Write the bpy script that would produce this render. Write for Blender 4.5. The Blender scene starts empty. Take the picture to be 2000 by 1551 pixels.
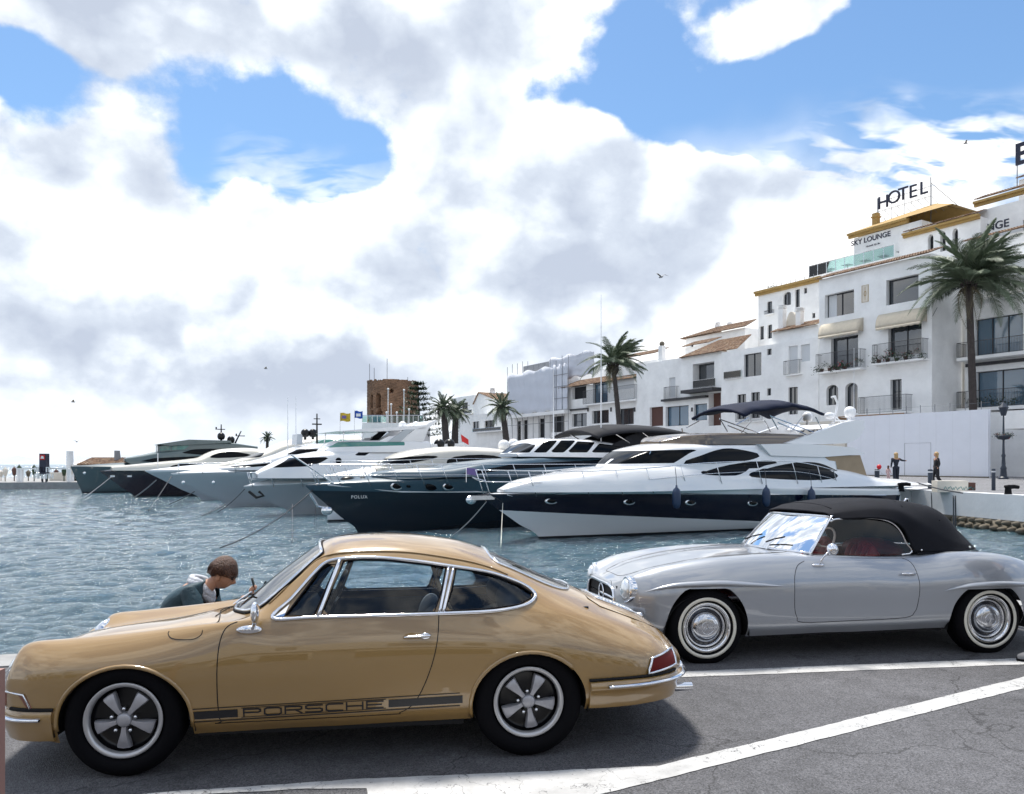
import bpy, bmesh, math, random
import numpy as np
from mathutils import Vector, Matrix
from mathutils.bvhtree import BVHTree
R = math.radians
SC = bpy.context.scene
COL = SC.collection
random.seed(7)
# ------------------------------------------------------------------ camera
F = 1500.0; HZ = 903.0; EYE = 1.655
WATER = -1.0; QUAY = .40
cam = bpy.data.cameras.new('camera'); camo = bpy.data.objects.new('camera', cam); COL.objects.link(camo)
camo.location = (0, 0, EYE); camo.rotation_euler = (R(90), 0, 0)
cam.sensor_width = 36; cam.lens = 27; cam.shift_y = (HZ - 775.5) / 2000.0
cam.clip_start = .1; cam.clip_end = 6000
SC.camera = camo
# ------------------------------------------------------------------ sky, clouds, sun
SUN_AZ = R(-22); SUN_EL = R(69)          # azimuth from +Y towards +X
world = bpy.data.worlds.new('World'); SC.world = world; world.use_nodes = True
def build_world():
    nt = world.node_tree; N = nt.nodes; L = nt.links; N.clear()
    out = N.new('ShaderNodeOutputWorld'); bg = N.new('ShaderNodeBackground')
    L.new(bg.outputs[0], out.inputs[0]); bg.inputs[1].default_value = .11
    sky = N.new('ShaderNodeTexSky'); sky.sky_type = 'NISHITA'; sky.sun_disc = False
    sky.sun_elevation = SUN_EL; sky.sun_rotation = SUN_AZ; sky.air_density = 1.15; sky.dust_density = .6; sky.ozone_density = 2.2
    tc = N.new('ShaderNodeTexCoord')
    def val(x):
        n = N.new('ShaderNodeValue'); n.outputs[0].default_value = x; return n.outputs[0]
    def m(op, a, b=None, c=None, clamp=False):
        n = N.new('ShaderNodeMath'); n.operation = op; n.use_clamp = clamp
        for i, x in enumerate((a, b, c)):
            if x is None: continue
            if isinstance(x, (int, float)): n.inputs[i].default_value = x
            else: L.new(x, n.inputs[i])
        return n.outputs[0]
    def mr(x, a, b, c=0., d=1., kind='SMOOTHSTEP'):
        n = N.new('ShaderNodeMapRange'); n.interpolation_type = kind
        L.new(x, n.inputs[0]); n.inputs[1].default_value = a; n.inputs[2].default_value = b
        n.inputs[3].default_value = c; n.inputs[4].default_value = d; return n.outputs[0]
    def vm(op, a, b=None, s=None):
        n = N.new('ShaderNodeVectorMath'); n.operation = op
        for i, x in enumerate((a, b)):
            if x is None: continue
            if isinstance(x, tuple): n.inputs[i].default_value = x
            else: L.new(x, n.inputs[i])
        if s is not None: n.inputs['Scale'].default_value = s
        return n
    def noise(vec, scale, det, rough, lac=2.0, dist=0.):
        n = N.new('ShaderNodeTexNoise'); n.normalize = True
        L.new(vec, n.inputs['Vector']); n.inputs['Scale'].default_value = scale; n.inputs['Detail'].default_value = det
        n.inputs['Roughness'].default_value = rough; n.inputs['Lacunarity'].default_value = lac; n.inputs['Distortion'].default_value = dist
        return n.outputs[0]
    D = tc.outputs['Generated']
    sep = N.new('ShaderNodeSeparateXYZ'); L.new(D, sep.inputs[0])
    x, y, z = sep.outputs
    az = m('ARCTAN2', x, y); hyp = m('SQRT', m('ADD', m('MULTIPLY', x, x), m('MULTIPLY', y, y)))
    el = m('ARCTAN2', z, hyp)
    warpn = N.new('ShaderNodeTexNoise'); L.new(D, warpn.inputs['Vector']); warpn.inputs['Scale'].default_value = 5.0; warpn.inputs['Detail'].default_value = 3
    AE = N.new('ShaderNodeCombineXYZ'); L.new(az, AE.inputs[0]); L.new(el, AE.inputs[1])
    wv = vm('SCALE', vm('SUBTRACT', warpn.outputs['Color'], (.5, .5, .5)).outputs[0], s=.22).outputs[0]
    AEw = vm('ADD', AE.outputs[0], wv).outputs[0]
    AEf = vm('MULTIPLY', AEw, (1., 1., 0.)).outputs[0]
    def blob(px, py, rx, ry, w, soft=1.0):
        dx, dy, dz = (px - 1000) / F, 1.0, (HZ - py) / F
        a = math.atan2(dx, dy); e = math.atan2(dz, math.hypot(dx, dy))
        sx, sy = F / rx * (1 + dx * dx) ** .5, F / ry * (1 + dz * dz + dx * dx) ** .5
        v = vm('MULTIPLY', vm('SUBTRACT', AEf, (a, e, 0)).outputs[0], (sx, sy, 0)).outputs[0]
        l = vm('LENGTH', v).outputs['Value']
        return m('MULTIPLY', mr(l, 0., 1.6 * soft, 1., 0.), w)
    def total(lst):
        t = None
        for b in lst:
            o = blob(*b); t = o if t is None else m('ADD', t, o)
        return t
    # flattened cloud coordinates: heaps get smaller towards the horizon
    # the view direction squashed a little, so heaps are rather wider than high
    P = vm('MULTIPLY', D, (1.0, 1.0, 1.30)).outputs[0]
    def billow(v, det):
        vo = N.new('ShaderNodeTexVoronoi'); vo.feature = 'F1'; vo.normalize = True; wv_ = vm('ADD', v, vm('SCALE', vm('SUBTRACT', warpn.outputs['Color'], (.5, .5, .5)).outputs[0], s=.12).outputs[0]).outputs[0]
        L.new(wv_, vo.inputs['Vector']); vo.inputs['Scale'].default_value = 5.2; vo.inputs['Detail'].default_value = det; vo.inputs['Roughness'].default_value = .55; vo.inputs['Lacunarity'].default_value = 2.2
        return m('ADD', m('MULTIPLY', m('SUBTRACT', 1., vo.outputs['Distance']), .62), m('MULTIPLY', noise(v, 3.1, det + 2, .55), .75))
    n1 = m('SUBTRACT', billow(P, 3), .36)
    n2 = m('SUBTRACT', billow(vm('ADD', P, (-.030, .0, .050)).outputs[0], 1), .36)
    n3 = noise(P, 8.0, 7, .62)
    holes = total([(60, 120, 170, 75, -.62), (330, 110, 90, 50, -.18), (450, 240, 170, 120, -.52), (590, 345, 160, 70, -.60), (1130, 235, 80, 45, -.34),
                   (1330, 170, 140, 130, -.50), (1560, 190, 330, 100, -.80), (1900, 190, 360, 150, -.90), (1290, 40, 80, 80, -.35),
                   (200, 720, 100, 30, -.10), (180, 330, 60, 40, -.12), (640, 300, 60, 30, -.2)])
    heaps = total([(1000, 100, 290, 210, .30), (1180, 110, 110, 120, .26), (200, 200, 150, 110, .48), (30, 10, 200, 55, .55), (620, 60, 300, 120, .28), (1200, 420, 300, 190, .38), (1330, 330, 150, 100, .25),
                   (500, 560, 700, 240, .30), (1680, 15, 260, 60, .40), (1500, 90, 110, 50, .14), (1450, 520, 260, 190, .35), (1000, 700, 1200, 130, .3), (780, 320, 160, 90, .16)])
    base = m('ADD', m('ADD', m('MULTIPLY', m('SUBTRACT', n1, .5), 2.05), m('MULTIPLY', m('SUBTRACT', n3, .5), .95)), m('ADD', holes, heaps))
    low = mr(el, 0., .35, .35, 0.)
    cov = m('ADD', m('ADD', base, low), .27)
    alpha = mr(cov, -.04, .26)
    # rippled high cloud right of the heaps
    RP = N.new('ShaderNodeCombineXYZ'); L.new(m('DIVIDE', x, m('ADD', z, .25)), RP.inputs[0]); L.new(m('DIVIDE', y, m('ADD', z, .25)), RP.inputs[1])
    rp = vm('MULTIPLY', RP.outputs[0], (1.0, 2.1, 1.)).outputs[0]
    rn = noise(rp, 9.0, 3, .5, 2.0, .35)
    rip = m('MULTIPLY', mr(rn, .36, .62), total([(1750, 370, 480, 120, 1.5), (1960, 320, 220, 90, .7), (560, 400, 260, 60, .6)]), clamp=True)
    veil = total([(1700, 520, 420, 110, 1.0), (1470, 440, 150, 150, .7)])
    alpha = m('MAXIMUM', alpha, m('MAXIMUM', rip, m('MINIMUM', veil, 1.)))
    # shading inside the cloud
    lit = m('MINIMUM', m('MAXIMUM', m('MULTIPLY', m('SUBTRACT', n1, n2), 2.4), -.15), .17)
    thick = mr(cov, .1, .95, 0., 1., 'LINEAR')
    grey = total([(900, 190, 260, 130, .34), (1010, 330, 220, 130, .22), (1110, 560, 230, 90, .24), (1380, 440, 120, 110, .20), (1400, 560, 130, 80, .16), (640, 520, 240, 80, .18),
                  (590, 690, 190, 60, .42), (330, 690, 180, 60, .18), (820, 540, 150, 80, .20), (500, 300, 120, 40, .1), (100, 600, 200, 80, .14), (250, 330, 200, 50, .2), (700, 120, 220, 90, .22),
                  (300, 50, 260, 50, .22), (1700, 90, 200, 40, .1)])
    bright = total([(1170, 110, 130, 140, .30), (1060, 320, 110, 90, .16), (1280, 610, 180, 80, .28), (1530, 560, 160, 170, .4), (880, 700, 150, 90, .25), (150, 570, 120, 80, .2), (1190, 380, 90, 100, .18), (120, 420, 190, 70, .16),
                    (960, 410, 120, 60, .12)])
    det = m('MULTIPLY', m('SUBTRACT', n3, .5), .85)
    b0 = m('ADD', m('ADD', .83, lit), det)
    b1 = m('SUBTRACT', m('ADD', b0, bright), m('MULTIPLY', m('ADD', m('MULTIPLY', grey, .62), .09), thick))
    b = m('MINIMUM', m('MAXIMUM', b1, .56), 1.25)
    ramp = N.new('ShaderNodeValToRGB'); L.new(b, ramp.inputs[0]); cr = ramp.color_ramp
    cr.elements[0].position = .20; cr.elements[0].color = (.27, .32, .42, 1)
    cr.elements[1].position = 1.0; cr.elements[1].color = (1, 1, 1, 1)
    e = cr.elements.new(.50); e.color = (.38, .43, .53, 1)
    e = cr.elements.new(.72); e.color = (.54, .595, .68, 1)
    e = cr.elements.new(.86); e.color = (.72, .77, .83, 1)
    cl = vm('SCALE', ramp.outputs[0], s=11.8).outputs[0]
    hz = mr(el, 0., .10, 1., 0.)
    mixh = N.new('ShaderNodeMixRGB'); L.new(m('MULTIPLY', hz, .75), mixh.inputs[0]); L.new(cl, mixh.inputs[1]); mixh.inputs[2].default_value = (9.2, 9.9, 10.8, 1)
    skyc = N.new('ShaderNodeMixRGB'); skyc.blend_type = 'MULTIPLY'; skyc.inputs[0].default_value = 1.
    L.new(sky.outputs[0], skyc.inputs[1]); skyc.inputs[2].default_value = (1.0, 1.22, 1.36, 1)
    mix = N.new('ShaderNodeMixRGB'); L.new(alpha, mix.inputs[0]); L.new(skyc.outputs[0], mix.inputs[1]); L.new(mixh.outputs[0], mix.inputs[2])
    L.new(mix.outputs[0], bg.inputs[0])
build_world()
sun = bpy.data.lights.new('sun', 'SUN'); suno = bpy.data.objects.new('sun', sun); COL.objects.link(suno)
sun.energy = 5.0; sun.angle = R(9); sun.color = (1, .95, .87)
sdir = Vector((math.sin(SUN_AZ) * math.cos(SUN_EL), math.cos(SUN_AZ) * math.cos(SUN_EL), math.sin(SUN_EL)))
suno.rotation_euler = sdir.to_track_quat('Z', 'Y').to_euler(); suno.location = (0, 0, 40)
SC.view_settings.view_transform = 'Standard'; SC.view_settings.look = 'None'; SC.view_settings.exposure = .10; SC.view_settings.gamma = 1
SC.view_settings.use_curve_mapping = False
SC.render.engine = 'CYCLES'
SC.cycles.max_bounces = 7; SC.cycles.diffuse_bounces = 3; SC.cycles.glossy_bounces = 4; SC.cycles.transparent_max_bounces = 16; SC.cycles.transmission_bounces = 4
SC.cycles.caustics_reflective = False; SC.cycles.caustics_refractive = False

# ------------------------------------------------------------------ helpers
def at(px, py, Y): return Vector(((px - 1000) / F * Y, Y, EYE - (py - HZ) * Y / F))
def ground(px, py, z=0.):
    Y = F * (EYE - z) / (py - HZ); return Vector(((px - 1000) / F * Y, Y, z))
class Plane2:
    """vertical plane through a point with a direction; turns photograph pixels into (s, z) on it"""
    def __init__(s, x, y, ang): s.o = (x, y); s.d = (math.cos(ang), math.sin(ang)); s.n = (-math.sin(ang), math.cos(ang)); s.ang = ang
    def __call__(s, px, py, t=0., z0=0.):
        k = (px - 1000) / F; ox, oy = s.o[0] + s.n[0] * t, s.o[1] + s.n[1] * t
        q = (k * oy - ox) / (s.d[0] - k * s.d[1]); Y = oy + s.d[1] * q
        return q, EYE - (py - HZ) * Y / F - z0
    def pts(s, L, t=0., z0=0.): return [s(x, y, t, z0) for x, y in L]
def tag(o, label=None, cat=None, group=None, kind=None):
    if label: o['label'] = label
    if cat: o['category'] = cat
    if group: o['group'] = group
    if kind: o['kind'] = kind
    return o
def thing(name, label, cat, loc=(0, 0, 0), rz=0., group=None, scale=1.):
    o = bpy.data.objects.new(name, None); COL.objects.link(o); o.empty_display_size = .2
    o.location = loc; o.rotation_euler = (0, 0, rz); o.scale = (scale,) * 3
    return tag(o, label, cat, group)
def link(name, me, mat=None, parent=None, **kw):
    o = bpy.data.objects.new(name, me); COL.objects.link(o)
    if mat is not None and not len(me.materials):
        for m_ in (mat if isinstance(mat, (list, tuple)) else [mat]): me.materials.append(m_)
    if parent is not None: o.parent = parent
    return tag(o, **kw) if kw else o
def mesh(name, V, Fs, mat=None, parent=None, smooth=False, **kw):
    me = bpy.data.meshes.new(name); me.from_pydata([tuple(v) for v in V], [], [tuple(f) for f in Fs]); 
    if smooth: me.polygons.foreach_set('use_smooth', [True] * len(me.polygons))
    me.update(); return link(name, me, mat, parent, **kw)
def copy_tree(o, parent=None):
    c = o.copy(); COL.objects.link(c)
    if parent is not None: c.parent = parent
    for ch in o.children: copy_tree(ch, c)
    return c
class MB:
    """collects primitive shapes for one mesh"""
    def __init__(s): s.V = []; s.F = []; s.M = []
    def add(s, V, Fs, mi=0):
        b = len(s.V); s.V += [tuple(v) for v in V]; s.F += [tuple(i + b for i in f) for f in Fs]; s.M += [mi] * len(Fs); return s
    def box(s, x0, x1, y0, y1, z0, z1, mi=0):
        return s.add([(x0, y0, z0), (x1, y0, z0), (x1, y1, z0), (x0, y1, z0), (x0, y0, z1), (x1, y0, z1), (x1, y1, z1), (x0, y1, z1)],
                     [(0, 3, 2, 1), (4, 5, 6, 7), (0, 1, 5, 4), (1, 2, 6, 5), (2, 3, 7, 6), (3, 0, 4, 7)], mi)
    def bar(s, a, b, r, n=6, r2=None, mi=0, cap=True): return s.tube([a, b], [r, r if r2 is None else r2], n, mi=mi, cap=cap)
    def tube(s, P, r, n=6, closed=False, mi=0, cap=True, flat=1.0):
        P = [Vector(p) for p in P]; m_ = len(P)
        if not isinstance(r, (list, tuple)): r = [r] * m_
        V = []; up = None
        for i, p in enumerate(P):
            t = (P[(i + 1) % m_] - P[i - 1]) if (closed or 0 < i < m_ - 1) else (P[1] - P[0] if i == 0 else P[-1] - P[-2])
            if t.length < 1e-9: t = Vector((0, 0, 1))
            t.normalize()
            if up is None:
                up = Vector((0, 0, 1)) if abs(t.z) < .9 else Vector((1, 0, 0))
            a = t.cross(up)
            if a.length < 1e-4: a = t.orthogonal()
            a.normalize(); b = a.cross(t).normalized(); up = b
            for k in range(n):
                an = 2 * math.pi * k / n; V.append(p + (a * math.cos(an) + b * math.sin(an) * flat) * r[i])
        Fs = []
        for i in range(m_ if closed else m_ - 1):
            j = (i + 1) % m_
            for k in range(n): Fs.append((i * n + k, i * n + (k + 1) % n, j * n + (k + 1) % n, j * n + k))
        if cap and not closed: Fs.append(tuple(range(n))[::-1]); Fs.append(tuple((m_ - 1) * n + k for k in range(n)))
        return s.add(V, Fs, mi)
    def lathe(s, prof, n=32, axis='z', c=(0, 0, 0), mi=0, cap=True):
        V = []; Fs = []
        for (r, h) in prof:
            for k in range(n):
                a = 2 * math.pi * k / n; q = (r * math.cos(a), r * math.sin(a), h)
                if axis == 'y': q = (q[0], h, q[1])
                if axis == 'x': q = (h, q[0], q[1])
                V.append((q[0] + c[0], q[1] + c[1], q[2] + c[2]))
        for i in range(len(prof) - 1):
            for k in range(n): Fs.append((i * n + k, i * n + (k + 1) % n, (i + 1) * n + (k + 1) % n, (i + 1) * n + k))
        if cap:
            if prof[0][0] > 1e-5: Fs.append(tuple(range(n))[::-1])
            if prof[-1][0] > 1e-5: Fs.append(tuple((len(prof) - 1) * n + k for k in range(n)))
        return s.add(V, Fs, mi)
    def ball(s, c, r, n=12, sc=(1, 1, 1), mi=0):
        pr = [(math.sin(math.pi * i / n) * r + 1e-6, -math.cos(math.pi * i / n) * r) for i in range(n + 1)]
        b = MB().lathe(pr, n * 2 if n < 10 else n + 6, cap=False)
        return s.add([(v[0] * sc[0] + c[0], v[1] * sc[1] + c[1], v[2] * sc[2] + c[2]) for v in b.V], b.F, mi)
    def prism(s, poly, y0, y1, axis='y', mi=0):
        n = len(poly); mk = {'y': lambda a, b, h: (a, h, b), 'z': lambda a, b, h: (a, b, h), 'x': lambda a, b, h: (h, a, b)}[axis]
        V = [mk(a, b, y0) for a, b in poly] + [mk(a, b, y1) for a, b in poly]
        Fs = [tuple(range(n))[::-1], tuple(range(n, 2 * n))] + [(i, (i + 1) % n, n + (i + 1) % n, n + i) for i in range(n)]
        return s.add(V, Fs, mi)
    def xf(s, M):
        s.V = [tuple(M @ Vector(v)) for v in s.V]; return s
    def join(s, o, M=None):
        return s.add([(M @ Vector(v)) if M else v for v in o.V], o.F)
    def build(s, name, mat, parent=None, smooth=False, angle=None, **kw):
        me = bpy.data.meshes.new(name); me.from_pydata(s.V, [], s.F); me.update()
        bm = bmesh.new(); bm.from_mesh(me); bmesh.ops.recalc_face_normals(bm, faces=bm.faces); bm.to_mesh(me); bm.free()
        if isinstance(mat, (list, tuple)):
            for m_ in mat: me.materials.append(m_)
            me.polygons.foreach_set('material_index', s.M)
            mat = None
        if smooth:
            me.polygons.foreach_set('use_smooth', [True] * len(me.polygons))
            if angle: 
                try: me.set_sharp_from_angle(angle=R(angle))
                except Exception: pass
        me.update(); return link(name, me, mat, parent, **kw)
def catmull(P, n=8, closed=False):
    P = [np.array(p, float) for p in P]; m_ = len(P); out = []
    g = (lambda i: P[i % m_]) if closed else (lambda i: P[min(max(i, 0), m_ - 1)])
    for i in range(m_ if closed else m_ - 1):
        a, b, c, d = g(i - 1), g(i), g(i + 1), g(i + 2)
        for k in range(n):
            t = k / n
            out.append(.5 * ((2 * b) + (c - a) * t + (2 * a - 5 * b + 4 * c - d) * t * t + (3 * b - 3 * c + d - a) * t ** 3))
    if not closed: out.append(P[-1])
    return [tuple(o) for o in out]
def interp(keys, x):
    xs = [k[0] for k in keys]; ys = [k[1] for k in keys]; return float(np.interp(x, xs, ys))
def sinterp(keys, x):
    """smooth monotone-ish interpolation"""
    if x <= keys[0][0]: return keys[0][1]
    if x >= keys[-1][0]: return keys[-1][1]
    n = len(keys); X = [k[0] for k in keys]; Yv = [k[1] for k in keys]
    i = max(j for j in range(n - 1) if X[j] <= x)
    def sl(j): return (Yv[j + 1] - Yv[j]) / (X[j + 1] - X[j])
    def tan(j):
        if j == 0: return sl(0)
        if j == n - 1: return sl(n - 2)
        a, b = sl(j - 1), sl(j)
        return 0. if a * b <= 0 else 2 * a * b / (a + b)
    h = X[i + 1] - X[i]; t = (x - X[i]) / h; a, b = tan(i) * h, tan(i + 1) * h
    return (2*t**3-3*t**2+1)*Yv[i] + (t**3-2*t**2+t)*a + (-2*t**3+3*t**2)*Yv[i+1] + (t**3-t**2)*b
# ---- a lofted shell that can be cut along drawn outlines into separate parts
class Shell:
    def __init__(s, G, caps=True):
        """G: grid [i][j] of near-side points (y<=0), last j on the centre plane; mirrored to +y"""
        G = np.array(G, float); ni, nj, _ = G.shape
        full = np.concatenate([G, (G[:, -2::-1] * np.array([1, -1, 1]))], axis=1); m_ = full.shape[1]
        s.V = [tuple(v) for v in full.reshape(-1, 3)]
        Fs = [(i * m_ + j, (i + 1) * m_ + j, (i + 1) * m_ + j + 1, i * m_ + j + 1) for i in range(ni - 1) for j in range(m_ - 1)]
        if caps:
            for i, rev in ((0, 0), (ni - 1, 1)):
                for j in range(nj - 1):
                    k = m_ - 1 - j
                    q = (i * m_ + j, i * m_ + j + 1, i * m_ + k - 1, i * m_ + k) if j < nj - 2 else (i * m_ + j, i * m_ + j + 1, i * m_ + k)
                    Fs.append(q if rev else q[::-1])
        s.groups = {'body': Fs}; s.base = list(Fs); s.nV0 = len(s.V)
        me = [Vector(v) for v in s.V]; s.bvh = BVHTree.FromPolygons(me, Fs, epsilon=0.)
        nr = np.zeros((len(s.V), 3)); Va = np.array(s.V)
        for f in Fs:
            p = Va[list(f)]; c = np.cross(p[2] - p[0], p[-1] - p[1] if len(f) == 4 else p[1] - p[0])
            for i in f: nr[i] += c
        l = np.linalg.norm(nr, axis=1); l[l == 0] = 1; s.N = [tuple(v) for v in nr / l[:, None]]
    def carve(s, src, dst, poly=None, plane='xz', ok=None, fn=None, keep=True):
        Va = np.array(s.V)
        if fn is None:
            P = np.array(poly, float); q = Va[:, (0, 2)] if plane == 'xz' else np.stack([Va[:, 0], np.abs(Va[:, 1])], 1) if plane == 'xy' else np.stack([Va[:, 1], Va[:, 2]], 1)
            d = np.full(len(q), 1e9); ins = np.zeros(len(q), bool)
            for a, b in zip(P, np.roll(P, -1, 0)):
                ab = b - a; L2 = (ab ** 2).sum() + 1e-12
                t = np.clip(((q - a) @ ab) / L2, 0, 1); d = np.minimum(d, np.linalg.norm(q - a - t[:, None] * ab, axis=1))
                c = (a[1] > q[:, 1]) != (b[1] > q[:, 1]); xx = (b[0] - a[0]) * (q[:, 1] - a[1]) / (b[1] - a[1] + 1e-12) + a[0]
                ins ^= c & (q[:, 0] < xx)
            vals = np.where(ins, -d, d)
        else: vals = np.array([fn(v) for v in s.V])
        vals = np.where(np.abs(vals) < 1e-6, 1e-6, vals).tolist(); cache = {}; inn = []; out = []
        for f in s.groups[src]:
            if ok is not None:
                c = Va[list(f)].mean(0) if max(f) < len(Va) else None
                if c is not None and not ok(c): out.append(f); continue
            vs = [vals[i] for i in f]
            if min(vs) > 0: out.append(f); continue
            if max(vs) < 0: inn.append(f); continue
            a_, b_ = [], []
            for k in range(len(f)):
                i, j = f[k], f[(k + 1) % len(f)]; vi, vj = vals[i], vals[j]
                (b_ if vi < 0 else a_).append(i)
                if (vi < 0) != (vj < 0):
                    e = (min(i, j), max(i, j))
                    if e not in cache:
                        t = vi / (vi - vj); pi, pj = np.array(s.V[i]), np.array(s.V[j]); cache[e] = len(s.V)
                        s.V.append(tuple(pi + (pj - pi) * t)); nn = np.array(s.N[i]) * (1 - t) + np.array(s.N[j]) * t
                        s.N.append(tuple(nn / (np.linalg.norm(nn) + 1e-9)))
                    a_.append(cache[e]); b_.append(cache[e])
            if len(a_) > 2: out.append(tuple(a_))
            if len(b_) > 2: inn.append(tuple(b_))
        s.groups[src] = out
        if dst: s.groups[dst] = s.groups.get(dst, []) + inn
        return s
    def part(s, grp, name, mat, parent, push=0., side=None, **kw):
        Fs = s.groups[grp]
        if side: Fs = [f for f in Fs if sum(s.V[i][1] for i in f) * side > 0]
        use = sorted({i for f in Fs for i in f}); mp = {i: k for k, i in enumerate(use)}
        V = [np.array(s.V[i]) + np.array(s.N[i]) * push for i in use]
        me = bpy.data.meshes.new(name); me.from_pydata([tuple(v) for v in V], [], [tuple(mp[i] for i in f) for f in Fs])
        me.polygons.foreach_set('use_smooth', [True] * len(me.polygons)); me.update()
        try: me.normals_split_custom_set_from_vertices([s.N[i] for i in use])
        except Exception as ex: print(ex)
        return link(name, me, mat, parent, **kw)
    def hit(s, a, d, off=0.):
        p, n, i, dist = s.bvh.ray_cast(Vector(a), Vector(d).normalized())
        if p is None:
            p, n, i, dist = s.bvh.find_nearest(Vector(a) + Vector(d).normalized() * 2.4)
        if n.dot(Vector(d)) > 0: n = -n
        return p + n * off
    def side(s, pts, sgn=-1, off=0.): return [s.hit((x, sgn * 6, z), (0, -sgn, 0), off) for x, z in pts]
    def top(s, pts, off=0.): return [s.hit((x, y, 9), (0, 0, -1), off) for x, y in pts]
def cross_interp(P, crease, n):
    """P: list of 3D feature points of a section, crease: weights 0..1; returns refined section"""
    P = [np.array(p, float) for p in P]; m_ = len(P); out = []
    for k in range(m_ - 1):
        a, b = P[k], P[k + 1]; h = b - a
        def tan(j, one):
            if j == 0: return P[1] - P[0]
            if j == m_ - 1:
                t = P[j] - P[j - 1]; return np.array([0, t[1] * 1.0, 0.])   # flat across the centre plane
            la, lb = np.linalg.norm(P[j] - P[j - 1]) + 1e-9, np.linalg.norm(P[j + 1] - P[j]) + 1e-9
            t = ((P[j] - P[j - 1]) / la * lb + (P[j + 1] - P[j]) / lb * la) / (la + lb) * np.linalg.norm(h)
            c = crease[j]; return t * (1 - c) + one * c
        ta, tb = tan(k, h), tan(k + 1, h)
        for q in range(n):
            t = q / n
            out.append((2*t**3-3*t**2+1)*a + (t**3-2*t**2+t)*ta + (-2*t**3+3*t**2)*b + (t**3-t**2)*tb)
    out.append(P[-1]); return out
def net_shell(lines, nu=8, nv=6, crease=None, caps=True, roll=0., hw=0.):
    """lines[k][station]=(x,y,z), bottom line first, last line on the centre plane"""
    fine = [catmull(l, nu) for l in lines]; nst = len(fine[0]); G = []
    for i in range(nst):
        st = i / nu
        cr = [0.] * len(lines)
        if crease:
            for j, c in crease.items():
                a = min(int(st), len(c) - 1); b = min(a + 1, len(c) - 1); cr[j] = c[a] + (c[b] - c[a]) * (st - int(st))
        sec = cross_interp([fine[k][i] for k in range(len(lines))], cr, nv)
        G.append([(p[0], -abs(p[1]), p[2]) for p in sec])
    return Shell(G, caps)
# ------------------------------------------------------------------ materials
MAT = {}
def newmat(name):
    m_ = bpy.data.materials.new(name); m_.use_nodes = True; nt = m_.node_tree; b = nt.nodes['Principled BSDF']; MAT[name] = m_; return m_, nt, b
def pm(name, col, rough=.5, metal=0., coat=0., spec=.5, noise=None, bump=None, emis=None, coatr=.03):
    """principled material; noise=(scale, amount) varies the colour, bump=(scale, strength)"""
    m_, nt, b = newmat(name); N, L = nt.nodes, nt.links
    b.inputs['Base Color'].default_value = (*col, 1); b.inputs['Roughness'].default_value = rough; b.inputs['Metallic'].default_value = metal
    b.inputs['Coat Weight'].default_value = coat; b.inputs['Coat IOR'].default_value = 1.7; b.inputs['Coat Roughness'].default_value = coatr; b.inputs['Specular IOR Level'].default_value = spec
    if noise or bump: tc = N.new('ShaderNodeTexCoord')
    if noise:
        n = N.new('ShaderNodeTexNoise'); L.new(tc.outputs['Object'], n.inputs['Vector']); n.inputs['Scale'].default_value = noise[0]; n.inputs['Detail'].default_value = 8; n.inputs['Roughness'].default_value = .65
        mr = N.new('ShaderNodeMapRange'); L.new(n.outputs[0], mr.inputs[0]); mr.inputs[1].default_value = .3; mr.inputs[2].default_value = .7
        mr.inputs[3].default_value = 1 - noise[1]; mr.inputs[4].default_value = 1 + noise[1]
        mx = N.new('ShaderNodeVectorMath'); mx.operation = 'SCALE'; mx.inputs[0].default_value = col; L.new(mr.outputs[0], mx.inputs['Scale']); L.new(mx.outputs[0], b.inputs['Base Color'])
    if bump:
        n = N.new('ShaderNodeTexNoise'); L.new(tc.outputs['Object'], n.inputs['Vector']); n.inputs['Scale'].default_value = bump[0]; n.inputs['Detail'].default_value = 6
        bp = N.new('ShaderNodeBump'); bp.inputs['Strength'].default_value = bump[1]; bp.inputs['Distance'].default_value = .02; L.new(n.outputs[0], bp.inputs['Height']); L.new(bp.outputs[0], b.inputs['Normal'])
    if emis: b.inputs['Emission Color'].default_value = (*emis[:3], 1); b.inputs['Emission Strength'].default_value = emis[3]
    return m_
def glassmat(name, tint=(.8, .85, .85), refl=1.0, ior=1.5, rough=.0):
    m_ = bpy.data.materials.new(name); m_.use_nodes = True; nt = m_.node_tree; N, L = nt.nodes, nt.links; N.clear()
    o = N.new('ShaderNodeOutputMaterial'); mx = N.new('ShaderNodeMixShader'); t = N.new('ShaderNodeBsdfTransparent'); g = N.new('ShaderNodeBsdfGlossy'); f = N.new('ShaderNodeFresnel')
    t.inputs[0].default_value = (*tint, 1); g.inputs[0].default_value = (refl, refl, refl, 1); g.inputs['Roughness'].default_value = rough; f.inputs[0].default_value = ior
    L.new(f.outputs[0], mx.inputs[0]); L.new(t.outputs[0], mx.inputs[1]); L.new(g.outputs[0], mx.inputs[2]); L.new(mx.outputs[0], o.inputs[0]); MAT[name] = m_; return m_
pm('car_sand', (.31, .188, .062), .30, 0., 1.0, .5, coatr=.02)
pm('car_silver', (.36, .38, .415), .32, .4, 1.0, .5, coatr=.03)
pm('chrome', (.82, .83, .86), .07, 1.)
pm('brushed', (.60, .61, .64), .30, 1., noise=(30, .1))
pm('alloy', (.42, .42, .45), .42, .5, noise=(20, .1))
pm('rim_lip', (.50, .50, .51), .30, .6)
pm('gloss_black', (.003, .003, .004), .3, 0, .0, .4)
pm('matte_black', (.004, .004, .006), .85, spec=.2)
pm('rubber', (.002, .002, .0035), .8, spec=.15)
pm('whitewall', (.74, .71, .62), .55, noise=(9, .06))
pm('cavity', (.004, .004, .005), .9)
pm('stripe_black', (.012, .012, .014), .35)
pm('interior_navy', (.010, .018, .035), .6, bump=(50, .1))
pm('seat_houndstooth', (.22, .23, .25), .8)
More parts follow.
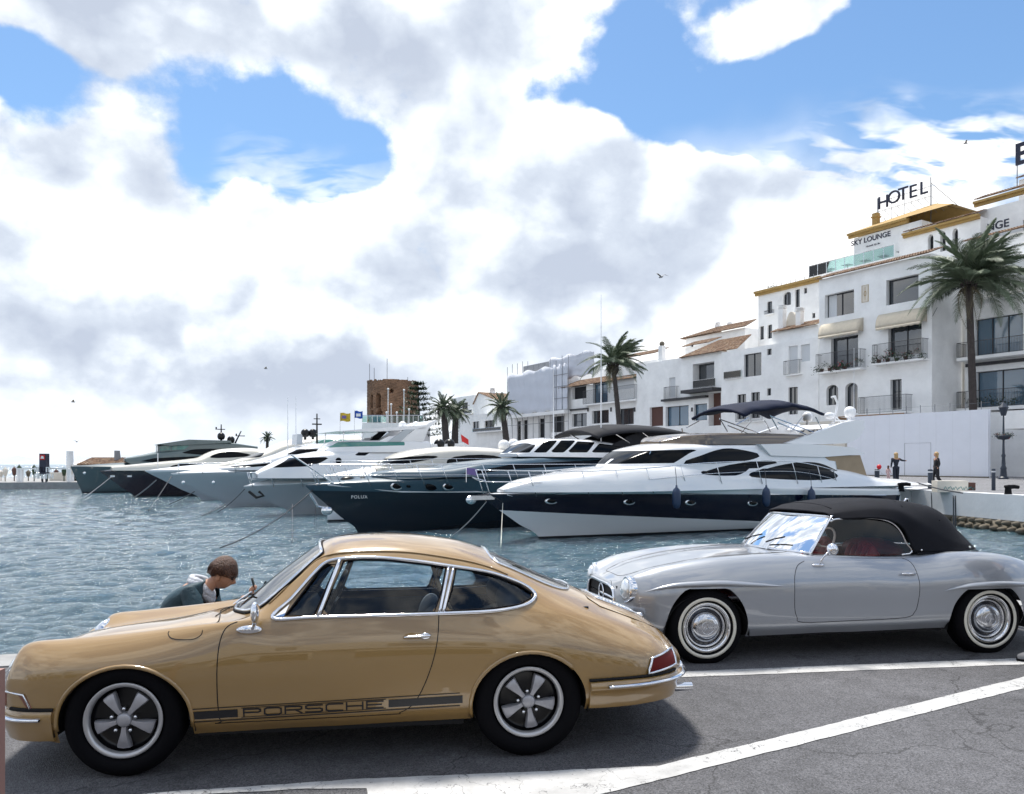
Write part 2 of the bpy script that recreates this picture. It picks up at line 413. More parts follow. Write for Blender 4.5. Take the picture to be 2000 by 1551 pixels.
pm('red_leather', (.30, .022, .028), .4, noise=(4, .15), bump=(40, .1))
pm('canvas_black', (.008, .009, .014), .85, bump=(220, .25), noise=(3, .2), spec=.25)
pm('canvas_navy', (.005, .010, .032), .8, bump=(120, .2), noise=(2, .2), spec=.3)
pm('canvas_dark', (.018, .019, .024), .8, noise=(2, .2), spec=.3)
pm('canvas_tan', (.36, .27, .18), .85, noise=(1.5, .1), bump=(3, .5))
pm('tail_red', (.13, .005, .004), .4, 0, 0., .15)
pm('amber', (.22, .09, .06), .3, 0, 0., .3)
pm('lamp_glass', (.75, .78, .80), .10, .55, 1.)
glassmat('car_glass', (.86, .93, .97)); glassmat('roadster_shield', (.88, .92, .92), 1., 1.65); glassmat('shield_glass', (.74, .80, .82), 1.0, 4.2); glassmat('clear_glass', (.82, .90, .90))
glassmat('soft_window', (.66, .62, .62), .8, 1.4, .03); glassmat('rail_glass', (.62, .78, .76), 1., 1.6)
pm('gelcoat', (.80, .81, .83), .22, 0, .6, noise=(.4, .02)); pm('gelcoat_cream', (.72, .68, .60), .25, 0, .5); pm('gelcoat_grey', (.42, .46, .50), .28, 0, .5, noise=(.4, .04))
pm('hull_navy', (.004, .006, .020), .14, 0, .2, .4); pm('hull_teal', (.009, .017, .028), .25, 0, .2, .4); pm('deck_teal', (.030, .070, .105), .35, 0, .4)
pm('hull_black', (.012, .007, .018), .2, 0, .8); pm('hull_green', (.045, .078, .092), .35, 0, .4); pm('antifoul', (.010, .011, .016), .6)
pm('yacht_glass', (.003, .004, .006), .10, 0, 0., .12); pm('brown_glass', (.12, .085, .055), .1, 0, .6); pm('green_glass', (.06, .22, .18), .1, 0, .6); pm('steel', (.75, .76, .78), .15, 1.)
pm('fender_navy', (.015, .035, .085), .45); pm('rope', (.25, .26, .28), .8); pm('rope_dark', (.05, .055, .065), .8); pm('teak', (.30, .17, .08), .6, noise=(6, .2))
pm('flag_red', (.55, .03, .03), .8); pm('flag_yellow', (.70, .48, .05), .8); pm('flag_blue', (.03, .10, .45), .8)
# ================================================================== SETTING
def asphalt_mat(name, base, dirt=.25, agg=1.0):
    m_, nt, b = newmat(name); N, L = nt.nodes, nt.links
    tc = N.new('ShaderNodeTexCoord')
    def noise(s, d=8, r=.6):
        n = N.new('ShaderNodeTexNoise'); L.new(tc.outputs['Object'], n.inputs['Vector']); n.inputs['Scale'].default_value = s; n.inputs['Detail'].default_value = d; n.inputs['Roughness'].default_value = r; return n.outputs[0]
    vo = N.new('ShaderNodeTexVoronoi'); L.new(tc.outputs['Object'], vo.inputs['Vector']); vo.inputs['Scale'].default_value = 135
    r1 = N.new('ShaderNodeMapRange'); L.new(vo.outputs['Color'], r1.inputs[0]); r1.inputs[3].default_value = .4; r1.inputs[4].default_value = 1.8
    r2 = N.new('ShaderNodeMapRange'); L.new(noise(.55, 6), r2.inputs[0]); r2.inputs[1].default_value = .3; r2.inputs[2].default_value = .7; r2.inputs[3].default_value = 1 - dirt; r2.inputs[4].default_value = 1 + dirt
    r3 = N.new('ShaderNodeMapRange'); L.new(noise(7, 8, .7), r3.inputs[0]); r3.inputs[1].default_value = .3; r3.inputs[2].default_value = .7; r3.inputs[3].default_value = .8; r3.inputs[4].default_value = 1.2
    mu = N.new('ShaderNodeMath'); mu.operation = 'MULTIPLY'; L.new(r1.outputs[0], mu.inputs[0]); L.new(r2.outputs[0], mu.inputs[1])
    mu2 = N.new('ShaderNodeMath'); mu2.operation = 'MULTIPLY'; L.new(mu.outputs[0], mu2.inputs[0]); L.new(r3.outputs[0], mu2.inputs[1])
    sc = N.new('ShaderNodeVectorMath'); sc.operation = 'SCALE'; sc.inputs[0].default_value = base; L.new(mu2.outputs[0], sc.inputs['Scale']); L.new(sc.outputs[0], b.inputs['Base Color'])
    ck = N.new('ShaderNodeTexVoronoi'); ck.feature = 'DISTANCE_TO_EDGE'; ck.inputs['Scale'].default_value = .55; nw = N.new('ShaderNodeTexNoise'); L.new(tc.outputs['Object'], nw.inputs['Vector']); nw.inputs['Scale'].default_value = 1.7; nw.inputs['Detail'].default_value = 9
    va = N.new('ShaderNodeVectorMath'); va.operation = 'ADD'; L.new(tc.outputs['Object'], va.inputs[0]); L.new(nw.outputs['Color'], va.inputs[1]); L.new(va.outputs[0], ck.inputs['Vector'])
    cm = N.new('ShaderNodeMapRange'); L.new(ck.outputs[0], cm.inputs[0]); cm.inputs[1].default_value = .001; cm.inputs[2].default_value = .006; cm.inputs[3].default_value = .45; cm.inputs[4].default_value = 1.
    oil = N.new('ShaderNodeMapRange'); L.new(noise(.9, 4, .5), oil.inputs[0]); oil.inputs[1].default_value = .56; oil.inputs[2].default_value = .72; oil.inputs[3].default_value = 1.; oil.inputs[4].default_value = .62
    mo = N.new('ShaderNodeMath'); mo.operation = 'MULTIPLY'; L.new(cm.outputs[0], mo.inputs[0]); L.new(oil.outputs[0], mo.inputs[1])
    mo2 = N.new('ShaderNodeMath'); mo2.operation = 'MULTIPLY'; L.new(mo.outputs[0], mo2.inputs[0]); L.new(mu2.outputs[0], mo2.inputs[1]); L.new(mo2.outputs[0], sc.inputs['Scale'])
    bp = N.new('ShaderNodeBump'); bp.inputs['Strength'].default_value = .9 * agg; bp.inputs['Distance'].default_value = .006
    L.new(vo.outputs['Distance'], bp.inputs['Height']); L.new(bp.outputs[0], b.inputs['Normal']); b.inputs['Roughness'].default_value = .82
    return m_
asphalt_mat('asphalt', (.092, .092, .100)); asphalt_mat('promenade', (.16, .16, .17), .15, .3)
def paint_mat():
    m_, nt, b = newmat('road_paint'); N, L = nt.nodes, nt.links; tc = N.new('ShaderNodeTexCoord')
    def noise(s, d, r, dist=0):
        n = N.new('ShaderNodeTexNoise'); L.new(tc.outputs['Object'], n.inputs['Vector']); n.inputs['Scale'].default_value = s; n.inputs['Detail'].default_value = d; n.inputs['Roughness'].default_value = r; n.inputs['Distortion'].default_value = dist; return n.outputs[0]
    cr = N.new('ShaderNodeTexVoronoi'); cr.feature = 'DISTANCE_TO_EDGE'; cr.inputs['Scale'].default_value = 2.1
    wv = N.new('ShaderNodeVectorMath'); wv.operation = 'ADD'; nn = N.new('ShaderNodeTexNoise'); L.new(tc.outputs['Object'], nn.inputs['Vector']); nn.inputs['Scale'].default_value = 5; nn.inputs['Detail'].default_value = 6
    L.new(tc.outputs['Object'], wv.inputs[0]); L.new(nn.outputs['Color'], wv.inputs[1]); L.new(wv.outputs[0], cr.inputs['Vector'])
    a = N.new('ShaderNodeMapRange'); L.new(cr.outputs[0], a.inputs[0]); a.inputs[1].default_value = .004; a.inputs[2].default_value = .012
    big = N.new('ShaderNodeMapRange'); L.new(noise(1.3, 3, .5), big.inputs[0]); big.inputs[1].default_value = .50; big.inputs[2].default_value = .58
    crk = N.new('ShaderNodeMath'); crk.operation = 'MAXIMUM'; L.new(a.outputs[0], crk.inputs[0]); L.new(big.outputs[0], crk.inputs[1])
    sp = N.new('ShaderNodeMapRange'); L.new(noise(38, 6, .75), sp.inputs[0]); sp.inputs[1].default_value = .33; sp.inputs[2].default_value = .40
    mn = N.new('ShaderNodeMath'); mn.operation = 'MINIMUM'; L.new(crk.outputs[0], mn.inputs[0]); L.new(sp.outputs[0], mn.inputs[1])
    dirt = N.new('ShaderNodeMapRange'); L.new(noise(3.2, 8, .7), dirt.inputs[0]); dirt.inputs[1].default_value = .3; dirt.inputs[2].default_value = .7; dirt.inputs[3].default_value = .36; dirt.inputs[4].default_value = .60
    cx = N.new('ShaderNodeCombineXYZ'); 
    for i in range(3): L.new(dirt.outputs[0], cx.inputs[i])
    mx = N.new('ShaderNodeMixRGB'); L.new(mn.outputs[0], mx.inputs[0]); mx.inputs[1].default_value = (.10, .10, .105, 1); L.new(cx.outputs[0], mx.inputs[2]); L.new(mx.outputs[0], b.inputs['Base Color'])
    b.inputs['Roughness'].default_value = .65
    bp = N.new('ShaderNodeBump'); bp.inputs['Strength'].default_value = .4; bp.inputs['Distance'].default_value = .004; L.new(noise(120, 4, .6), bp.inputs['Height']); L.new(bp.outputs[0], b.inputs['Normal'])
paint_mat()
pm('concrete', (.30, .30, .30), .8, noise=(2.5, .18), bump=(14, .5)); pm('quay_white', (.74, .75, .77), .75, noise=(1.2, .06), bump=(5, .3))
pm('stone', (.15, .13, .10), .9, noise=(2.0, .5), bump=(6, 1.)); 
E0, E1 = Vector((-4.6, 6.5, 0)), Vector((6., 9.3, 0)); ed = (E1 - E0).normalized()
A0, A1 = E0 - ed * 60, E0 + ed * 90
en = Vector((-ed.y, ed.x, 0))
def slab(name, poly, z0, z1, mat, **kw):
    return MB().prism([(p[0], p[1]) for p in poly], z0, z1, 'z').build(name, mat, **kw)
cop = .42
slab('road', [A0 - en * cop, A1 - en * cop, Vector((100, -60, 0)), Vector((-100, -60, 0))], -3, 0, MAT['asphalt'], kind='structure')
slab('quay_edge', [A0, A1, A1 - en * cop, A0 - en * cop], -3, .012, MAT['concrete'], kind='structure')
def gpoly(pts, z): return [ground(x, y, 0.) + Vector((0, 0, z)) for x, y in pts]
def marking(pts, name='road_marking'):
    P0 = gpoly(pts, .004); P = []; rr = random.Random(5)
    for a, b in zip(P0, P0[1:] + P0[:1]):
        L_ = (b - a).length; k = max(1, int(L_ / .05)) if L_ < 40 else 1; t_ = (b - a).normalized(); nv_ = Vector((-t_.y, t_.x, 0)); w_ = 0
        for i in range(k): w_ = w_ * .6 + rr.uniform(-.0035, .0035); P.append(a.lerp(b, i / k) + nv_ * w_)
    bm = bmesh.new(); vs = [bm.verts.new(p) for p in P]; bm.faces.new(vs); me = bpy.data.meshes.new(name); bm.to_mesh(me); bm.free(); link(name, me, MAT['road_paint'], None, kind='structure')
marking([(1180, 1318.5), (2300, 1274), (2300, 1287), (1180, 1329)])
marking([(1288, 1497), (2330, 1242), (2330, 1262), (2000, 1345), (1180, 1551), (900, 1622), (722, 1600), (716, 1541), (600, 1542), (200, 1562), (310, 1549), (700, 1523)])
# ---- water: a wavy sheet, finest near the camera
def water():
    m_, nt, b = newmat('water'); N, L = nt.nodes, nt.links
    b.inputs['Base Color'].default_value = (.020, .098, .140, 1); b.inputs['Roughness'].default_value = .05; b.inputs['IOR'].default_value = 2.9; b.inputs['Specular IOR Level'].default_value = .5
    tc = N.new('ShaderNodeTexCoord')
    def nz(s, d, r, vx=(1, 1, 1), dist=.0):
        v = N.new('ShaderNodeVectorMath'); v.operation = 'MULTIPLY'; L.new(tc.outputs['Object'], v.inputs[0]); v.inputs[1].default_value = vx
        n = N.new('ShaderNodeTexNoise'); L.new(v.outputs[0], n.inputs['Vector']); n.inputs['Scale'].default_value = s; n.inputs['Detail'].default_value = d; n.inputs['Roughness'].default_value = r; n.inputs['Distortion'].default_value = dist; return n.outputs[0]
    a = N.new('ShaderNodeMath'); a.operation = 'MULTIPLY_ADD'; L.new(nz(3.0, 7, .66, (.6, 1.5, 1), .5), a.inputs[0]); a.inputs[1].default_value = 1.0
    L.new(nz(10, 5, .65, (.6, 1.5, 1), .3), a.inputs[2])
    bp = N.new('ShaderNodeBump'); bp.inputs['Strength'].default_value = 1.; bp.inputs['Distance'].default_value = .17; L.new(a.outputs[0], bp.inputs['Height']); L.new(bp.outputs[0], b.inputs['Normal'])
    ny, nx = 520, 460
    Y = np.concatenate([5.5 * (95 / 5.5) ** np.linspace(0, 1, ny - 14), np.geomspace(110, 4500, 14)])
    U = np.linspace(-1.25, 1.25, nx); X = Y[:, None] * U[None, :]; YY = np.repeat(Y[:, None], nx, 1)
    rng = np.random.RandomState(4); Z = np.zeros_like(X); fade = np.clip(1.25 - YY / 95, 0, 1) 
    for k in range(46):
        lam = .17 * (9 ** rng.rand()); th = math.radians(-78 + rng.randn() * 30); kx, ky = math.cos(th) * 2 * math.pi / lam, math.sin(th) * 2 * math.pi / lam
        ph = rng.rand() * 6.28; amp = .0068 * lam ** .85; cell = YY * 2.5 / nx * 3
        w = np.clip((lam - cell * .9) / (cell + 1e-6), 0, 1)
        s_ = np.sin(kx * X + ky * YY + ph + .8 * np.sin(X * .31 + k) + .8 * np.sin(YY * .27 + k * 2)); Z += amp * w * (s_ + .35 * s_ * np.abs(s_))
    Z = Z * fade
    V = np.stack([X, YY, Z], -1).reshape(-1, 3)
    i = np.arange(ny - 1)[:, None] * nx + np.arange(nx - 1)[None, :]; Fq = np.stack([i, i + 1, i + nx + 1, i + nx], -1).reshape(-1, 4)
    me = bpy.data.meshes.new('water'); me.vertices.add(len(V)); me.vertices.foreach_set('co', V.ravel().astype(np.float32)); me.loops.add(Fq.size); me.loops.foreach_set('vertex_index', Fq.ravel().astype(np.int32))
    me.polygons.add(len(Fq)); me.polygons.foreach_set('loop_start', np.arange(0, Fq.size, 4).astype(np.int32)); me.polygons.foreach_set('use_smooth', np.ones(len(Fq), bool)); me.update(); me.validate()
    o = link('water', me, MAT['water'], None, kind='structure'); o.location.z = WATER
water()
mesh('sea_bed', [(-6000, 5, -4.5), (6000, 5, -4.5), (6000, 5000, -4.5), (-6000, 5000, -4.5)], [(0, 1, 2, 3)], MAT['stone'], kind='structure')
# ---- far quay
QP = [(19.0, 28.5), (18.05, 34.6), (20.4, 37.6), (20.4 - 45 * .5, 37.6 + 45 * .866), (-28, 121), (-40, 175), (-52, 330), (400, 330), (400, 15), (24, 15), (21.0, 18)]
slab('quay', QP, -4, QUAY, MAT['promenade'], kind='structure')
def quay_face():
    m_ = MB(); st = MB(); P = QP[-1:] + QP[:6]
    for a, b in zip(P, P[1:]):
        a, b = Vector((*a, 0)), Vector((*b, 0)); d = (b - a).normalized(); n = Vector((-d.y, d.x, 0)) 
        if n.dot(a) > 0: n = -n
        L_ = (b - a).length; k = max(1, int(L_ / 3.2))
        for i in range(k):
            p, q = a + d * (L_ * i / k + (.012 if i else 0)), a + d * (L_ * (i + 1) / k)
            B = MB().add([p, q, q + n * .06, p + n * .06], [(0, 1, 2, 3)]); z0, z1 = -.55, QUAY + .03
            pts = [p - n * .5, q - n * .5, q + n * .06, p + n * .06]
            m_.add([(*v.to_2d(), z0) for v in pts] + [(*v.to_2d(), z1) for v in pts], [(3, 2, 1, 0), (4, 5, 6, 7), (0, 1, 5, 4), (1, 2, 6, 5), (2, 3, 7, 6), (3, 0, 4, 7)])
        st.add([(*(a + n * o).to_2d(), z) for z in (-1.6, -.56) for o in (-.2, .05)] + [(*(b + n * o).to_2d(), z) for z in (-1.6, -.56) for o in (-.2, .05)], [(0, 1, 5, 4), (1, 3, 7, 5), (3, 2, 6, 7)])
        kk = int(L_ / .42)
        if L_ < 60:
            for i in range(kk):
                for row in range(2):
                    c = a + d * (L_ * (i + .5 + .4 * row) / kk) + n * random.uniform(-.02, .12)
                    st.ball((c.x, c.y, -.66 - .24 * row), .26, 7, (random.uniform(.8, 1.3), random.uniform(.3, .5), random.uniform(.35, .5)))
    m_.build('quay_wall', MAT['quay_white'], kind='structure'); st.build('foundation_stones', MAT['stone'], None, True, kind='stuff')
quay_face()
# ---- mole far out on the left
ML = [(ground(-400, 950, WATER)), (ground(0, 957, WATER)), (ground(240, 955, WATER))]
mole = [(-300, 74), (-49.3 * 1.0, 74), (-38, 76), (-38, 86), (-300, 86)]
slab('breakwater', [(-400, 70), (-58, 73.5), (-36, 78), (-30, 100), (-400, 100)], -4, WATER + .68, MAT['concrete'], kind='structure')
# ================================================================== CARS
def car_root(name, label, fpx, rpx, hw, scale, cat='car'):
    a = ground(*fpx); b = ground(*rpx); ang = math.atan2(b.y - a.y, b.x - a.x)
    n = Vector((-math.sin(ang), math.cos(ang), 0)) * hw * scale
    t = thing(name, label, cat, a + n, ang, None, scale); return t
def surf_tube(parent, name, sh, pts, r, mat, plane='side', off=.002, n=6, closed=False, sides=(-1,), flat=1., dens=6, smooth=True, **kw):
    pts = catmull(pts, dens, closed) if dens > 1 else pts
    for s in sides:
        P = sh.side(pts, s, off) if plane == 'side' else sh.top([(x, y * -s) for x, y in pts], off)
        MB().tube(P, r, n, closed, flat=flat).build(name, mat, parent, smooth=True, **kw)
def patch(sh, poly, sgn=-1, off=.002, step=.03):
    """a thin skin over the shell inside a side-view outline"""
    P = np.array(poly); x0, z0 = P.min(0); x1, z1 = P.max(0)
    V = []; F_ = []
    nx = max(1, int((x1 - x0) / step)); nz = max(1, int((z1 - z0) / step))
    return nx, nz
def side_panel(parent, name, sh, quad, mat, sgn=-1, off=.003, nx=24, nz=3, **kw):
    """a strip skin over the shell's side; quad: (x0,zb0,zt0),(x1,zb1,zt1)"""
    (xa, ba, ta), (xb, bb, tb) = quad; pts = []
    for i in range(nx + 1):
        t = i / nx
        for j in range(nz + 1):
            u = j / nz; x = xa + (xb - xa) * t; b = ba + (bb - ba) * t; tt = ta + (tb - ta) * t
            pts.append((x, b + (tt - b) * u))
    V = sh.side(pts, sgn, off)
    Fs = [(i * (nz + 1) + j, (i + 1) * (nz + 1) + j, (i + 1) * (nz + 1) + j + 1, i * (nz + 1) + j + 1) for i in range(nx) for j in range(nz)]
    if sgn > 0: Fs = [f[::-1] for f in Fs]
    return mesh(name, V, Fs, mat, parent, True, **kw)

def fuchs_wheel(parent, x, y, z, R0, sgn, blade0):
    w = bpy.data.objects.new('wheel', None); COL.objects.link(w); w.parent = parent; w.location = (x, y, z); w.rotation_euler = (0, 0, 0 if sgn < 0 else math.pi)
    # outer face looks towards -y
    T = R0; rr = .203
    MB().lathe([(rr - .01, .02), (rr + .008, -.012), (rr + .03, -.028), (T - .05, -.034), (T - .02, -.022), (T - .004, 0), (T, .02), (T, .15), (T - .01, .175), (T - .03, .19), (rr, .19)], 64, 'y', cap=False).build('tyre', MAT['rubber'], w, True)
    MB().lathe([(rr + .002, -.016), (rr + .001, -.022), (rr - .006, -.024), (rr - .02, -.018), (rr - .026, -.004), (rr - .027, .012)], 64, 'y', cap=False).build('rim', MAT['rim_lip'], w, True)
    MB().lathe([(rr - .027, .012), (rr - .034, .035), (.155, .05), (.06, .02), (.001, .02)], 48, 'y', cap=False).build('wheel_dish', MAT['gloss_black'], w, True)
    for k in range(5):
        a = blade0 + k * 2 * math.pi / 5
        m_ = MB(); V = []
        prof = [(.040, .013, -.006), (.075, .017, -.010), (.11, .026, -.009), (.145, .036, -.002), (.157, .038, .006), (.160, .037, .018)]
        for r_, hw_, yy in prof:
            for u in (-1, -.82, 0, .82, 1):
                dy = yy + (.012 if abs(u) == 1 else .0) - (.003 if u == 0 else 0)
                px_, pz_ = r_ * (1 - .03 * u * u), u * hw_
                V.append((px_ * math.cos(a) - pz_ * math.sin(a), dy, px_ * math.sin(a) + pz_ * math.cos(a)))
        Fs = [(i * 5 + j, i * 5 + j + 1, i * 5 + j + 6, i * 5 + j + 5) for i in range(len(prof) - 1) for j in range(4)]
        b = len(V); V2 = [(v[0] * .98, .03, v[2] * .98) for v in V]
        m_.add(V, Fs)
        ring = [0, 1, 2, 3, 4, 9, 14, 19, 24, 29, 28, 27, 26, 25, 20, 15, 10, 5]
        base = len(m_.V); m_.add([V[i] for i in ring] + [(V[i][0], .035, V[i][2]) for i in ring], [(i, (i + 1) % 18, 18 + (i + 1) % 18, 18 + i) for i in range(18)])
        m_.build('wheel_blade', MAT['alloy'], w, True, 40)
        an = a + math.pi / 5
        MB().lathe([(.001, -.024), (.0075, -.022), (.010, -.014), (.010, .02)], 10, 'y', (math.cos(an) * .064, .0, math.sin(an) * .064)).build('wheel_nut', MAT['chrome'], w, True)
    MB().lathe([(.001, -.02), (.030, -.019), (.036, -.014), (.040, -.004), (.042, .02)], 32, 'y').build('hub_cap', MAT['alloy'], w, True, 50)
    return w

def roll(root, k, hw, k2=0.):
    for o in root.children:
        if o.name.startswith('wheel') and not o.name.startswith('wheel_h'): continue
        if o.type == 'EMPTY': d_ = o.location.y + hw; o.location.z -= d_ * k + d_ * d_ * k2; continue
        for q in [o] + list(o.children):
            if q.type == 'MESH':
                n = len(q.data.vertices); a = np.empty(n * 3); q.data.vertices.foreach_get('co', a); a = a.reshape(-1, 3); d_ = a[:, 1] + hw; a[:, 2] -= d_ * k + d_ * d_ * k2
                q.data.vertices.foreach_set('co', a.ravel()); q.data.update()
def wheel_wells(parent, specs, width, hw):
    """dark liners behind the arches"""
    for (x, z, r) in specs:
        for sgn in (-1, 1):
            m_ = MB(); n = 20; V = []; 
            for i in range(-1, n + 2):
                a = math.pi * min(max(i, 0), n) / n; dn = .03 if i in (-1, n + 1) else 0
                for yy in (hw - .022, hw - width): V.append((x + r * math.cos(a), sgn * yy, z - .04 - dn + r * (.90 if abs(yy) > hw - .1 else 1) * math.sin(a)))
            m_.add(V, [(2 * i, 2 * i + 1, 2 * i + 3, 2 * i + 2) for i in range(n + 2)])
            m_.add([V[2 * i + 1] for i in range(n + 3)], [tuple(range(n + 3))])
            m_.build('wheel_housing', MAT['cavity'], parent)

def porsche():
    S = .971; HW = .80
    root = car_root('sports_car', 'mustard sand classic coupe with five spoke wheels and black side lettering, parked nearest the camera', (237, 1524), (1034, 1482), HW, S)
    root['materials_note'] = ''; del root['materials_note']
    # --- feature lines, (x, y, z) per station
    st = {  # bottom, sill, widest, shoulder, crest/belt, gutter, inner, centre
     0: [(-.66, .30, .27), (-.715, .33, .34), (-.735, .34, .43), (-.725, .35, .50), (-.70, .34, .565), (-.69, .26, .575), (-.70, .14, .575), (-.705, 0, .575)],
     1: [(-.59, .52, .235), (-.655, .60, .32), (-.668, .62, .43), (-.640, .66, .52), (-.605, .60, .655), (-.60, .42, .605), (-.62, .20, .61), (-.625, 0, .61)],
     2: [(-.44, .68, .205), (-.52, .735, .29), (-.535, .745, .42), (-.535, .742, .565), (-.535, .63, .718), (-.52, .43, .64), (-.52, .22, .655), (-.52, 0, .66)],
     3: [(-.30, .74, .195), (-.32, .775, .27), (-.32, .79, .42), (-.32, .785, .60), (-.32, .65, .737), (-.32, .44, .672), (-.32, .22, .69), (-.32, 0, .70)],
     4: [(.03, .74, .20), (.03, .78, .27), (.03, .805, .42), (.03, .795, .62), (.03, .67, .765), (.03, .46, .712), (.03, .24, .735), (.03, 0, .742)],
     5: [(.36, .73, .21), (.36, .775, .27), (.36, .805, .42), (.36, .80, .64), (.36, .705, .80), (.34, .50, .762), (.30, .27, .782), (.28, 0, .79)],
     6: [(.62, .73, .215), (.62, .775, .27), (.62, .805, .42), (.61, .80, .66), (.61, .735, .825), (.64, .655, .842), (.50, .36, .825), (.43, 0, .82)],
     7: [(.85, .73, .22), (.85, .775, .27), (.85, .808, .42), (.85, .805, .67), (.85, .745, .828), (.84, .605, 1.00), (.74, .34, 1.025), (.69, 0, 1.03)],
     8: [(1.04, .73, .22), (1.04, .775, .27), (1.04, .808, .42), (1.04, .805, .67), (1.04, .748, .828), (1.03, .555, 1.155), (.98, .31, 1.20), (.95, 0, 1.215)],
     9: [(1.18, .73, .22), (1.18, .775, .27), (1.18, .808, .42), (1.18, .805, .67), (1.18, .75, .828), (1.18, .55, 1.192), (1.14, .31, 1.255), (1.12, 0, 1.265)],
     10: [(1.50, .73, .225), (1.50, .775, .275), (1.50, .808, .43), (1.50, .806, .67), (1.50, .75, .828), (1.50, .545, 1.192), (1.48, .31, 1.258), (1.47, 0, 1.272)],
     11: [(1.82, .74, .23), (1.82, .78, .28), (1.82, .81, .43), (1.82, .808, .67), (1.82, .745, .83), (1.82, .54, 1.140), (1.84, .31, 1.205), (1.85, 0, 1.224)],
     12: [(2.10, .745, .235), (2.10, .785, .285), (2.10, .82, .44), (2.10, .818, .66), (2.10, .735, .835), (2.10, .535, 1.055), (2.12, .31, 1.105), (2.13, 0, 1.122)],
     13: [(2.40, .745, .25), (2.40, .785, .29), (2.40, .818, .44), (2.40, .808, .64), (2.40, .705, .815), (2.40, .53, .915), (2.42, .31, .965), (2.43, 0, .985)],
     14: [(2.68, .735, .262), (2.68, .77, .31), (2.68, .798, .44), (2.70, .775, .60), (2.72, .655, .735), (2.73, .49, .795), (2.74, .29, .838), (2.75, 0, .85)],
     15: [(2.92, .70, .275), (2.93, .725, .33), (2.94, .745, .44), (2.96, .715, .545), (2.985, .595, .64), (3.0, .43, .69), (3.02, .25, .722), (3.03, 0, .732)],
     16: [(3.07, .60, .30), (3.10, .63, .36), (3.12, .635, .44), (3.135, .605, .505), (3.14, .52, .565), (3.16, .38, .60), (3.18, .2, .62), (3.185, 0, .628)],
     17: [(3.17, .44, .33), (3.21, .46, .38), (3.235, .465, .43), (3.245, .44, .47), (3.25, .38, .50), (3.26, .28, .515), (3.27, .15, .52), (3.275, 0, .525)],
    }
    K = len(st); lines = [[st[i][k] for i in range(K)] for k in range(8)]
    c4 = [0, 0, 0, 0, 0, .1, .5, .8, .8, .8, .8, .8, .6, .15, 0, 0, 0, 0]; c5 = [0, 0, 0, 0, 0, .1, .5, .6, .5, .25, .2, .2, .2, .1, 0, 0, 0, 0]
    sh = net_shell(lines, 10, 7, {4: c4, 5: c5})
    zlow = lambda c: c[2] < .70
    # wheel arches
    for (cx, cz, r, rz) in ((.012, .305, .345, .300), (2.215, .315, .335, .298)):
        pol = [(cx + r * math.cos(a * math.pi / 30), cz + rz * math.sin(a * math.pi / 30)) for a in range(0, 31)] + [(cx - r, 0), (cx + r, 0)]
        sh.carve('body', None, pol, ok=lambda c: c[2] < .72 and abs(c[1]) > .5)
    # windows
    up5 = lambda c: c[2] > .80 and abs(c[1]) > .5
    vent = [(.842, .848), (1.000, .848), (1.112, 1.118), (1.060, 1.118), (1.020, 1.092)]
    door_g = [(1.040, .848), (1.672, .848), (1.716, .96), (1.745, 1.088), (1.60, 1.112), (1.40, 1.136), (1.25, 1.142), (1.152, 1.136)]
    quart = [(1.735, .850), (2.00, .856), (2.17, .872), (2.255, .905), (2.262, .925), (2.19, .972), (2.03, 1.035), (1.90, 1.065), (1.805, 1.080), (1.775, .96)]
    for nm, pol in (('vent', vent), ('doorg', door_g), ('quart', quart)): sh.carve('body', nm, pol, ok=up5)
    hood_c = lambda c: c[2] > .78
    ws = catmull([(.455, 0), (.475, .25), (.56, .46), (.665, .60), (.73, .615), (.80, .595), (1.0, .512), (1.01, .48), (.985, .28), (.972, 0), (.985, -.28)], 6)
    shield = [(x, y) for x, y in catmull([(.452, -.1), (.452, .1), (.49, .30), (.585, .50), (.675, .600), (.725, .612), (.80, .590), (.93, .535), (1.005, .492), (1.012, .455), (.985, .28), (.968, .1), (.968, -.1)], 5)]
    sh.carve('body', 'shield', shield, 'xy', ok=lambda c: c[2] > .79 and c[0] < 1.1)
    rearw = [(x, y) for x, y in catmull([(2.02, -.1), (2.02, .1), (2.03, .36), (2.06, .44), (2.12, .462), (2.40, .432), (2.52, .36), (2.565, .2), (2.575, .1), (2.575, -.1)], 5)]
    sh.carve('body', 'rearw', rearw, 'xy', ok=lambda c: c[2] > .8)
    # hood, engine lid, door
    hood = [(-.64, -.1), (-.64, .1), (-.61, .28), (-.52, .37), (-.2, .42), (.2, .47), (.38, .50), (.42, .46), (.37, .2), (.34, .05), (.34, -.1)]
    sh.carve('body', 'hood', catmull(hood, 4), 'xy', ok=lambda c: c[2] > .55 and c[0] < .5)
    lid = [(2.64, -.1), (2.64, .15), (2.66, .38), (2.72, .45), (2.95, .41), (3.10, .34), (3.19, .2), (3.20, -.1)]
    sh.carve('body', 'lid', lid, 'xy', ok=lambda c: c[2] > .5 and c[0] > 2.5)
    door = [(.585, .822), (.535, .80), (.508, .75), (.496, .66), (.494, .50), (.498, .36), (.51, .285), (.55, .278), (1.40, .285), (1.475, .293), (1.545, .335), (1.60, .42), (1.655, .56), (1.688, .70), (1.698, .83), (1.69, .838), (1.20, .836), (.62, .834)]
    sh.carve('body', 'doorp', door, ok=lambda c: c[2] < .836 and abs(c[1]) > .6)
    paint = MAT['car_sand']
    sh.part('body', 'body', paint, root); sh.part('hood', 'hood', paint, root); sh.part('lid', 'engine_lid', paint, root)
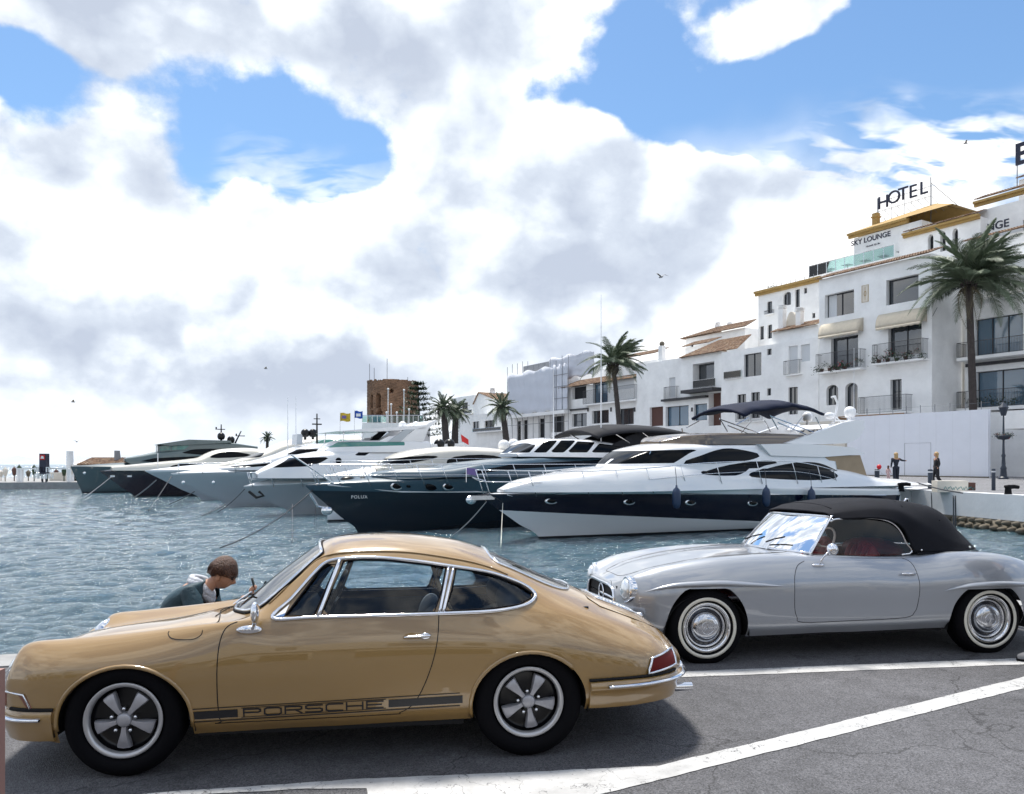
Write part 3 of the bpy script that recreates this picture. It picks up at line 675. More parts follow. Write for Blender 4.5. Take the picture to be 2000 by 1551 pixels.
    for s in (-1, 1):
        d = sh.part('doorp', 'door', paint, root, side=s)
        if s < 0:
            # handle
            P = sh.side([(1.505, .715), (1.52, .716), (1.60, .718), (1.64, .72)], -1, .026)
            MB().tube([P[0] + Vector((0, .012, 0)), P[0], P[1], P[2], P[3], P[3] + Vector((.004, .02, 0))], [.006, .009, .011, .012, .014, .012], 8, flat=.6).build('door_handle', MAT['chrome'], d, True)
            b = sh.side([(1.62, .72)], -1, .006)[0]
            MB().ball(b, .026, 8, (1.15, .45, .75)).build('handle_base', MAT['chrome'], d, True)
            c = sh.side([(1.545, .712)], -1, -.001)[0]
            MB().ball(c, .044, 8, (1.2, .06, .8)).build('handle_recess', paint, d, True)
        sh.part('vent', 'vent_window', MAT['car_glass'], root, -.006, s); sh.part('doorg', 'door_window', MAT['car_glass'], root, -.006, s); sh.part('quart', 'quarter_window', MAT['car_glass'], root, -.006, s)
    sh.part('shield', 'windshield', MAT['shield_glass'], root, -.003); sh.part('rearw', 'rear_window', MAT['shield_glass'], root, -.003)
    # inner lining seen through the glass: a dark tub, far door trim
    tub = MB(); tub.add([(.60, -.70, .26), (2.45, -.70, .26), (2.45, .70, .26), (.60, .70, .26), (.60, -.70, .78), (2.45, -.64, .80), (2.45, .64, .80), (.60, .70, .78)],
                        [(0, 1, 2, 3), (0, 1, 5, 4), (1, 2, 6, 5), (2, 3, 7, 6), (3, 0, 4, 7)]); tub.build('cabin_floor', MAT['interior_navy'], root)
    MB().prism([(.50, .60), (.58, .80), (.72, .845), (.86, .83), (.90, .76), (.90, .50), (.6, .5)], -.66, .66).build('dashboard', MAT['interior_navy'], root)
    MB().box(2.2, 2.62, -.56, .56, .60, .83).build('parcel_shelf', MAT['interior_navy'], root)
    # steering wheel
    sw = MB(); C0 = Vector((1.02, .36, .83)); ax = Vector((-.88, 0, .35)).normalized(); e1 = Vector((0, 1, 0)); e2 = ax.cross(e1)
    sw.tube([C0 + (e1 * math.cos(a) + e2 * math.sin(a)) * .19 for a in [2 * math.pi * k / 28 for k in range(28)]], .012, 8, True)
    for a in (.4, 2.74, 4.71): sw.bar(C0 - ax * .02, C0 + (e1 * math.cos(a) + e2 * math.sin(a)) * .185, .009)
    sw.bar(C0, C0 - ax * -.22, .02); sw.build('steering_wheel', MAT['gloss_black'], root, True)
    # seats
    for s in (-1, 1):
        for (x0, z0, mat_) in ((1.50, .35, 'seat_houndstooth'),):
            se = bpy.data.objects.new('seat', None); COL.objects.link(se); se.parent = root; se.location = (x0 - .02, s * .36, z0 - .10)
            b = MB()
            prof = catmull([(-.02, 0.1), (.03, .0), (.12, .0), (.20, .25), (.26, .47), (.25, .54), (.19, .55), (.13, .47), (.08, .25)], 4, True)
            V = []; nn = len(prof); ys = [-.25, -.23, -.17, 0, .17, .23, .25]; pr = [.55, .85, 1, 1, 1, .85, .55]
            cx_, cz_ = .13, .27
            for y_, k in zip(ys, pr):
                kk = 1 - (1 - k) * .35; V += [(cx_ + (a - cx_) * (k * .5 + .5), y_, cz_ + (c - cz_) * kk) for a, c in prof]
            Fs = [(i * nn + j, i * nn + (j + 1) % nn, (i + 1) * nn + (j + 1) % nn, (i + 1) * nn + j) for i in range(6) for j in range(nn)] + [tuple(range(nn)), tuple(6 * nn + k for k in range(nn))[::-1]]
            b.add(V, Fs); b.build('backrest', MAT['seat_houndstooth'], se, True)
            MB().box(-.42, .08, -.25, .25, -.05, .12).build('cushion', MAT['interior_navy'], se)
        b = MB(); b.ball((2.16, s * .30, .86), .2, 10, (.42, .85, .46)); b.build('rear_backrest', MAT['seat_houndstooth'], root, True)
    # belt hoop visible through quarter window
    MB().tube(catmull([(1.66, -.5, 1.12), (1.72, -.56, .95), (1.80, -.58, .80), (1.9, -.6, .7)], 5), .012, 6).build('seat_belt', MAT['canvas_tan'], root, True)
    # trims
    ch = MAT['chrome']; SD = (-1, 1)
    outline = [(.775, .836), (.87, .935), (.985, 1.068), (1.045, 1.124), (1.115, 1.146), (1.25, 1.154), (1.40, 1.148), (1.60, 1.124), (1.755, 1.098), (1.90, 1.074), (2.04, 1.042), (2.19, .984), (2.262, .938), (2.272, .905), (2.20, .866), (2.02, .843), (1.735, .838), (1.3, .836), (1.0, .836)]
    for s in SD:
        P = sh.side(catmull(outline, 6, True), s, .003); MB().tube(P, .0115, 8, True).build('window_trim', ch, root, True)
        for (a, b_, r) in (((1.022, .838), (1.133, 1.148), .012), ((1.700, .838), (1.762, 1.094), .009), ((1.722, .838), (1.790, 1.09), .009)):
            P = sh.side([(a[0] + (b_[0] - a[0]) * t / 8, a[1] + (b_[1] - a[1]) * t / 8) for t in range(9)], s, .004); MB().tube(P, r, 6).build('window_trim', ch, root, True)
        for pol in (vent, door_g, quart):
            P = sh.side(pol if len(pol) > 99 else [q for q in pol], s, .001); MB().tube(P, .006, 6, True).build('window_seal', MAT['matte_black'], root)
        # bright corner plate in front of the vent window
    P = [(.785, .842), (.835, .842), (.842, .86), (.86, .905)]
    V = sh.side(P, -1, .004); mesh('window_trim', V, [(0, 1, 2, 3)], ch, root)
    shp = [p for p in shield]
    top_ = sh.top([(x, y) for x, y in shp if y >= 0], .004); bot_ = sh.top([(x, -y) for x, y in shp if y >= 0], .004)
    ring = [Vector((x, y, 0)) for x, y in shp if y >= 0]
    full = [(x, y) for x, y in shp if y >= 0] + [(x, -y) for x, y in shp[::-1] if y >= 0]
    MB().tube(sh.top(full, .006), .011, 8, True).build('windshield_trim', ch, root, True)
    MB().tube(sh.top([(x + (.735 - x) * -.035, y * 1.035) for x, y in full], .002), .008, 6, True).build('windshield_seal', MAT['matte_black'], root, True)
    full = [(x, y) for x, y in rearw if y >= 0] + [(x, -y) for x, y in rearw[::-1] if y >= 0]
    MB().tube(sh.top(full, .004), .009, 6, True).build('rear_window_trim', ch, root, True)
    # drip rail
    for s in SD:
        P = sh.side(catmull([(.74, .905), (.90, 1.06), (1.02, 1.155), (1.18, 1.185), (1.5, 1.182), (1.82, 1.132), (2.0, 1.085), (2.12, 1.035)], 6), s, .002)
        MB().tube(P, .006, 6, flat=.7).build('drip_rail', paint, root, True)
        # shut lines
        P = sh.side(catmull(door[:15], 3), s, -.0005); MB().tube(P, .0032, 5).build('door_gap', MAT['cavity'], root)
        P = sh.side(catmull([(.215, .775), (.215, .762), (.24, .742), (.30, .735), (.36, .738), (.395, .757), (.40, .780)], 5), s, 0); MB().tube(P, .0026, 5).build('fuel_flap_gap', MAT['cavity'], root)
    for grp, rr_ in ((catmull(hood, 4), .0032), (lid, .003)):
        full = [(x, y) for x, y in grp if y >= 0] + [(x, -y) for x, y in grp[::-1] if y >= 0]
        MB().tube(sh.top(full, .002), rr_, 5, True).build('panel_gap', MAT['cavity'], root)
    # arch lips
    for (cx, cz, r, rz) in ((.012, .305, .345, .300), (2.215, .315, .335, .298)):
        for s in SD:
            pts = [(cx + r * 1.012 * math.cos(a * math.pi / 26), cz + rz * 1.012 * math.sin(a * math.pi / 26)) for a in range(-2, 29)]
            P = [p for p in sh.side(pts, s, -.001) if p.y * s > .66 and p.z > (.24 if p.x < 2.3 else .50)]; MB().tube(P, .012, 7).build('arch_lip', paint, root, True)
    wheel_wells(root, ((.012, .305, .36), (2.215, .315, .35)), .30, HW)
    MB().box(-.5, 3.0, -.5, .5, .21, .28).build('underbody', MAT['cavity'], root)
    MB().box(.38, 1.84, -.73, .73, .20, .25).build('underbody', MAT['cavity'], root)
    # engine grille
    gl = MB(); V = []
    g0 = MB(); P = sh.top([(2.735, -.27), (2.735, .27), (3.0, .23), (3.0, -.23)], -.004)
    for k in range(11):
        t = k / 10; x = 2.755 + .235 * t; y = .255 - .035 * t
        P = sh.top([(x, yy) for yy in np.linspace(-y, y, 9)], .004); o = MB().tube(P, .0062, 6, flat=.9); o.build('grille_slat', ch, root, True)
    pts = [(2.735, yy) for yy in np.linspace(-.275, .275, 10)] + [(3.005, yy) for yy in np.linspace(.235, -.235, 10)]
    P = sh.top(pts, .0025); mesh('grille_opening', P, [(i, i + 1, 18 - i, 19 - i) for i in range(9)], MAT['cavity'], root)
    MB().tube(sh.top(pts, .004), .006, 6, True).build('grille_frame', ch, root, True)
    # headlights
    for s in SD:
        h = bpy.data.objects.new('headlight', None); COL.objects.link(h); h.parent = root; h.location = (-.605, s * .56, .602)
        h.rotation_euler = Vector((-.80, s * .10, .60)).to_track_quat('Z', 'Y').to_euler()
        MB().lathe([(.001, .043), (.04, .040), (.075, .030), (.096, .012)], 28).build('headlight_lens', MAT['lamp_glass'], h, True)
        MB().lathe([(.094, .013), (.101, .016), (.108, .010), (.110, -.004), (.108, -.05)], 32, cap=False).build('headlight_ring', ch, h, True)
        MB().tube(sh.hit((0, 0, 0), (1, 0, 0)) and [(-.66, s * .575, .505), (-.675, s * .56, .49), (-.675, s * .54, .49)], .014, 6).build('horn_grille', ch, root, True)
    # front indicators and bumpers
    def wrap(pts, y0, y1): return pts
    for s in SD:
        ind = [(-.632, .475), (-.500, .468), (-.462, .392), (-.645, .392)]
        P = sh.side(ind, s, .008); Pc = MB(); Pc.add(P + [p + Vector((.02, -s * .02, 0)) for p in P], [(0, 1, 2, 3), (0, 1, 5, 4), (1, 2, 6, 5), (2, 3, 7, 6), (3, 0, 4, 7)])
        Pc.build('indicator_lamp', MAT['amber'], root)
        MB().tube(P, .006, 6, True).build('indicator_trim', ch, root, True)
        tl = [(2.930, .452), (2.972, .550), (3.135, .572), (3.165, .53), (3.150, .470)]
        V = []; nx_, nz_ = 8, 3
        for i in range(nx_ + 1):
            t = i / nx_; xb, zb_, xt, zt = 2.930 + .220 * t, .452 + .018 * t, 2.966 + .180 * t, .534 + .020 * t
            for j in range(nz_ + 1): V.append((xb + (xt - xb) * j / nz_, zb_ + (zt - zb_) * j / nz_))
        P = sh.side(V, s, .012); mesh('tail_lamp', P, [(i * 4 + j, (i + 1) * 4 + j, (i + 1) * 4 + j + 1, i * 4 + j + 1) for i in range(nx_) for j in range(nz_)], MAT['tail_red'], root, True)
        ring = [P[i * 4] for i in range(9)] + [P[32 + j] for j in range(1, 4)] + [P[i * 4 + 3] for i in range(7, -1, -1)] + [P[2], P[1]]
        MB().tube(ring, .0075, 6, True).build('tail_lamp_trim', ch, root, True)
        P = sh.side([(-.345 - .03 * k, .388) for k in range(9)], s, .006); MB().tube(P, .010, 5).build('bumper_gap', MAT['cavity'], root)
        P = sh.side([(2.565 + .045 * k, .440) for k in range(14)], s, .006); MB().tube(P, .010, 5).build('bumper_gap', MAT['cavity'], root)
    # body-coloured bumpers: profiles swept along the plan outline
    def bumper(name, path, prof, strip):
        V = []; n = len(prof); path = catmull(path, 5); m_ = MB()
        full = [(x, -y) for x, y in path] + [(x, y) for x, y in path[::-1]][1:]
        pts = []
        for i, (x, y) in enumerate(full):
            a = Vector(full[max(i - 1, 0)]); b = Vector(full[min(i + 1, len(full) - 1)]); t = (b - a).normalized(); nrm = Vector((t.y, -t.x)) 
            cen = Vector((1.3, 0)); 
            if nrm.dot(Vector((x, y)) - cen) < 0: nrm = -nrm
            pts.append((Vector((x, y)), nrm)); 
            for o, z in prof: V.append((x + nrm.x * o, y + nrm.y * o, z))
        Fs = [(i * n + j, i * n + j + 1, (i + 1) * n + j + 1, (i + 1) * n + j) for i in range(len(full) - 1) for j in range(n - 1)] + [tuple(range(n))[::-1], tuple((len(full) - 1) * n + k for k in range(n))]
        m_.add(V, Fs); b = m_.build(name, paint, root, True, 50)
        P = [(p.x + q.x * strip[0], p.y + q.y * strip[0], strip[1]) for p, q in pts][strip[2]:-strip[2]]
        MB().tube(P, .021, 10, flat=.5).build('bumper_trim', ch, b, True)
        P = [(p.x + q.x * (strip[0] + .008), p.y + q.y * (strip[0] + .008), strip[1]) for p, q in pts][strip[2]:-strip[2]]
        MB().tube(P, .0115, 8, flat=.5).build('bumper_rubber', MAT['matte_black'], b, True)
    bumper('front_bumper', [(-.352, .775), (-.45, .765), (-.55, .73), (-.645, .64), (-.70, .50), (-.735, .30), (-.745, 0)],
           [(-.05, .205), (-.01, .215), (.010, .27), (.022, .315), (.026, .34), (.026, .36), (.016, .378), (-.02, .382)], (.026, .338, 3))
    bumper('rear_bumper', [(2.57, .79), (2.70, .785), (2.86, .757), (3.02, .69), (3.13, .60), (3.20, .47), (3.25, .25), (3.26, 0)],
           [(-.05, .268), (0, .272), (.018, .32), (.024, .36), (.040, .378), (.052, .395), (.046, .418), (.02, .432), (-.02, .434)], (.050, .404, 4))
    for s in SD:
        MB().ball((3.235, s * .42, .40), .06, 8, (.7, .5, 1.)).build('overrider', ch, root, True)
    MB().tube([(3.10, -.50, .30), (3.30, -.50, .30)], .027, 14, cap=False).build('exhaust_pipe', ch, root, True)
    # side stripe with lettering
    for s in SD:
        zb = lambda x: .292 + (x - .35) * .022
        for (xa, xb, lo, hi) in ((.345, 1.815, .070, .075), (.345, 1.815, -.004, .002), (.345, .600, .014, .058), (1.415, 1.83, .014, .058), (.618, 1.400, .0605, .0645), (.618, 1.400, .0085, .012)):
            if hi < .0: continue
            q = ((xa, zb(xa) + lo, zb(xa) + hi), (xb, zb(xb) + lo, zb(xb) + hi)); side_panel(root, 'side_stripe', sh, q, MAT['stripe_black'], s, .003, 28, 1)
        # wide letters drawn as strokes in a 1 x 1 cell
        r_ = .22; G = {'P': [[(0, 0), (0, 1), (.85, 1), (1, .9), (1, .62), (.85, .5), (0, .5)]], 'O': [[(.15, 0), (0, .15), (0, .85), (.15, 1), (.85, 1), (1, .85), (1, .15), (.85, 0), (.15, 0)]],
                        'R': [[(0, 0), (0, 1), (.85, 1), (1, .9), (1, .62), (.85, .5), (0, .5)], [(.6, .5), (1, 0)]], 'S': [[(1, 1), (.15, 1), (0, .88), (0, .62), (.15, .5), (.85, .5), (1, .38), (1, .12), (.85, 0), (0, 0)]],
                        'C': [[(1, 1), (.15, 1), (0, .85), (0, .15), (.15, 0), (1, 0)]], 'H': [[(0, 0), (0, 1)], [(1, 0), (1, 1)], [(0, .5), (1, .5)]], 'E': [[(1, 1), (0, 1), (0, 0), (1, 0)], [(0, .5), (.9, .5)]]}
        word = 'PORSCHE'; x0 = .632; cw = .088; gap = .0225; sw_ = .0042
        for k, chh in enumerate(word):
            m_ = MB(); kk = k if s < 0 else 6 - k
            bx = x0 + kk * (cw + gap)
            for stroke in G[chh]:
                for (a, b_) in zip(stroke, stroke[1:]):
                    A = np.array([a[0] * cw, a[1] * .038]); B = np.array([b_[0] * cw, b_[1] * .038]); d = B - A; L_ = np.linalg.norm(d); d /= L_; nn = np.array([-d[1], d[0]]) * sw_
                    A = A - d * sw_; B = B + d * sw_
                    if s > 0: A, B, nn = np.array([cw - A[0], A[1]]), np.array([cw - B[0], B[1]]), np.array([-nn[0], nn[1]])
                    q = [A + nn, A - nn, B - nn, B + nn]; pts = [(bx + p[0], zb(bx) + .0175 + p[1]) for p in q]
                    P = sh.side(pts, s, .0034); m_.add(P, [(0, 1, 2, 3)])
            m_.build('letter', MAT['stripe_black'], root)
    # mirror
    b = sh.side([(.665, .79)], -1, .0)[0]
    mr_ = bpy.data.objects.new('door_mirror', None); COL.objects.link(mr_); mr_.parent = root; mr_.location = b
    MB().ball((-.01, -.012, -.008), .062, 10, (1.15, .35, .40)).build('mirror_foot', ch, mr_, True)
    MB().tube([(.01, -.02, .0), (.03, -.05, .05), (.035, -.055, .09)], [.014, .011, .010], 8).build('mirror_stem', ch, mr_, True)
    MB().ball((.03, -.06, .095), .052, 10, (.45, 1., 1.15)).build('mirror_head', ch, mr_, True)
    b = sh.side([(.66, .81)], 1, .0)[0]
    MB().tube([b, b + Vector((.02, .03, .05)), b + Vector((.02, .04, .08))], [.012, .01, .01], 8).ball(b + Vector((.02, .045, .09)), .045, 8, (.45, 1, 1)).build('door_mirror', ch, root, True)
    # wipers, washer, vents
    for y0 in (-.10, .30):
        P = sh.top([(.44, y0), (.50, y0 - .02)], .02); Q = sh.top([(.56, y0 - .06), (.60, y0 - .20), (.63, y0 - .34)], .016)
        MB().tube([P[0], P[1], Q[0]], .007, 6).build('wiper_arm', ch, root); 
        B = sh.top([(.47, y0 + .14), (.52, y0 + .02), (.56, y0 - .1), (.60, y0 - .22)], .012); MB().tube(B, .006, 5).build('wiper_blade', MAT['matte_black'], root)
    P = sh.top([(.365, yy) for yy in np.linspace(-.30, .30, 13)], .003); MB().tube(P, .004, 6, flat=.4).build('air_intake', MAT['matte_black'], root)
    # dash vent / lettering plates on tail
    MB().tube(sh.top([(3.10, -.12), (3.12, 0), (3.10, .12)], .004), .008, 5).build('tail_emblem', ch, root)
    # wheels
    b0f, b0r = R(-92), R(-82)
    for (x, z, bl) in ((0, .310, b0f), (2.215, .318, b0r)):
        w = fuchs_wheel(root, x, -HW + .045, z, .318 if x > 1 else .310, -1, bl)
        fuchs_wheel(root, x, HW - .045, z, .318 if x > 1 else .310, 1, bl + .5)
    roll(root, .036, HW, .018)
    return root, sh
def disc_wheel(parent, x, y, z, R0, sgn):
    w = bpy.data.objects.new('wheel', None); COL.objects.link(w); w.parent = parent; w.location = (x, y, z); w.rotation_euler = (0, 0, 0 if sgn < 0 else math.pi)
    T = R0; k = T / .325
    MB().lathe([(.195 * k, .01), (.205 * k, -.012), (.225 * k, -.028), (.262 * k, -.030), (T - .025, -.016), (T - .004, .01), (T, .03), (T, .13), (T - .01, .15), (.2 * k, .16)], 64, 'y', cap=False).build('tyre', MAT['rubber'], w, True)
    MB().lathe([(.2290 * k, -.0300), (.2295 * k, -.0345), (.2550 * k, -.0350), (.2560 * k, -.0300)], 64, 'y', cap=False).build('whitewall_stripe', MAT['whitewall'], w, True)
    MB().lathe([(.180 * k, .008), (.183 * k, -.014), (.205 * k, -.022), (.212 * k, -.016), (.212 * k, .0)], 64, 'y', cap=False).build('whitewall_stripe', MAT['whitewall'], w, True)
    MB().lathe([(.205 * k, -.0245), (.197 * k, -.028), (.186 * k, -.022), (.181 * k, -.006)], 64, 'y', cap=False).build('rim_ring', MAT['chrome'], w, True)
    MB().lathe([(.182 * k, .0), (.175 * k, .02), (.15 * k, .032), (.001, .034)], 48, 'y', cap=False).build('rim', MAT['rim_dark'], w, True)
    MB().lathe([(.172 * k, .012), (.165 * k, .004), (.156 * k, .012), (.150 * k, .028)], 48, 'y', cap=False).build('rim_band', MAT['chrome'], w, True)
    MB().lathe([(.001, -.038), (.035, -.037), (.070, -.033), (.100, -.024), (.118, -.010), (.126, .008), (.127, .03)], 48, 'y', cap=False).build('hub_cap', MAT['cap_chrome'], w, True)
    MB().tube([(math.cos(a) * .052, -.0365, math.sin(a) * .052) for a in [2 * math.pi * q / 40 for q in range(40)]], .0022, 6, True).build('cap_ring', MAT['chrome'], w, True)
    MB().tube([(math.cos(a) * .088, -.029, math.sin(a) * .088) for a in [2 * math.pi * q / 44 for q in range(44)]], .0018, 6, True).build('cap_ring', MAT['chrome'], w, True)
    st = MB(); c = (0, -.044, 0); off = .12 if x < 1 else .55
    for q in range(3):
        a = R(90) + off + q * 2 * math.pi / 3; p = (math.cos(a), math.sin(a)); n_ = (-p[1], p[0])
        for s_ in (-1, 1): st.add([c, (p[0] * .036, -.0375, p[1] * .036), (p[0] * .004 + n_[0] * .006 * s_ - 0 * p[0], -.0375, p[1] * .004 + n_[1] * .006 * s_)], [(0, 1, 2)])
    st.build('cap_star', MAT['rim_lip'], w)
def roadster():
    S = .985; HW = .845
    root = car_root('roadster', 'silver classic open roadster with closed black soft top, red seats and white-ringed tyres', (1383, 1298), (1937, 1277), HW, S)
    WB = 2.604
    st = {  # rocker, sill, widest, shoulder, crest, inner, hood, centre
     0: [(-.70, .30, .30), (-.78, .36, .40), (-.80, .38, .48), (-.785, .38, .56), (-.76, .36, .62), (-.74, .27, .645), (-.745, .14, .655), (-.75, 0, .66)],
     1: [(-.60, .55, .25), (-.66, .62, .36), (-.675, .66, .46), (-.672, .665, .57), (-.665, .60, .70), (-.655, .42, .66), (-.66, .22, .69), (-.665, 0, .705)],
     2: [(-.46, .70, .22), (-.50, .755, .32), (-.52, .765, .45), (-.53, .765, .58), (-.55, .65, .742), (-.52, .45, .705), (-.52, .22, .745), (-.52, 0, .765)],
     3: [(-.30, .75, .21), (-.32, .80, .30), (-.33, .815, .45), (-.33, .81, .60), (-.34, .67, .795), (-.33, .47, .765), (-.33, .22, .80), (-.33, 0, .82)],
     4: [(.05, .77, .21), (.05, .82, .29), (.05, .845, .45), (.05, .835, .64), (.05, .685, .852), (.05, .48, .838), (.05, .24, .868), (.05, 0, .885)],
     5: [(.40, .77, .21), (.40, .82, .28), (.40, .845, .44), (.40, .835, .65), (.40, .70, .872), (.40, .49, .872), (.40, .24, .90), (.40, 0, .915)],
     6: [(.75, .77, .215), (.75, .82, .28), (.75, .842, .44), (.75, .828, .67), (.75, .71, .872), (.75, .50, .89), (.75, .24, .915), (.75, 0, .925)],
     7: [(1.05, .77, .22), (1.05, .82, .285), (1.05, .838, .44), (1.05, .82, .68), (1.05, .715, .862), (1.05, .60, .888), (1.05, .3, .90), (1.05, 0, .905)],
     8: [(1.45, .77, .22), (1.45, .82, .29), (1.45, .835, .44), (1.45, .818, .68), (1.45, .72, .852), (1.45, .60, .868), (1.45, .3, .87), (1.45, 0, .87)],
     9: [(1.82, .77, .225), (1.82, .82, .29), (1.82, .835, .44), (1.82, .815, .67), (1.82, .70, .846), (1.82, .58, .862), (1.82, .3, .88), (1.82, 0, .885)],
     10: [(2.10, .775, .23), (2.10, .825, .30), (2.10, .842, .45), (2.10, .835, .66), (2.10, .70, .862), (2.10, .54, .875), (2.10, .3, .895), (2.10, 0, .90)],
     11: [(2.40, .78, .23), (2.40, .83, .30), (2.40, .85, .45), (2.40, .85, .66), (2.40, .715, .880), (2.40, .52, .875), (2.40, .27, .895), (2.40, 0, .90)],
     12: [(2.75, .78, .235), (2.75, .825, .30), (2.75, .848, .45), (2.75, .845, .64), (2.75, .71, .862), (2.75, .50, .845), (2.75, .25, .865), (2.75, 0, .87)],
     13: [(3.05, .75, .25), (3.05, .79, .32), (3.05, .815, .45), (3.05, .80, .62), (3.05, .67, .80), (3.05, .47, .78), (3.05, .25, .795), (3.05, 0, .80)],
     14: [(3.35, .64, .28), (3.38, .68, .36), (3.40, .70, .46), (3.38, .68, .58), (3.34, .56, .70), (3.34, .42, .68), (3.34, .22, .69), (3.34, 0, .695)],
     15: [(3.52, .42, .34), (3.56, .44, .42), (3.58, .45, .47), (3.57, .43, .52), (3.55, .38, .58), (3.54, .3, .58), (3.54, .15, .585), (3.54, 0, .59)],
    }
    for i_ in (0, 1, 2): st[i_] = [(x_ if x_ > -.35 else -.35 + (x_ + .35) * .84, y_, z_) for x_, y_, z_ in st[i_]]
    for i_ in st: st[i_][6:] = [(x_, y_, z_ - (.022 if i_ < 7 else 0)) for x_, y_, z_ in st[i_][6:]]
    K = len(st); lines = [[st[i][k] for i in range(K)] for k in range(8)]
    c4 = [.0] * K; c4[7] = c4[8] = c4[9] = .2
    sh = net_shell(lines, 10, 7, {4: c4})
    def arch(cx, r, zc, rz, ztop): return [(cx + r * math.cos(a * math.pi / 40), min(ztop, zc + rz * math.sin(a * math.pi / 40))) for a in range(0, 41)] + [(cx - r, 0), (cx + r, 0)]
    for (cx, r, zc, rz, zt) in ((.003, .355, .28, .40, .628), (2.575, .365, .28, .36, .572)):
        sh.carve('body', None, arch(cx, r, zc, rz, zt), ok=lambda c: c[2] < .72 and abs(c[1]) > .5)
    cock = [(1.10, -.1), (1.10, .1), (1.13, .5), (1.16, .64), (1.5, .655), (1.85, .63), (2.05, .56), (2.08, .3), (2.08, -.1)]
    sh.carve('body', None, cock, 'xy', ok=lambda c: c[2] > .78)
    hood = catmull([(-.60, -.1), (-.60, .1), (-.55, .28), (-.3, .37), (.2, .43), (.7, .50), (.86, .50), (.90, .35), (.90, -.1)], 4)
    sh.carve('body', 'hood', hood, 'xy', ok=lambda c: c[2] > .6 and c[0] < 1.)
    door = catmull([(.905, .835), (.83, .80), (.785, .72), (.768, .60), (.768, .45), (.79, .37), (.845, .325), (1.3, .326), (1.78, .338), (1.875, .385), (1.905, .46), (1.925, .60), (1.922, .72), (1.905, .80), (1.86, .835), (1.80, .838)], 4)
    sh.carve('body', 'doorp', door, ok=lambda c: c[2] < .85 and abs(c[1]) > .55)
    paint = MAT['car_silver']; ch = MAT['chrome']
    gr = [(-.47, .455), (-.40, .60), (.40, .60), (.47, .455), (.38, .40), (-.38, .40)]
    sh.carve('body', None, gr, 'yz', ok=lambda c: c[0] < -.55)
    body = sh.part('body', 'body', paint, root); sh.part('hood', 'hood', paint, root)
    for s in (-1, 1):
        d = sh.part('doorp', 'door', paint, root, side=s)
        P = sh.side([(1.77, .705), (1.80, .707), (1.88, .703), (1.895, .70)], s, .028)
        MB().tube([P[0] + Vector((0, -.018 * s, 0)), P[0], P[1], P[2], P[3] + Vector((0, -.02 * s, 0))], [.006, .008, .009, .010, .014], 8).build('door_handle', ch, d, True)
        P = sh.side(door[:-3], s, -.0008); MB().tube(P, .003, 5).build('door_gap', MAT['cavity'], root)
    full = [(x, y) for x, y in hood if y >= 0] + [(x, -y) for x, y in hood[::-1] if y >= 0]
    MB().tube(sh.top(full, -.0005), .0028, 5, True).build('panel_gap', MAT['cavity'], root)
    # eyebrow flares over the wheels
    def brow(keys, s):
        P = []; W = []
        for i in range(33):
            t = i / 32; x = keys[0][0] + (keys[-1][0] - keys[0][0]) * t; z = sinterp([(k[0], k[1]) for k in keys], x); w = sinterp([(k[0], k[2]) for k in keys], x)
            P.append((x, z)); W.append(w)
        C = sh.side(P, s, 0); V = []; n = 10; prof = [(.0, .9), (.35, 1.0), (.75, .8), (.98, .35), (1.0, 0), (.85, -.25), (.4, -.5), (0, -.6)]
        for c, w in zip(C, W):
            for o, u in prof: V.append((c.x, c.y + s * (o * w * 1.25 - .004), c.z + u * w * .8))
        m_ = len(prof); Fs = [(i * m_ + j, i * m_ + j + 1, (i + 1) * m_ + j + 1, (i + 1) * m_ + j) for i in range(32) for j in range(m_ - 1)]
        MB().add(V, Fs).build('fender_flare', paint, root, True)
    for s in (-1, 1):
        brow([(-.525, .598, .002), (-.40, .632, .020), (-.235, .655, .036), (.076, .664, .042), (.40, .648, .030), (.60, .636, .014), (.70, .632, .002)], s)
        brow([(2.14, .560, .002), (2.25, .582, .018), (2.42, .602, .034), (2.65, .608, .040), (2.92, .597, .036), (3.10, .585, .02), (3.25, .575, .002)], s)
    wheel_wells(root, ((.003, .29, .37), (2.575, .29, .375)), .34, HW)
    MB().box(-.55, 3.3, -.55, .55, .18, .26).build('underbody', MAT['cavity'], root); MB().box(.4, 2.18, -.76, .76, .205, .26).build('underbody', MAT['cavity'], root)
    # grille mouth with chrome surround and a bar
    MB().box(-.68, -.60, -.48, .48, .38, .62).build('grille_cavity', MAT['cavity'], root)
    def front(y, z, off=.0): return sh.hit((-4, y, z), (1, 0, 0), off)
    ring = [Vector((front(y * 1.02, z).x - .008, y, z)) for y, z in catmull([(-.47, .455), (-.40, .60), (0, .615), (.40, .60), (.47, .455), (.38, .40), (0, .39), (-.38, .40)], 4, True)]
    MB().tube(ring, .013, 8, True).build('grille_frame', ch, root, True)
    MB().tube([(-.67, -.44, .50), (-.685, 0, .505), (-.67, .44, .50)], .012, 8).build('grille_bar', ch, root, True)
    MB().tube([(-.69, math.cos(a) * .085, .505 + math.sin(a) * .085) for a in [2 * math.pi * k / 24 for k in range(24)]], .009, 6, True).build('grille_star', ch, root, True)
    for s in (-1, 1):
        h = bpy.data.objects.new('headlight', None); COL.objects.link(h); h.parent = root; h.location = (-.622, s * .605, .605)
        h.rotation_euler = Vector((-1, s * .06, .10)).to_track_quat('Z', 'Y').to_euler()
        MB().lathe([(.001, .058), (.045, .052), (.08, .036), (.100, .014)], 28).build('headlight_lens', MAT['lamp_glass'], h, True)
        MB().lathe([(.098, .016), (.108, .020), (.116, .010), (.119, -.012), (.115, -.08)], 36, cap=False).build('headlight_ring', ch, h, True)
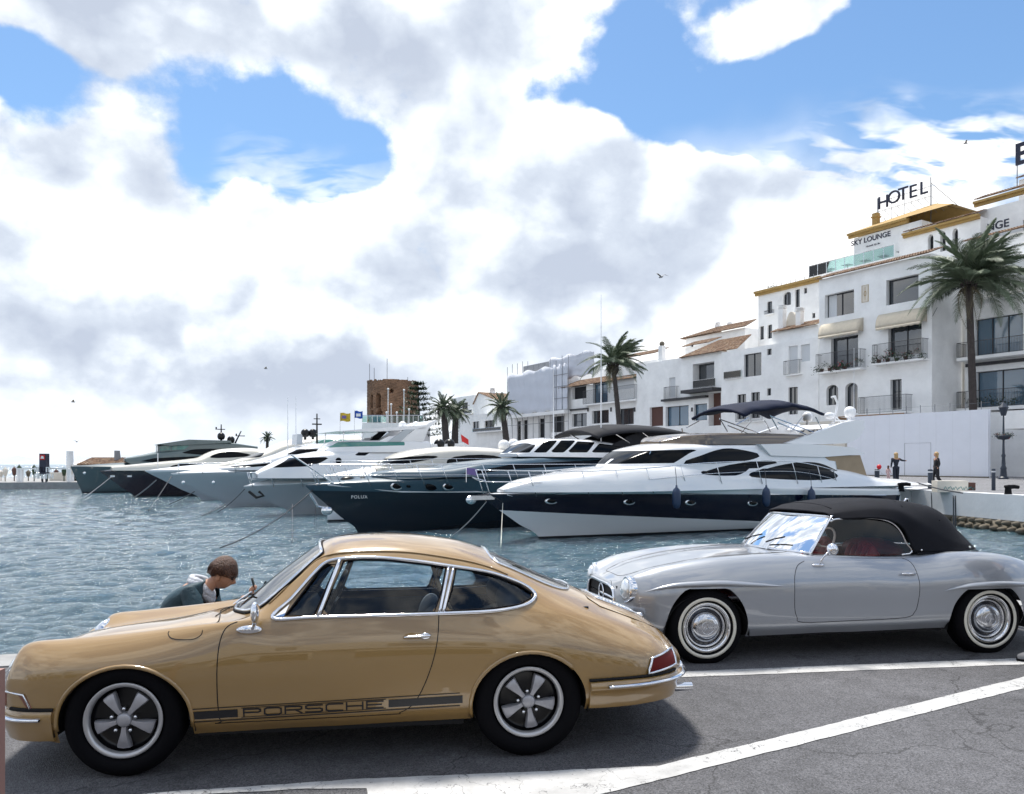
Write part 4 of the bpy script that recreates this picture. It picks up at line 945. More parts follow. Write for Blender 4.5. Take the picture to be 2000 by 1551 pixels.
    # windshield: curved glass in a chrome frame
    base = [(1.005 - .20 * (1 - (y / .66) ** 2) - (.0), y, .905 - .018 * (abs(y) / .66) ** 2 + .006) for y in np.linspace(-.66, .66, 17)]
    topp = [(1.255 - .13 * (1 - (y / .57) ** 2), y, 1.205 + .015 * (1 - (y / .57) ** 2)) for y in np.linspace(-.57, .57, 17)]
    V = []; 
    for i in range(17):
        for j in range(7):
            t = j / 6; b, a = Vector(base[i]), Vector(topp[i]); p = b.lerp(a, t); bul = math.sin(math.pi * t) * .012; V.append((p.x - bul, p.y, p.z + bul))
    mesh('windshield', V, [(i * 7 + j, (i + 1) * 7 + j, (i + 1) * 7 + j + 1, i * 7 + j + 1) for i in range(16) for j in range(6)], MAT['roadster_shield'], root, True)
    MB().tube(topp, .013, 8).build('windshield_frame', ch, root, True); MB().tube(base, .017, 8, flat=.7).build('windshield_frame', ch, root, True)
    for s in (0, -1):
        MB().tube([Vector(base[s]) + Vector((.005, 0, -.03)), Vector(base[s]), Vector(topp[s]), Vector(topp[s]) + Vector((.02, 0, .012))], [.028, .026, .020, .016], 10, flat=.55).build('windshield_pillar', ch, root, True)
    for y0 in (-.25, .18):
        i = min(range(17), key=lambda k: abs(base[k][1] - y0)); b = Vector(base[i]); 
        MB().tube([b + Vector((-.03, 0, -.01)), b + Vector((.0, -.02, .05)), b + Vector((.03, -.06, .085))], .006, 6).build('wiper_arm', ch, root); 
        MB().tube([b + Vector((.0, .06, .055)), b + Vector((.03, -.06, .09)), b + Vector((.06, -.18, .115))], .0075, 5).build('wiper_blade', MAT['matte_black'], root)
    # soft top
    ss = {0: [(1.245, .585, 1.195), (1.235, .57, 1.225), (1.19, .40, 1.250), (1.125, .2, 1.262), (1.105, 0, 1.265)],
          1: [(1.36, .63, 1.190), (1.36, .59, 1.250), (1.33, .42, 1.300), (1.30, .2, 1.315), (1.28, 0, 1.318)],
          2: [(1.60, .655, 1.195), (1.60, .60, 1.275), (1.60, .43, 1.335), (1.60, .2, 1.350), (1.60, 0, 1.352)],
          3: [(1.80, .665, 1.160), (1.80, .61, 1.270), (1.80, .44, 1.345), (1.80, .2, 1.362), (1.80, 0, 1.365)],
          4: [(1.90, .675, 1.08), (1.92, .62, 1.24), (1.95, .45, 1.335), (1.96, .2, 1.356), (1.96, 0, 1.360)],
          5: [(1.955, .685, .95), (2.05, .64, 1.16), (2.14, .46, 1.305), (2.16, .2, 1.335), (2.16, 0, 1.340)],
          6: [(2.00, .690, .885), (2.19, .63, 1.08), (2.34, .46, 1.255), (2.40, .2, 1.288), (2.41, 0, 1.295)],
          7: [(2.22, .670, .885), (2.34, .615, 1.01), (2.48, .46, 1.165), (2.56, .2, 1.215), (2.58, 0, 1.225)],
          8: [(2.42, .64, .888), (2.49, .585, .965), (2.59, .45, 1.055), (2.68, .2, 1.10), (2.70, 0, 1.11)],
          9: [(2.60, .58, .888), (2.64, .54, .925), (2.71, .42, .97), (2.80, .2, 1.0), (2.82, 0, 1.005)],
          10: [(2.76, .47, .885), (2.77, .45, .895), (2.82, .36, .91), (2.90, .2, .915), (2.93, 0, .918)]}
    tl = [[ss[i][k] for i in range(11)] for k in range(5)]
    top = net_shell(tl, 8, 7, {1: [.3] * 11}, caps=False)
    tp = top.part('body', 'soft_top', MAT['canvas_black'], root)
    so = tp.modifiers.new('s', 'SOLIDIFY'); so.thickness = .012; so.offset = -1
    for k, seam in enumerate(([(1.30, y) for y in np.linspace(-.50, .50, 11)], [(1.96, y) for y in np.linspace(-.55, .55, 11)], [(2.41 - abs(y) * .15, y) for y in np.linspace(-.55, .55, 11)])):
        MB().tube(top.top(seam, .001), .006, 5, flat=.6).build('soft_top_seam', MAT['canvas_black'], tp, True)
    MB().tube([(2.20, -.22, 1.315), (2.225, -.22, 1.355), (2.255, -.20, 1.352), (2.27, -.18, 1.315)], .009, 8).build('soft_top_loop', ch, root, True)
    for (x, z) in ((2.05, .905), (2.62, .912), (2.78, .905)):
        p = top.side([(x, z)], -1, .002)[0]; MB().ball(p, .010, 6).build('soft_top_stud', ch, root, True)
    MB().tube([(2.00, -.70, .878), (2.22, -.682, .876), (2.42, -.652, .876), (2.60, -.592, .875), (2.765, -.48, .872)], .008, 6).build('soft_top_piping', MAT['canvas_black'], root)
    # side windows: a frame and clear plastic
    win = catmull([(1.225, 1.165), (1.35, 1.19), (1.53, 1.196), (1.70, 1.185), (1.81, 1.150), (1.88, 1.08), (1.92, .98), (1.945, .875), (1.5, .872), (1.035, .872), (1.12, 1.01)], 4, True)
    for s in (-1, 1):
        fy = lambda z: s * (.675 - (z - .86) * .20)
        P = [Vector((x, fy(z), z)) for x, z in win]
        c = sum(P, Vector()) / len(P); mesh('side_window', P + [c], [(i, (i + 1) % len(P), len(P)) for i in range(len(P))], MAT['soft_window'], root)
        MB().tube(P[:30], .008, 6).build('window_frame', ch, root, True)
    MB().box(1.1, 2.05, -.62, .62, .30, .36).build('cabin_floor', MAT['red_leather'], root)
    MB().add([(1.1, -.66, .30), (2.08, -.64, .30), (2.08, -.64, .845), (1.1, -.66, .845), (1.1, .66, .30), (2.08, .64, .30), (2.08, .64, .845), (1.1, .66, .845)], [(0, 1, 2, 3), (4, 5, 6, 7), (1, 5, 6, 2)]).build('door_trim', MAT['red_leather'], root)
    MB().prism([(.95, .60), (.93, .88), (1.05, .915), (1.16, .89), (1.18, .60)], -.62, .62).build('dashboard', MAT['red_leather'], root, False)
    MB().ball((1.10, -.30, .895), .12, 10, (1.0, 1.1, .45)).build('instrument_hood', MAT['red_leather'], root, True)
    sw = MB(); C0 = Vector((1.28, -.34, .93)); ax = Vector((-.85, 0, .5)).normalized(); e1 = Vector((0, 1, 0)); e2 = ax.cross(e1)
    sw.tube([C0 + (e1 * math.cos(a) + e2 * math.sin(a)) * .19 for a in [2 * math.pi * k / 28 for k in range(28)]], .010, 8, True); sw.bar(C0 - e1 * .19, C0 + e1 * .19, .008); sw.bar(C0, C0 + ax * .2, .018); sw.build('steering_wheel', MAT['whitewall'], root, True)
    for s in (-1, 1):
        se = bpy.data.objects.new('seat', None); COL.objects.link(se); se.parent = root; se.location = (1.70, s * .34, .42)
        MB().ball((-.2, 0, .02), .26, 10, (1, .92, .4)).build('cushion', MAT['red_leather'], se, True)
        b = MB()
        for k in range(5): b.ball((0, (k - 2) * .082, .27), .06, 8, (1.5, .9, 4.2))
        b.ball((.03, 0, .28), .24, 10, (.3, 1.0, 1.15)); b.build('backrest', MAT['red_leather'], se, True)
    MB().ball((2.05, .05, .85), .25, 10, (.6, 1.9, .5)).build('rear_cushion', MAT['red_leather'], root, True)
    # mirror
    b = sh.side([(1.02, .80)], -1, .0)[0]; mr_ = bpy.data.objects.new('door_mirror', None); COL.objects.link(mr_); mr_.parent = root; mr_.location = b
    MB().ball((0, -.004, .0), .045, 8, (1.3, .4, .35)).build('mirror_foot', ch, mr_, True); MB().tube([(0, -.01, 0), (.03, -.03, .07), (.07, -.05, .12)], .009, 8).build('mirror_stem', ch, mr_, True)
    MB().ball((.095, -.06, .14), .060, 10, (.75, .9, .9)).build('mirror_head', ch, mr_, True)
    # bumpers
    for (path, z) in (([(-.55, .80), (-.68, .70), (-.80, .45), (-.83, 0)], .40), ([(3.3, .80), (3.5, .68), (3.64, .4), (3.68, 0)], .42)):
        P = catmull(path, 5); P = [(x, -y, z) for x, y in P] + [(x, y, z) for x, y in P[::-1]][1:]
        MB().tube(P, .038, 10, flat=1.2).build('bumper', ch, root, True)
    for s in (-1, 1): MB().tube([(3.42, s * .62, .62), (3.46, s * .60, .60), (3.47, s * .6, .52)], .045, 10).build('tail_lamp', MAT['tail_red'], root, True)
    # bright strip under the sill
    for x, z in ((0, .300), (WB, .300)):
        for s in (-1, 1): disc_wheel(root, x, s * (HW - .045), z, .322, s)
    roll(root, .035, HW)
    return root
pm('rim_dark', (.05, .055, .07), .25, .6, .5); pm('cap_chrome', (.62, .64, .68), .16, 1.)
# ================================================================== BOATS
BA = R(30)
def boat_root(name, label, px, py, group='motor yachts moored stern to the quay'):
    Y = F * (EYE - WATER) / (py - HZ); x = (px - 1000) / F * Y
    r = thing(name, label, 'yacht', (x, Y, WATER), BA, group); return r, Plane2(x, Y, BA)
def hull(root, L, beam, tip, zmid, zst, upper, lower, split=None, stripe=None, crown=.25, foot=0., fullness=3.0, cover=None, transom=.0):
    """tip=(s,z) of the stem head; split=[(s,z)...] height where the upper colour starts"""
    s0, zb = tip; ns = 22; hb = beam / 2; hl = []
    zs = lambda t: zb + (zmid - zb) * min(1, t / .45) ** .8 if t < .45 else zmid + (zst - zmid) * (t - .45) / .55
    defs = [(-.55, 0., 0), (.02, .80, 1.6), (.35, .90, 2.1), (.72, .97, 2.6), (1.0, 1.0, fullness)]
    for hk, wk, pk in defs:
        ln = []
        for i in range(ns + 1):
            t = (i / ns) ** 1.35; zt = zs(t); z = hk * zt if hk > 0 else hk * (1 if t > .12 else .2 + .8 * t / .12)
            zstem = max(z, -.3)
            sst = s0 * (max(zstem, 0) / zb) + foot * (1 - max(zstem, 0) / zb)
            s_ = sst + t * (L - sst); y = hb * wk * (1 - (1 - t) ** pk) * (1 - .10 * max(0, t - .6)) if wk else 0
            ln.append((s_, y, z))
        hl.append(ln)
    top = hl[-1]
    hl.append([(s_, y * .93, z + .05) for s_, y, z in top]); hl.append([(s_, y * .45, z + crown * min(1, i / 5)) for i, (s_, y, z) in enumerate(top)]); hl.append([(s_, 0, z + crown * 1.25 * min(1, i / 5)) for i, (s_, y, z) in enumerate(top)])
    sh = net_shell(hl, 3, 4, {4: [.9] * (ns + 1), 5: [.5] * (ns + 1)})
    if split:
        P = [(-9, split[0][1])] + list(split) + [(L + 9, split[-1][1]), (L + 9, -3), (-9, -3)]
        sh.carve('body', 'low', P, ok=None)
        sh.part('low', 'hull', lower, root)
    if stripe:
        for (pts, r_, mt) in stripe:
            for s in (-1, 1): MB().tube(sh.side(pts, s, .004), r_, 5).build('hull_stripe', mt, root)
    sh.carve('body', 'foot', [(-9, .10), (L + 9, .10), (L + 9, -3), (-9, -3)]) if not split else None
    if not split: sh.part('foot', 'boot_top', MAT['antifoul'], root)
    sh.part('body', 'topside' if split else 'hull', upper, root)
    return sh
def cabin(root, name, top, base, w, wt=.80, nose=3.0, nf=.35, mat=None, wins=(), glass=None, ns=26, tail=0., cr=.25, t=0):
    """top/base: (s,z) profiles; windows are cut out of the shell and glazed"""
    s0, s1 = top[0][0], top[-1][0]; L0, L1, L2, L3 = [], [], [], []; L4 = []
    for i in range(ns + 1):
        s_ = s0 + (s1 - s0) * i / ns; zt = sinterp(top, s_); zb = interp(base, s_); f = min(1, (s_ - s0) / nose); f = nf + (1 - nf) * (1 - (1 - f) ** 2.2) if nose > 0 else 1
        if tail > 0: f *= 1 - .25 * max(0, (s_ - (s1 - tail)) / tail) ** 2
        h = max(zt - zb, .02); W = w * f
        L0.append((s_, W, zb - .05)); L1.append((s_, W * (1 - (1 - wt) * .45), zb + h * .5)); L2.append((s_, W * wt, zb + h * .86)); L3.append((s_, W * wt * .62, zb + h * .975)); L4.append((s_, 0, zt + .02))
    sh = net_shell([L0, L1, L2, L3, L4], 3, 5, {2: [cr] * (ns + 1)})
    for k, pol in enumerate(wins):
        sh.carve('body', 'g%d' % k, pol, ok=lambda c: abs(c[1]) > .05)
    part = sh.part('body', name, mat, root)
    for k, pol in enumerate(wins):
        if sh.groups.get('g%d' % k):
            for s in (-1, 1):
                if any(sum(sh.V[i][1] for i in f) * s > 0 for f in sh.groups['g%d' % k]): sh.part('g%d' % k, 'window', glass or MAT['yacht_glass'], root, -.004, s)
    return sh
def railing(root, pts, h=.75, n=8, r=.016, mat=None, lean=.0, mids=(.55,), name='guard_rail', side=(-1, 1), front=True):
    """pts: (s, y, z) along the deck edge from the bow aft; a rail tube carried on stanchions"""
    m_ = mat or MAT['steel']; P = catmull(pts, 6); 
    for s in side:
        Q = [Vector((a, s * b, c)) for a, b, c in P]; top = [q + Vector((-lean, 0, h)) for q in Q]
        b_ = MB(); b_.tube([Q[-1]] + top[::-1], r, 6); 
        for u in mids: b_.tube([q + Vector((-lean * u, 0, h * u)) for q in Q], r * .55, 5)
        o = b_.build(name, m_, root, True)
        for k in range(n):
            i = int(k * (len(Q) - 1) / (n - 1)); MB().bar(Q[i], top[i], r * .85, 6).build('stanchion', m_, o, True)
def rope(a, b, sag=.15, r=.016, mat=None, label=None, group='mooring lines in the water', n=9, cat='rope'):
    a, b = Vector(a), Vector(b); P = [a.lerp(b, i / n) + Vector((0, 0, -sag * 4 * (i / n) * (1 - i / n))) for i in range(n + 1)]
    o = MB().tube([p - a for p in P], r, 6).build('mooring_rope', mat or MAT['rope'], None, True); o.location = a; return tag(o, label, cat, group)
def dome(root, c, r, mat, name='radar_dome'):
    m_ = MB(); m_.lathe([(r * .55, -r * .95), (r * .8, -r * .8), (r, -.25 * r), (r, .15 * r), (r * .9, .5 * r), (r * .62, .82 * r), (r * .3, .96 * r), (.001, r)], 20, 'z', c); m_.bar(Vector(c) - Vector((0, 0, r * 1.6)), Vector(c) - Vector((0, 0, r * .8)), r * .3); return m_.build(name, mat, root, True)
def text_obj(txt, size, mat, parent, M, depth=.01, name='lettering', font=None, space=1.0, shear=0., bold=0.):
    cu = bpy.data.curves.new(name, 'FONT'); cu.body = txt; cu.size = size; cu.extrude = depth; cu.align_x = 'CENTER'; cu.align_y = 'CENTER'; cu.space_character = space; cu.shear = shear; cu.offset = bold
    o = bpy.data.objects.new('t', cu); dg = bpy.context.evaluated_depsgraph_get(); me = bpy.data.meshes.new_from_object(o); bpy.data.objects.remove(o); bpy.data.curves.remove(cu)
    me.transform(M); me.name = name; me.materials.clear(); return link(name, me, mat, parent)
SIDE = Matrix.Rotation(R(90), 4, 'X')      # text standing up, facing -y
def T(x, y, z): return Matrix.Translation((x, y, z))
W_ = MAT['gelcoat']; C_ = MAT['gelcoat_cream']; G_ = MAT['gelcoat_grey']
GRP = 'motor yachts moored stern to the quay'

def yacht_a():
    r, P = boat_root('motor_yacht', 'white motor yacht with navy hull band and raised navy canopy, closest to the cars', 1055, 1053)
    q = lambda L, t=-1.7: P.pts(L, t, WATER)
    tip = P(936, 969, 0, WATER)
    split = q([(960, 970), (1125, 967), (1350, 965), (1500, 965.5), (1720, 967)], -2.0)
    low = q([(958, 998), (981, 1001), (1215, 1010), (1485, 1019), (1600, 1022)], -2.0)
    sh = hull(r, 16.9, 4.7, (tip[0], tip[1]), split[2][1] + .22, split[4][1] + .22, W_, MAT['hull_navy'], split, [(split[1:], .025, MAT['steel'])], crown=.12, foot=.0)
    # white under-body below the navy band: recut from the lower part
    lowm = [o for o in r.children if o.name.startswith('hull') and not o.name.startswith('hull_s')][0]; me = lowm.data; bpy.data.objects.remove(lowm)
    Pl = [(-9, low[0][1])] + list(low) + [(30, low[-1][1]), (30, -3), (-9, -3)]
    sh.carve('low', 'under', Pl); sh.carve('under', 'wl', [(-9, .09), (30, .09), (30, -3), (-9, -3)])
    sh.part('low', 'hull_band', MAT['hull_navy'], r); sh.part('under', 'hull_bottom', W_, r); sh.part('wl', 'boot_top', MAT['antifoul'], r)
    for s in (-1, 1): MB().tube(sh.side([(a, b - .05) for a, b in low[1:]], s, .004), .012, 5).build('hull_stripe', W_, r)
    for px in (1125, 1260, 1367, 1477):
        s_, z = P(px, 982 if px < 1400 else 983, -2.1, WATER)
        c = sh.side([(s_, z)], -1, .006)[0]; MB().ball(c, .28, 10, (1, .1, .42)).build('porthole', MAT['steel'], r, True); MB().ball(c + Vector((0, -.012, 0)), .21, 10, (1, .12, .40)).build('porthole_glass', MAT['yacht_glass'], r, True)
    # deck moulding
    top = q([(1000, 957), (1035, 941), (1102, 929), (1215, 911), (1340, 905), (1480, 903), (1600, 912), (1680, 932), (1735, 937), (1765, 958)], -.8)
    zb = split[2][1] + .18
    cabin(r, 'deck_moulding', top, [(top[0][0], zb), (top[-1][0], zb)], 2.2, .82, 6.5, .10, W_, [q(catmull([(1366, 925), (1417, 910), (1487, 900), (1470, 914), (1436, 929)], 3, True), -2.0), q(catmull([(1460, 931), (1492, 916), (1532, 907), (1585, 905), (1613, 912), (1638, 931), (1578, 938)], 3, True), -2.0)], cr=.1)
    # saloon
    top = q([(1212, 911), (1240, 890), (1268, 875), (1320, 865), (1440, 862), (1560, 862), (1600, 869)], -1.0)
    base = q([(1212, 912), (1480, 932), (1640, 938), (1690, 938)], -1.9)
    wins = [q(catmull([(1222, 907), (1270, 880), (1366, 877.5), (1345, 886), (1318, 904.5)], 1, True)), q(catmull([(1330, 906), (1368, 889), (1408, 877), (1440, 877), (1483, 889), (1440, 902)], 3, True)),
            q(catmull([(1366, 924), (1417, 908), (1500, 898), (1548, 899), (1490, 909), (1436, 928)], 3, True)), q(catmull([(1462, 929), (1495, 914), (1545, 904), (1585, 903), (1612, 911), (1634, 928), (1580, 936)], 3, True))]
    cabin(r, 'saloon', top, base, 1.95, .84, 3.4, .30, W_, wins, cr=.35)
    # flybridge coaming, brown screen
    top = q([(1300, 862), (1330, 850), (1380, 846), (1520, 847), (1600, 853)], -.9); base = q([(1300, 866), (1620, 866)], -.9)
    cabin(r, 'flybridge_screen', top, base, 1.6, .93, 1.8, .35, MAT['brown_glass'], cr=.6)
    wing = q([(1528, 866), (1580, 848), (1640, 826), (1666, 821), (1682, 822), (1683, 836), (1673, 854), (1650, 866), (1600, 868)], -1.6)
    for s in (-1, 1): MB().prism(wing, s * 1.55, s * 1.75).build('radar_arch_wing', W_, r)
    roof = q([(1480, 868), (1560, 866), (1660, 874), (1684, 887), (1600, 893), (1500, 890)], -1.7); MB().prism(roof, -1.85, 1.85).build('roof_overhang', W_, r)
    tan = q([(1611, 892), (1680, 889), (1694, 932), (1650, 936), (1640, 918)], -1.8)
    for s in (-1, 1): MB().prism(tan, s * 1.80, s * 1.76).build('cockpit_cover', MAT['canvas_tan'], r)
    MB().add([(tan[1][0], -1.78, tan[1][1]), (tan[2][0], -1.78, tan[2][1]), (tan[2][0], 1.78, tan[2][1]), (tan[1][0], 1.78, tan[1][1])], [(0, 1, 2, 3)]).build('cockpit_cover', MAT['canvas_tan'], r)
    for pol in ([(1550, 948), (1600, 945), (1660, 948), (1640, 956), (1580, 955)], [(1650, 948), (1690, 947), (1710, 951), (1690, 958), (1665, 957)]):
        c = q(catmull(pol, 3, True), -2.1); MB().tube([(a, -1.98 + .1 * (b - 2.2), b) for a, b in c], .012, 5, True).build('moulding_line', G_, r)
    # arch beam with domes
    am = q([(1628, 836), (1662, 836), (1665, 826), (1636, 828)], -1); MB().prism(am, -1.6, 1.6).build('radar_beam', W_, r)
    for k in range(4):
        a = P(1620 + k * 14, 832, -1.3, WATER); MB().bar((a[0], -1.4, a[1] - .2), (a[0], -1.4, a[1] + .15), .03).build('rail_post', W_, r)
    a = P(1614, 823, -1., WATER); b = P(1668, 823, -1., WATER); MB().bar((a[0], -1.4, a[1]), (b[0], -1.4, b[1]), .03).build('rail_bar', W_, r)
    for px, py, rr, y_ in ((1577, 814, .22, -.3), (1660, 805, .25, -1.0)):
        s_, z = P(px, py, y_, WATER); dome(r, (s_, y_, z), rr, W_)
    s_, z = P(1621, 812, -.6, WATER); MB().ball((s_, -.6, z), .22, 8, (1.3, .8, .7)).build('searchlight', W_, r, True)
    MB().tube([(s_ + .25, -.6, z - .3), (s_ + .42, -.6, z + .2), (s_ + .5, -.6, z + .55), (s_ + .32, -.6, z + .85), (s_ + .12, -.6, z + .8)], .05, 8).build('stern_light_bracket', W_, r, True)
    s_, z = P(1668, 720, -1., WATER); MB().bar((s_, -1, z - 2.4), (s_, -1, z + .9), .018, r2=.008).build('whip_antenna', W_, r)
    # canopy on poles
    ctr = [P(x, y, -.5, WATER) for x, y in ((1418, 797), (1442, 788), (1482, 783), (1512, 780), (1545, 786), (1574, 796))]
    nn = 9; V = []
    for i, (a, b) in enumerate(catmull(ctr, 4)):
        for j in range(nn):
            u = -1 + 2 * j / (nn - 1); V.append((a, u * 1.45, b - .30 * abs(u) ** 2.2 - .03 * math.sin(i * 1.4) * abs(u)))
    k_ = len(V) // nn
    o = mesh('canopy', V, [(i * nn + j, (i + 1) * nn + j, (i + 1) * nn + j + 1, i * nn + j + 1) for i in range(k_ - 1) for j in range(nn - 1)], MAT['canvas_navy'], r, True); so = o.modifiers.new('s', 'SOLIDIFY'); so.thickness = .10
    for (a, b) in (((1405, 832), (1430, 800)), ((1471, 797), (1600, 862)), ((1487, 810), (1560, 858)), ((1560, 800), (1572, 840)), ((1512, 845), (1535, 800)), ((1600, 800), (1625, 842)), ((1471, 795), (1487, 840))):
        for s in (-1, 1): 
            p, e = P(*a, -.5, WATER), P(*b, -.5, WATER); p, e = (p, e) if p[1] > e[1] else (e, p); MB().bar((p[0], s * 1.35, p[1] - .36), (e[0], s * 1.35, e[1]), .022).build('canopy_pole', MAT['steel'], r)
    # rails
    t_ = sinterp; edge = [(tip[0] + .3, .22, tip[1]), (1.2, 1.25, tip[1] - .05), (3.4, 1.95, tip[1] + .05), (6.5, 2.12, tip[1] + .25), (10.5, 2.15, tip[1] + .28), (13.0, 2.10, tip[1] - .05)]
    railing(r, edge, .86, 11, .019, lean=.32)
    MB().tube([(tip[0] + .1, -.25, tip[1] + .5), (tip[0] - .25, 0, tip[1] + .62), (tip[0] + .1, .25, tip[1] + .5)], .017, 6).build('pulpit', MAT['steel'], r)
    MB().box(tip[0] - .35, tip[0] + .5, -.14, .14, tip[1] - .12, tip[1] + .02).ball((tip[0] - .3, 0, tip[1] - .12), .16, 8, (1.2, .6, .9)).build('anchor', MAT['steel'], r)
    for px, py in ((1315, 972), (1490, 970), (1578, 972)):
        s_, z = P(px, py, -2.3, WATER); f = thing('boat_fender', {1315: 'navy fender hanging at the middle of the navy-banded yacht, leftmost of its three', 1490: 'navy fender hanging below the side window of the navy-banded yacht, middle of three', 1578: 'navy fender nearest the stern of the navy-banded yacht, half behind the soft top'}[px], 'fender', group='navy fenders on the nearest yacht')
        f.location = r.location + Vector((math.cos(BA) * s_ + math.sin(BA) * 2.46, math.sin(BA) * s_ - math.cos(BA) * 2.46, z))
        MB().lathe([(.001, -.38), (.10, -.34), (.145, -.2), (.15, .15), (.12, .27), (.04, .36), (.03, .44), (.001, .45)], 16).build('fender_body', MAT['fender_navy'], f, True)
        MB().tube([(0, 0, .42), (0, .05, .75), (0, .22, 1.05)], .012, 5).build('fender_line', MAT['rope_dark'], f)
    MB().prism([(16.7, .35), (18.1, .38), (18.1, .5), (16.7, .55)], -2., 2.).build('swim_platform', W_, r)
    s_, z = P(1270, 895, -1.6, WATER)
    MB().tube([(s_ + .2, -1.15, z - .1), (s_ + .35, -1.22, z + .25)], .015, 5).build('wiper', MAT['steel'], r)
    return r, P, tip
def yacht_b():
    r, P = boat_root('motor_yacht', 'dark teal and navy motor yacht with black sun canopy and white line along the hull', 700, 1040)
    q = lambda L, t=-1.9: P.pts(L, t, WATER); tip = P(597, 950, 0, WATER)
    sp = q([(600, 961), (800, 962), (935, 961), (1300, 961)], -1.6); zr = [p[1] for p in sp]
    sh = hull(r, 19, 4.8, tip, P(811, 930, -1.6, WATER)[1], P(811, 930, -1.6, WATER)[1] + .1, MAT['deck_teal'], MAT['hull_teal'], sp, [(sp, .03, W_)], crown=.2)
    for px, w in ((797, .26), (819, .10), (861, .26), (892, .26)):
        s_, z = P(px, 951, -2., WATER); c = sh.side([(s_, z)], -1, .004)[0]
        MB().ball(c, w, 10, (1, .08, .62)).build('porthole', MAT['steel'] if px in (797, 892) else MAT['yacht_glass'], r, True); MB().ball(c + Vector((0, -.012, 0)), w * .75, 10, (1, .10, .58)).build('porthole_glass', MAT['yacht_glass'], r, True)
    top = q([(735, 932), (760, 921), (865, 915), (930, 903), (1000, 896), (1100, 890), (1230, 888)], -.8); z0 = P(811, 930, -1.6, WATER)[1]
    cabin(r, 'trunk_deck', top, [(top[0][0], z0), (30, z0)], 1.9, .85, 5, .2, MAT['deck_teal'], [q([(905, 925), (1010, 906), (1180, 898), (1180, 908), (1010, 916), (930, 926)])], cr=.2)
    top = q([(745, 927), (765, 920), (850, 915), (880, 915)], -.5); cabin(r, 'sun_pad', top, [(top[0][0], top[0][1] - .1), (30, top[0][1] - .1)], 1.2, .9, 2, .4, W_)
    # raked windshield and side glazing
    top = q([(1020, 886), (1045, 870), (1075, 856), (1130, 857), (1200, 866), (1262, 886)], -1.2); base = q([(1020, 889), (1262, 893)], -1.6)
    wins = [q([(1027, 884), (1048, 869), (1062, 862), (1044, 884)], -1.5), q([(1049, 884), (1070, 861), (1090, 860), (1068, 884)], -1.5), q([(1073, 884), (1096, 860), (1124, 860), (1112, 870), (1096, 884)], -1.5), q([(1101, 884), (1126, 862), (1160, 864), (1140, 884)], -1.5), q([(1147, 884), (1168, 866), (1220, 873), (1240, 885)], -1.5)]
    cabin(r, 'windshield_frame', top, base, 1.8, .86, 2.4, .45, W_, wins, MAT['yacht_glass'])
    ctr = [P(x, y, -.4, WATER) for x, y in ((1128, 840), (1145, 834), (1200, 828), (1275, 832), (1322, 841))]; nn = 7; V = []
    for a, b in catmull(ctr, 4):
        for j in range(nn): u = -1 + 2 * j / (nn - 1); V.append((a, u * 1.9, b - .35 * abs(u) ** 2))
    k_ = len(V) // nn; o = mesh('canopy', V, [(i * nn + j, (i + 1) * nn + j, (i + 1) * nn + j + 1, i * nn + j + 1) for i in range(k_ - 1) for j in range(nn - 1)], MAT['canvas_dark'], r, True); so = o.modifiers.new('s', 'SOLIDIFY'); so.thickness = .10
    dk = q([(1188, 872), (1225, 852), (1262, 838), (1330, 845), (1330, 895), (1200, 895)], -1.5); MB().prism(dk, -1.6, 1.6).build('cockpit_enclosure', MAT['canvas_dark'], r)
    for (a, b) in (((1165, 836), (1200, 866)), ((1222, 836), (1258, 872)), ((1278, 838), (1292, 868)), ((1300, 830), (1306, 866))):
        for s in (-1, 1): p, e = P(*a, -.5, WATER), P(*b, -.5, WATER); MB().bar((p[0], s * 1.6, p[1] - .2), (e[0], s * 1.6, e[1]), .03).build('canopy_pole', MAT['steel'], r)
    for px, y0, y1 in ((1174, 576, 893), (1081, 716, 862)):
        a, b = P(px, y0, -1., WATER), P(px, y1, -1., WATER); MB().bar((b[0], -1, b[1]), (a[0], -1, a[1]), .035, r2=.010).build('whip_antenna', W_, r)
    edge = [(tip[0] + .5, .2, tip[1]), (1.2, 1.2, tip[1]), (4, 1.95, tip[1]), (8, 2.15, tip[1]), (12.5, 2.2, tip[1])]
    railing(r, edge, .80, 12, .018, lean=.35, mids=(.5,))
    MB().tube([(tip[0] - .55, -.12, tip[1] + 1.15), (tip[0] + .4, -.2, tip[1] + .5), (tip[0] + 1.0, -.3, tip[1] + .05)], .035, 6).build('gangway', MAT['steel'], r)
    MB().ball((tip[0] + 1.6, 0, tip[1] + .2), .2, 8, (1.6, 1, .8)).ball((tip[0] + 2.1, -.2, tip[1] + .2), .15, 8).build('windlass', MAT['gloss_black'], r, True)
    MB().tube([(tip[0] + .15, 0, tip[1] - .25), (tip[0] + .45, 0, tip[1] - .75), (tip[0] + .9, 0, tip[1] - .85)], .05, 6).ball((tip[0] + .75, -.15, tip[1] - .9), .22, 8, (1, .5, .8)).build('anchor', MAT['steel'], r)
    s_, z = P(712, 971, -1., WATER); c = sh.side([(s_, z)], -1, .05)[0]; rz = math.atan2(sh.side([(s_ + .3, z)], -1)[0].y - c.y, .3)
    text_obj('POLUX', .17, W_, r, T(*c) @ Matrix.Rotation(rz, 4, 'Z') @ SIDE, .004, 'boat_name', space=1.2)
    fl = thing('flag', 'small purple and white flag on the rail of the dark teal yacht', 'flag', (0, 0, 0)); s_, z = P(906, 916, -2., WATER)
    fl.location = r.matrix_basis @ Vector((s_, -2.2, z - .3)); MB().bar((0, 0, -.2), (0, 0, .35), .01).build('flag_staff', MAT['steel'], fl); MB().add([(0, 0, .1), (.4, .03, .05), (.42, 0, .30), (0, 0, .35)], [(0, 1, 2, 3)]).build('flag_cloth', MAT['flag_purple'], fl)
    return r, P, tip
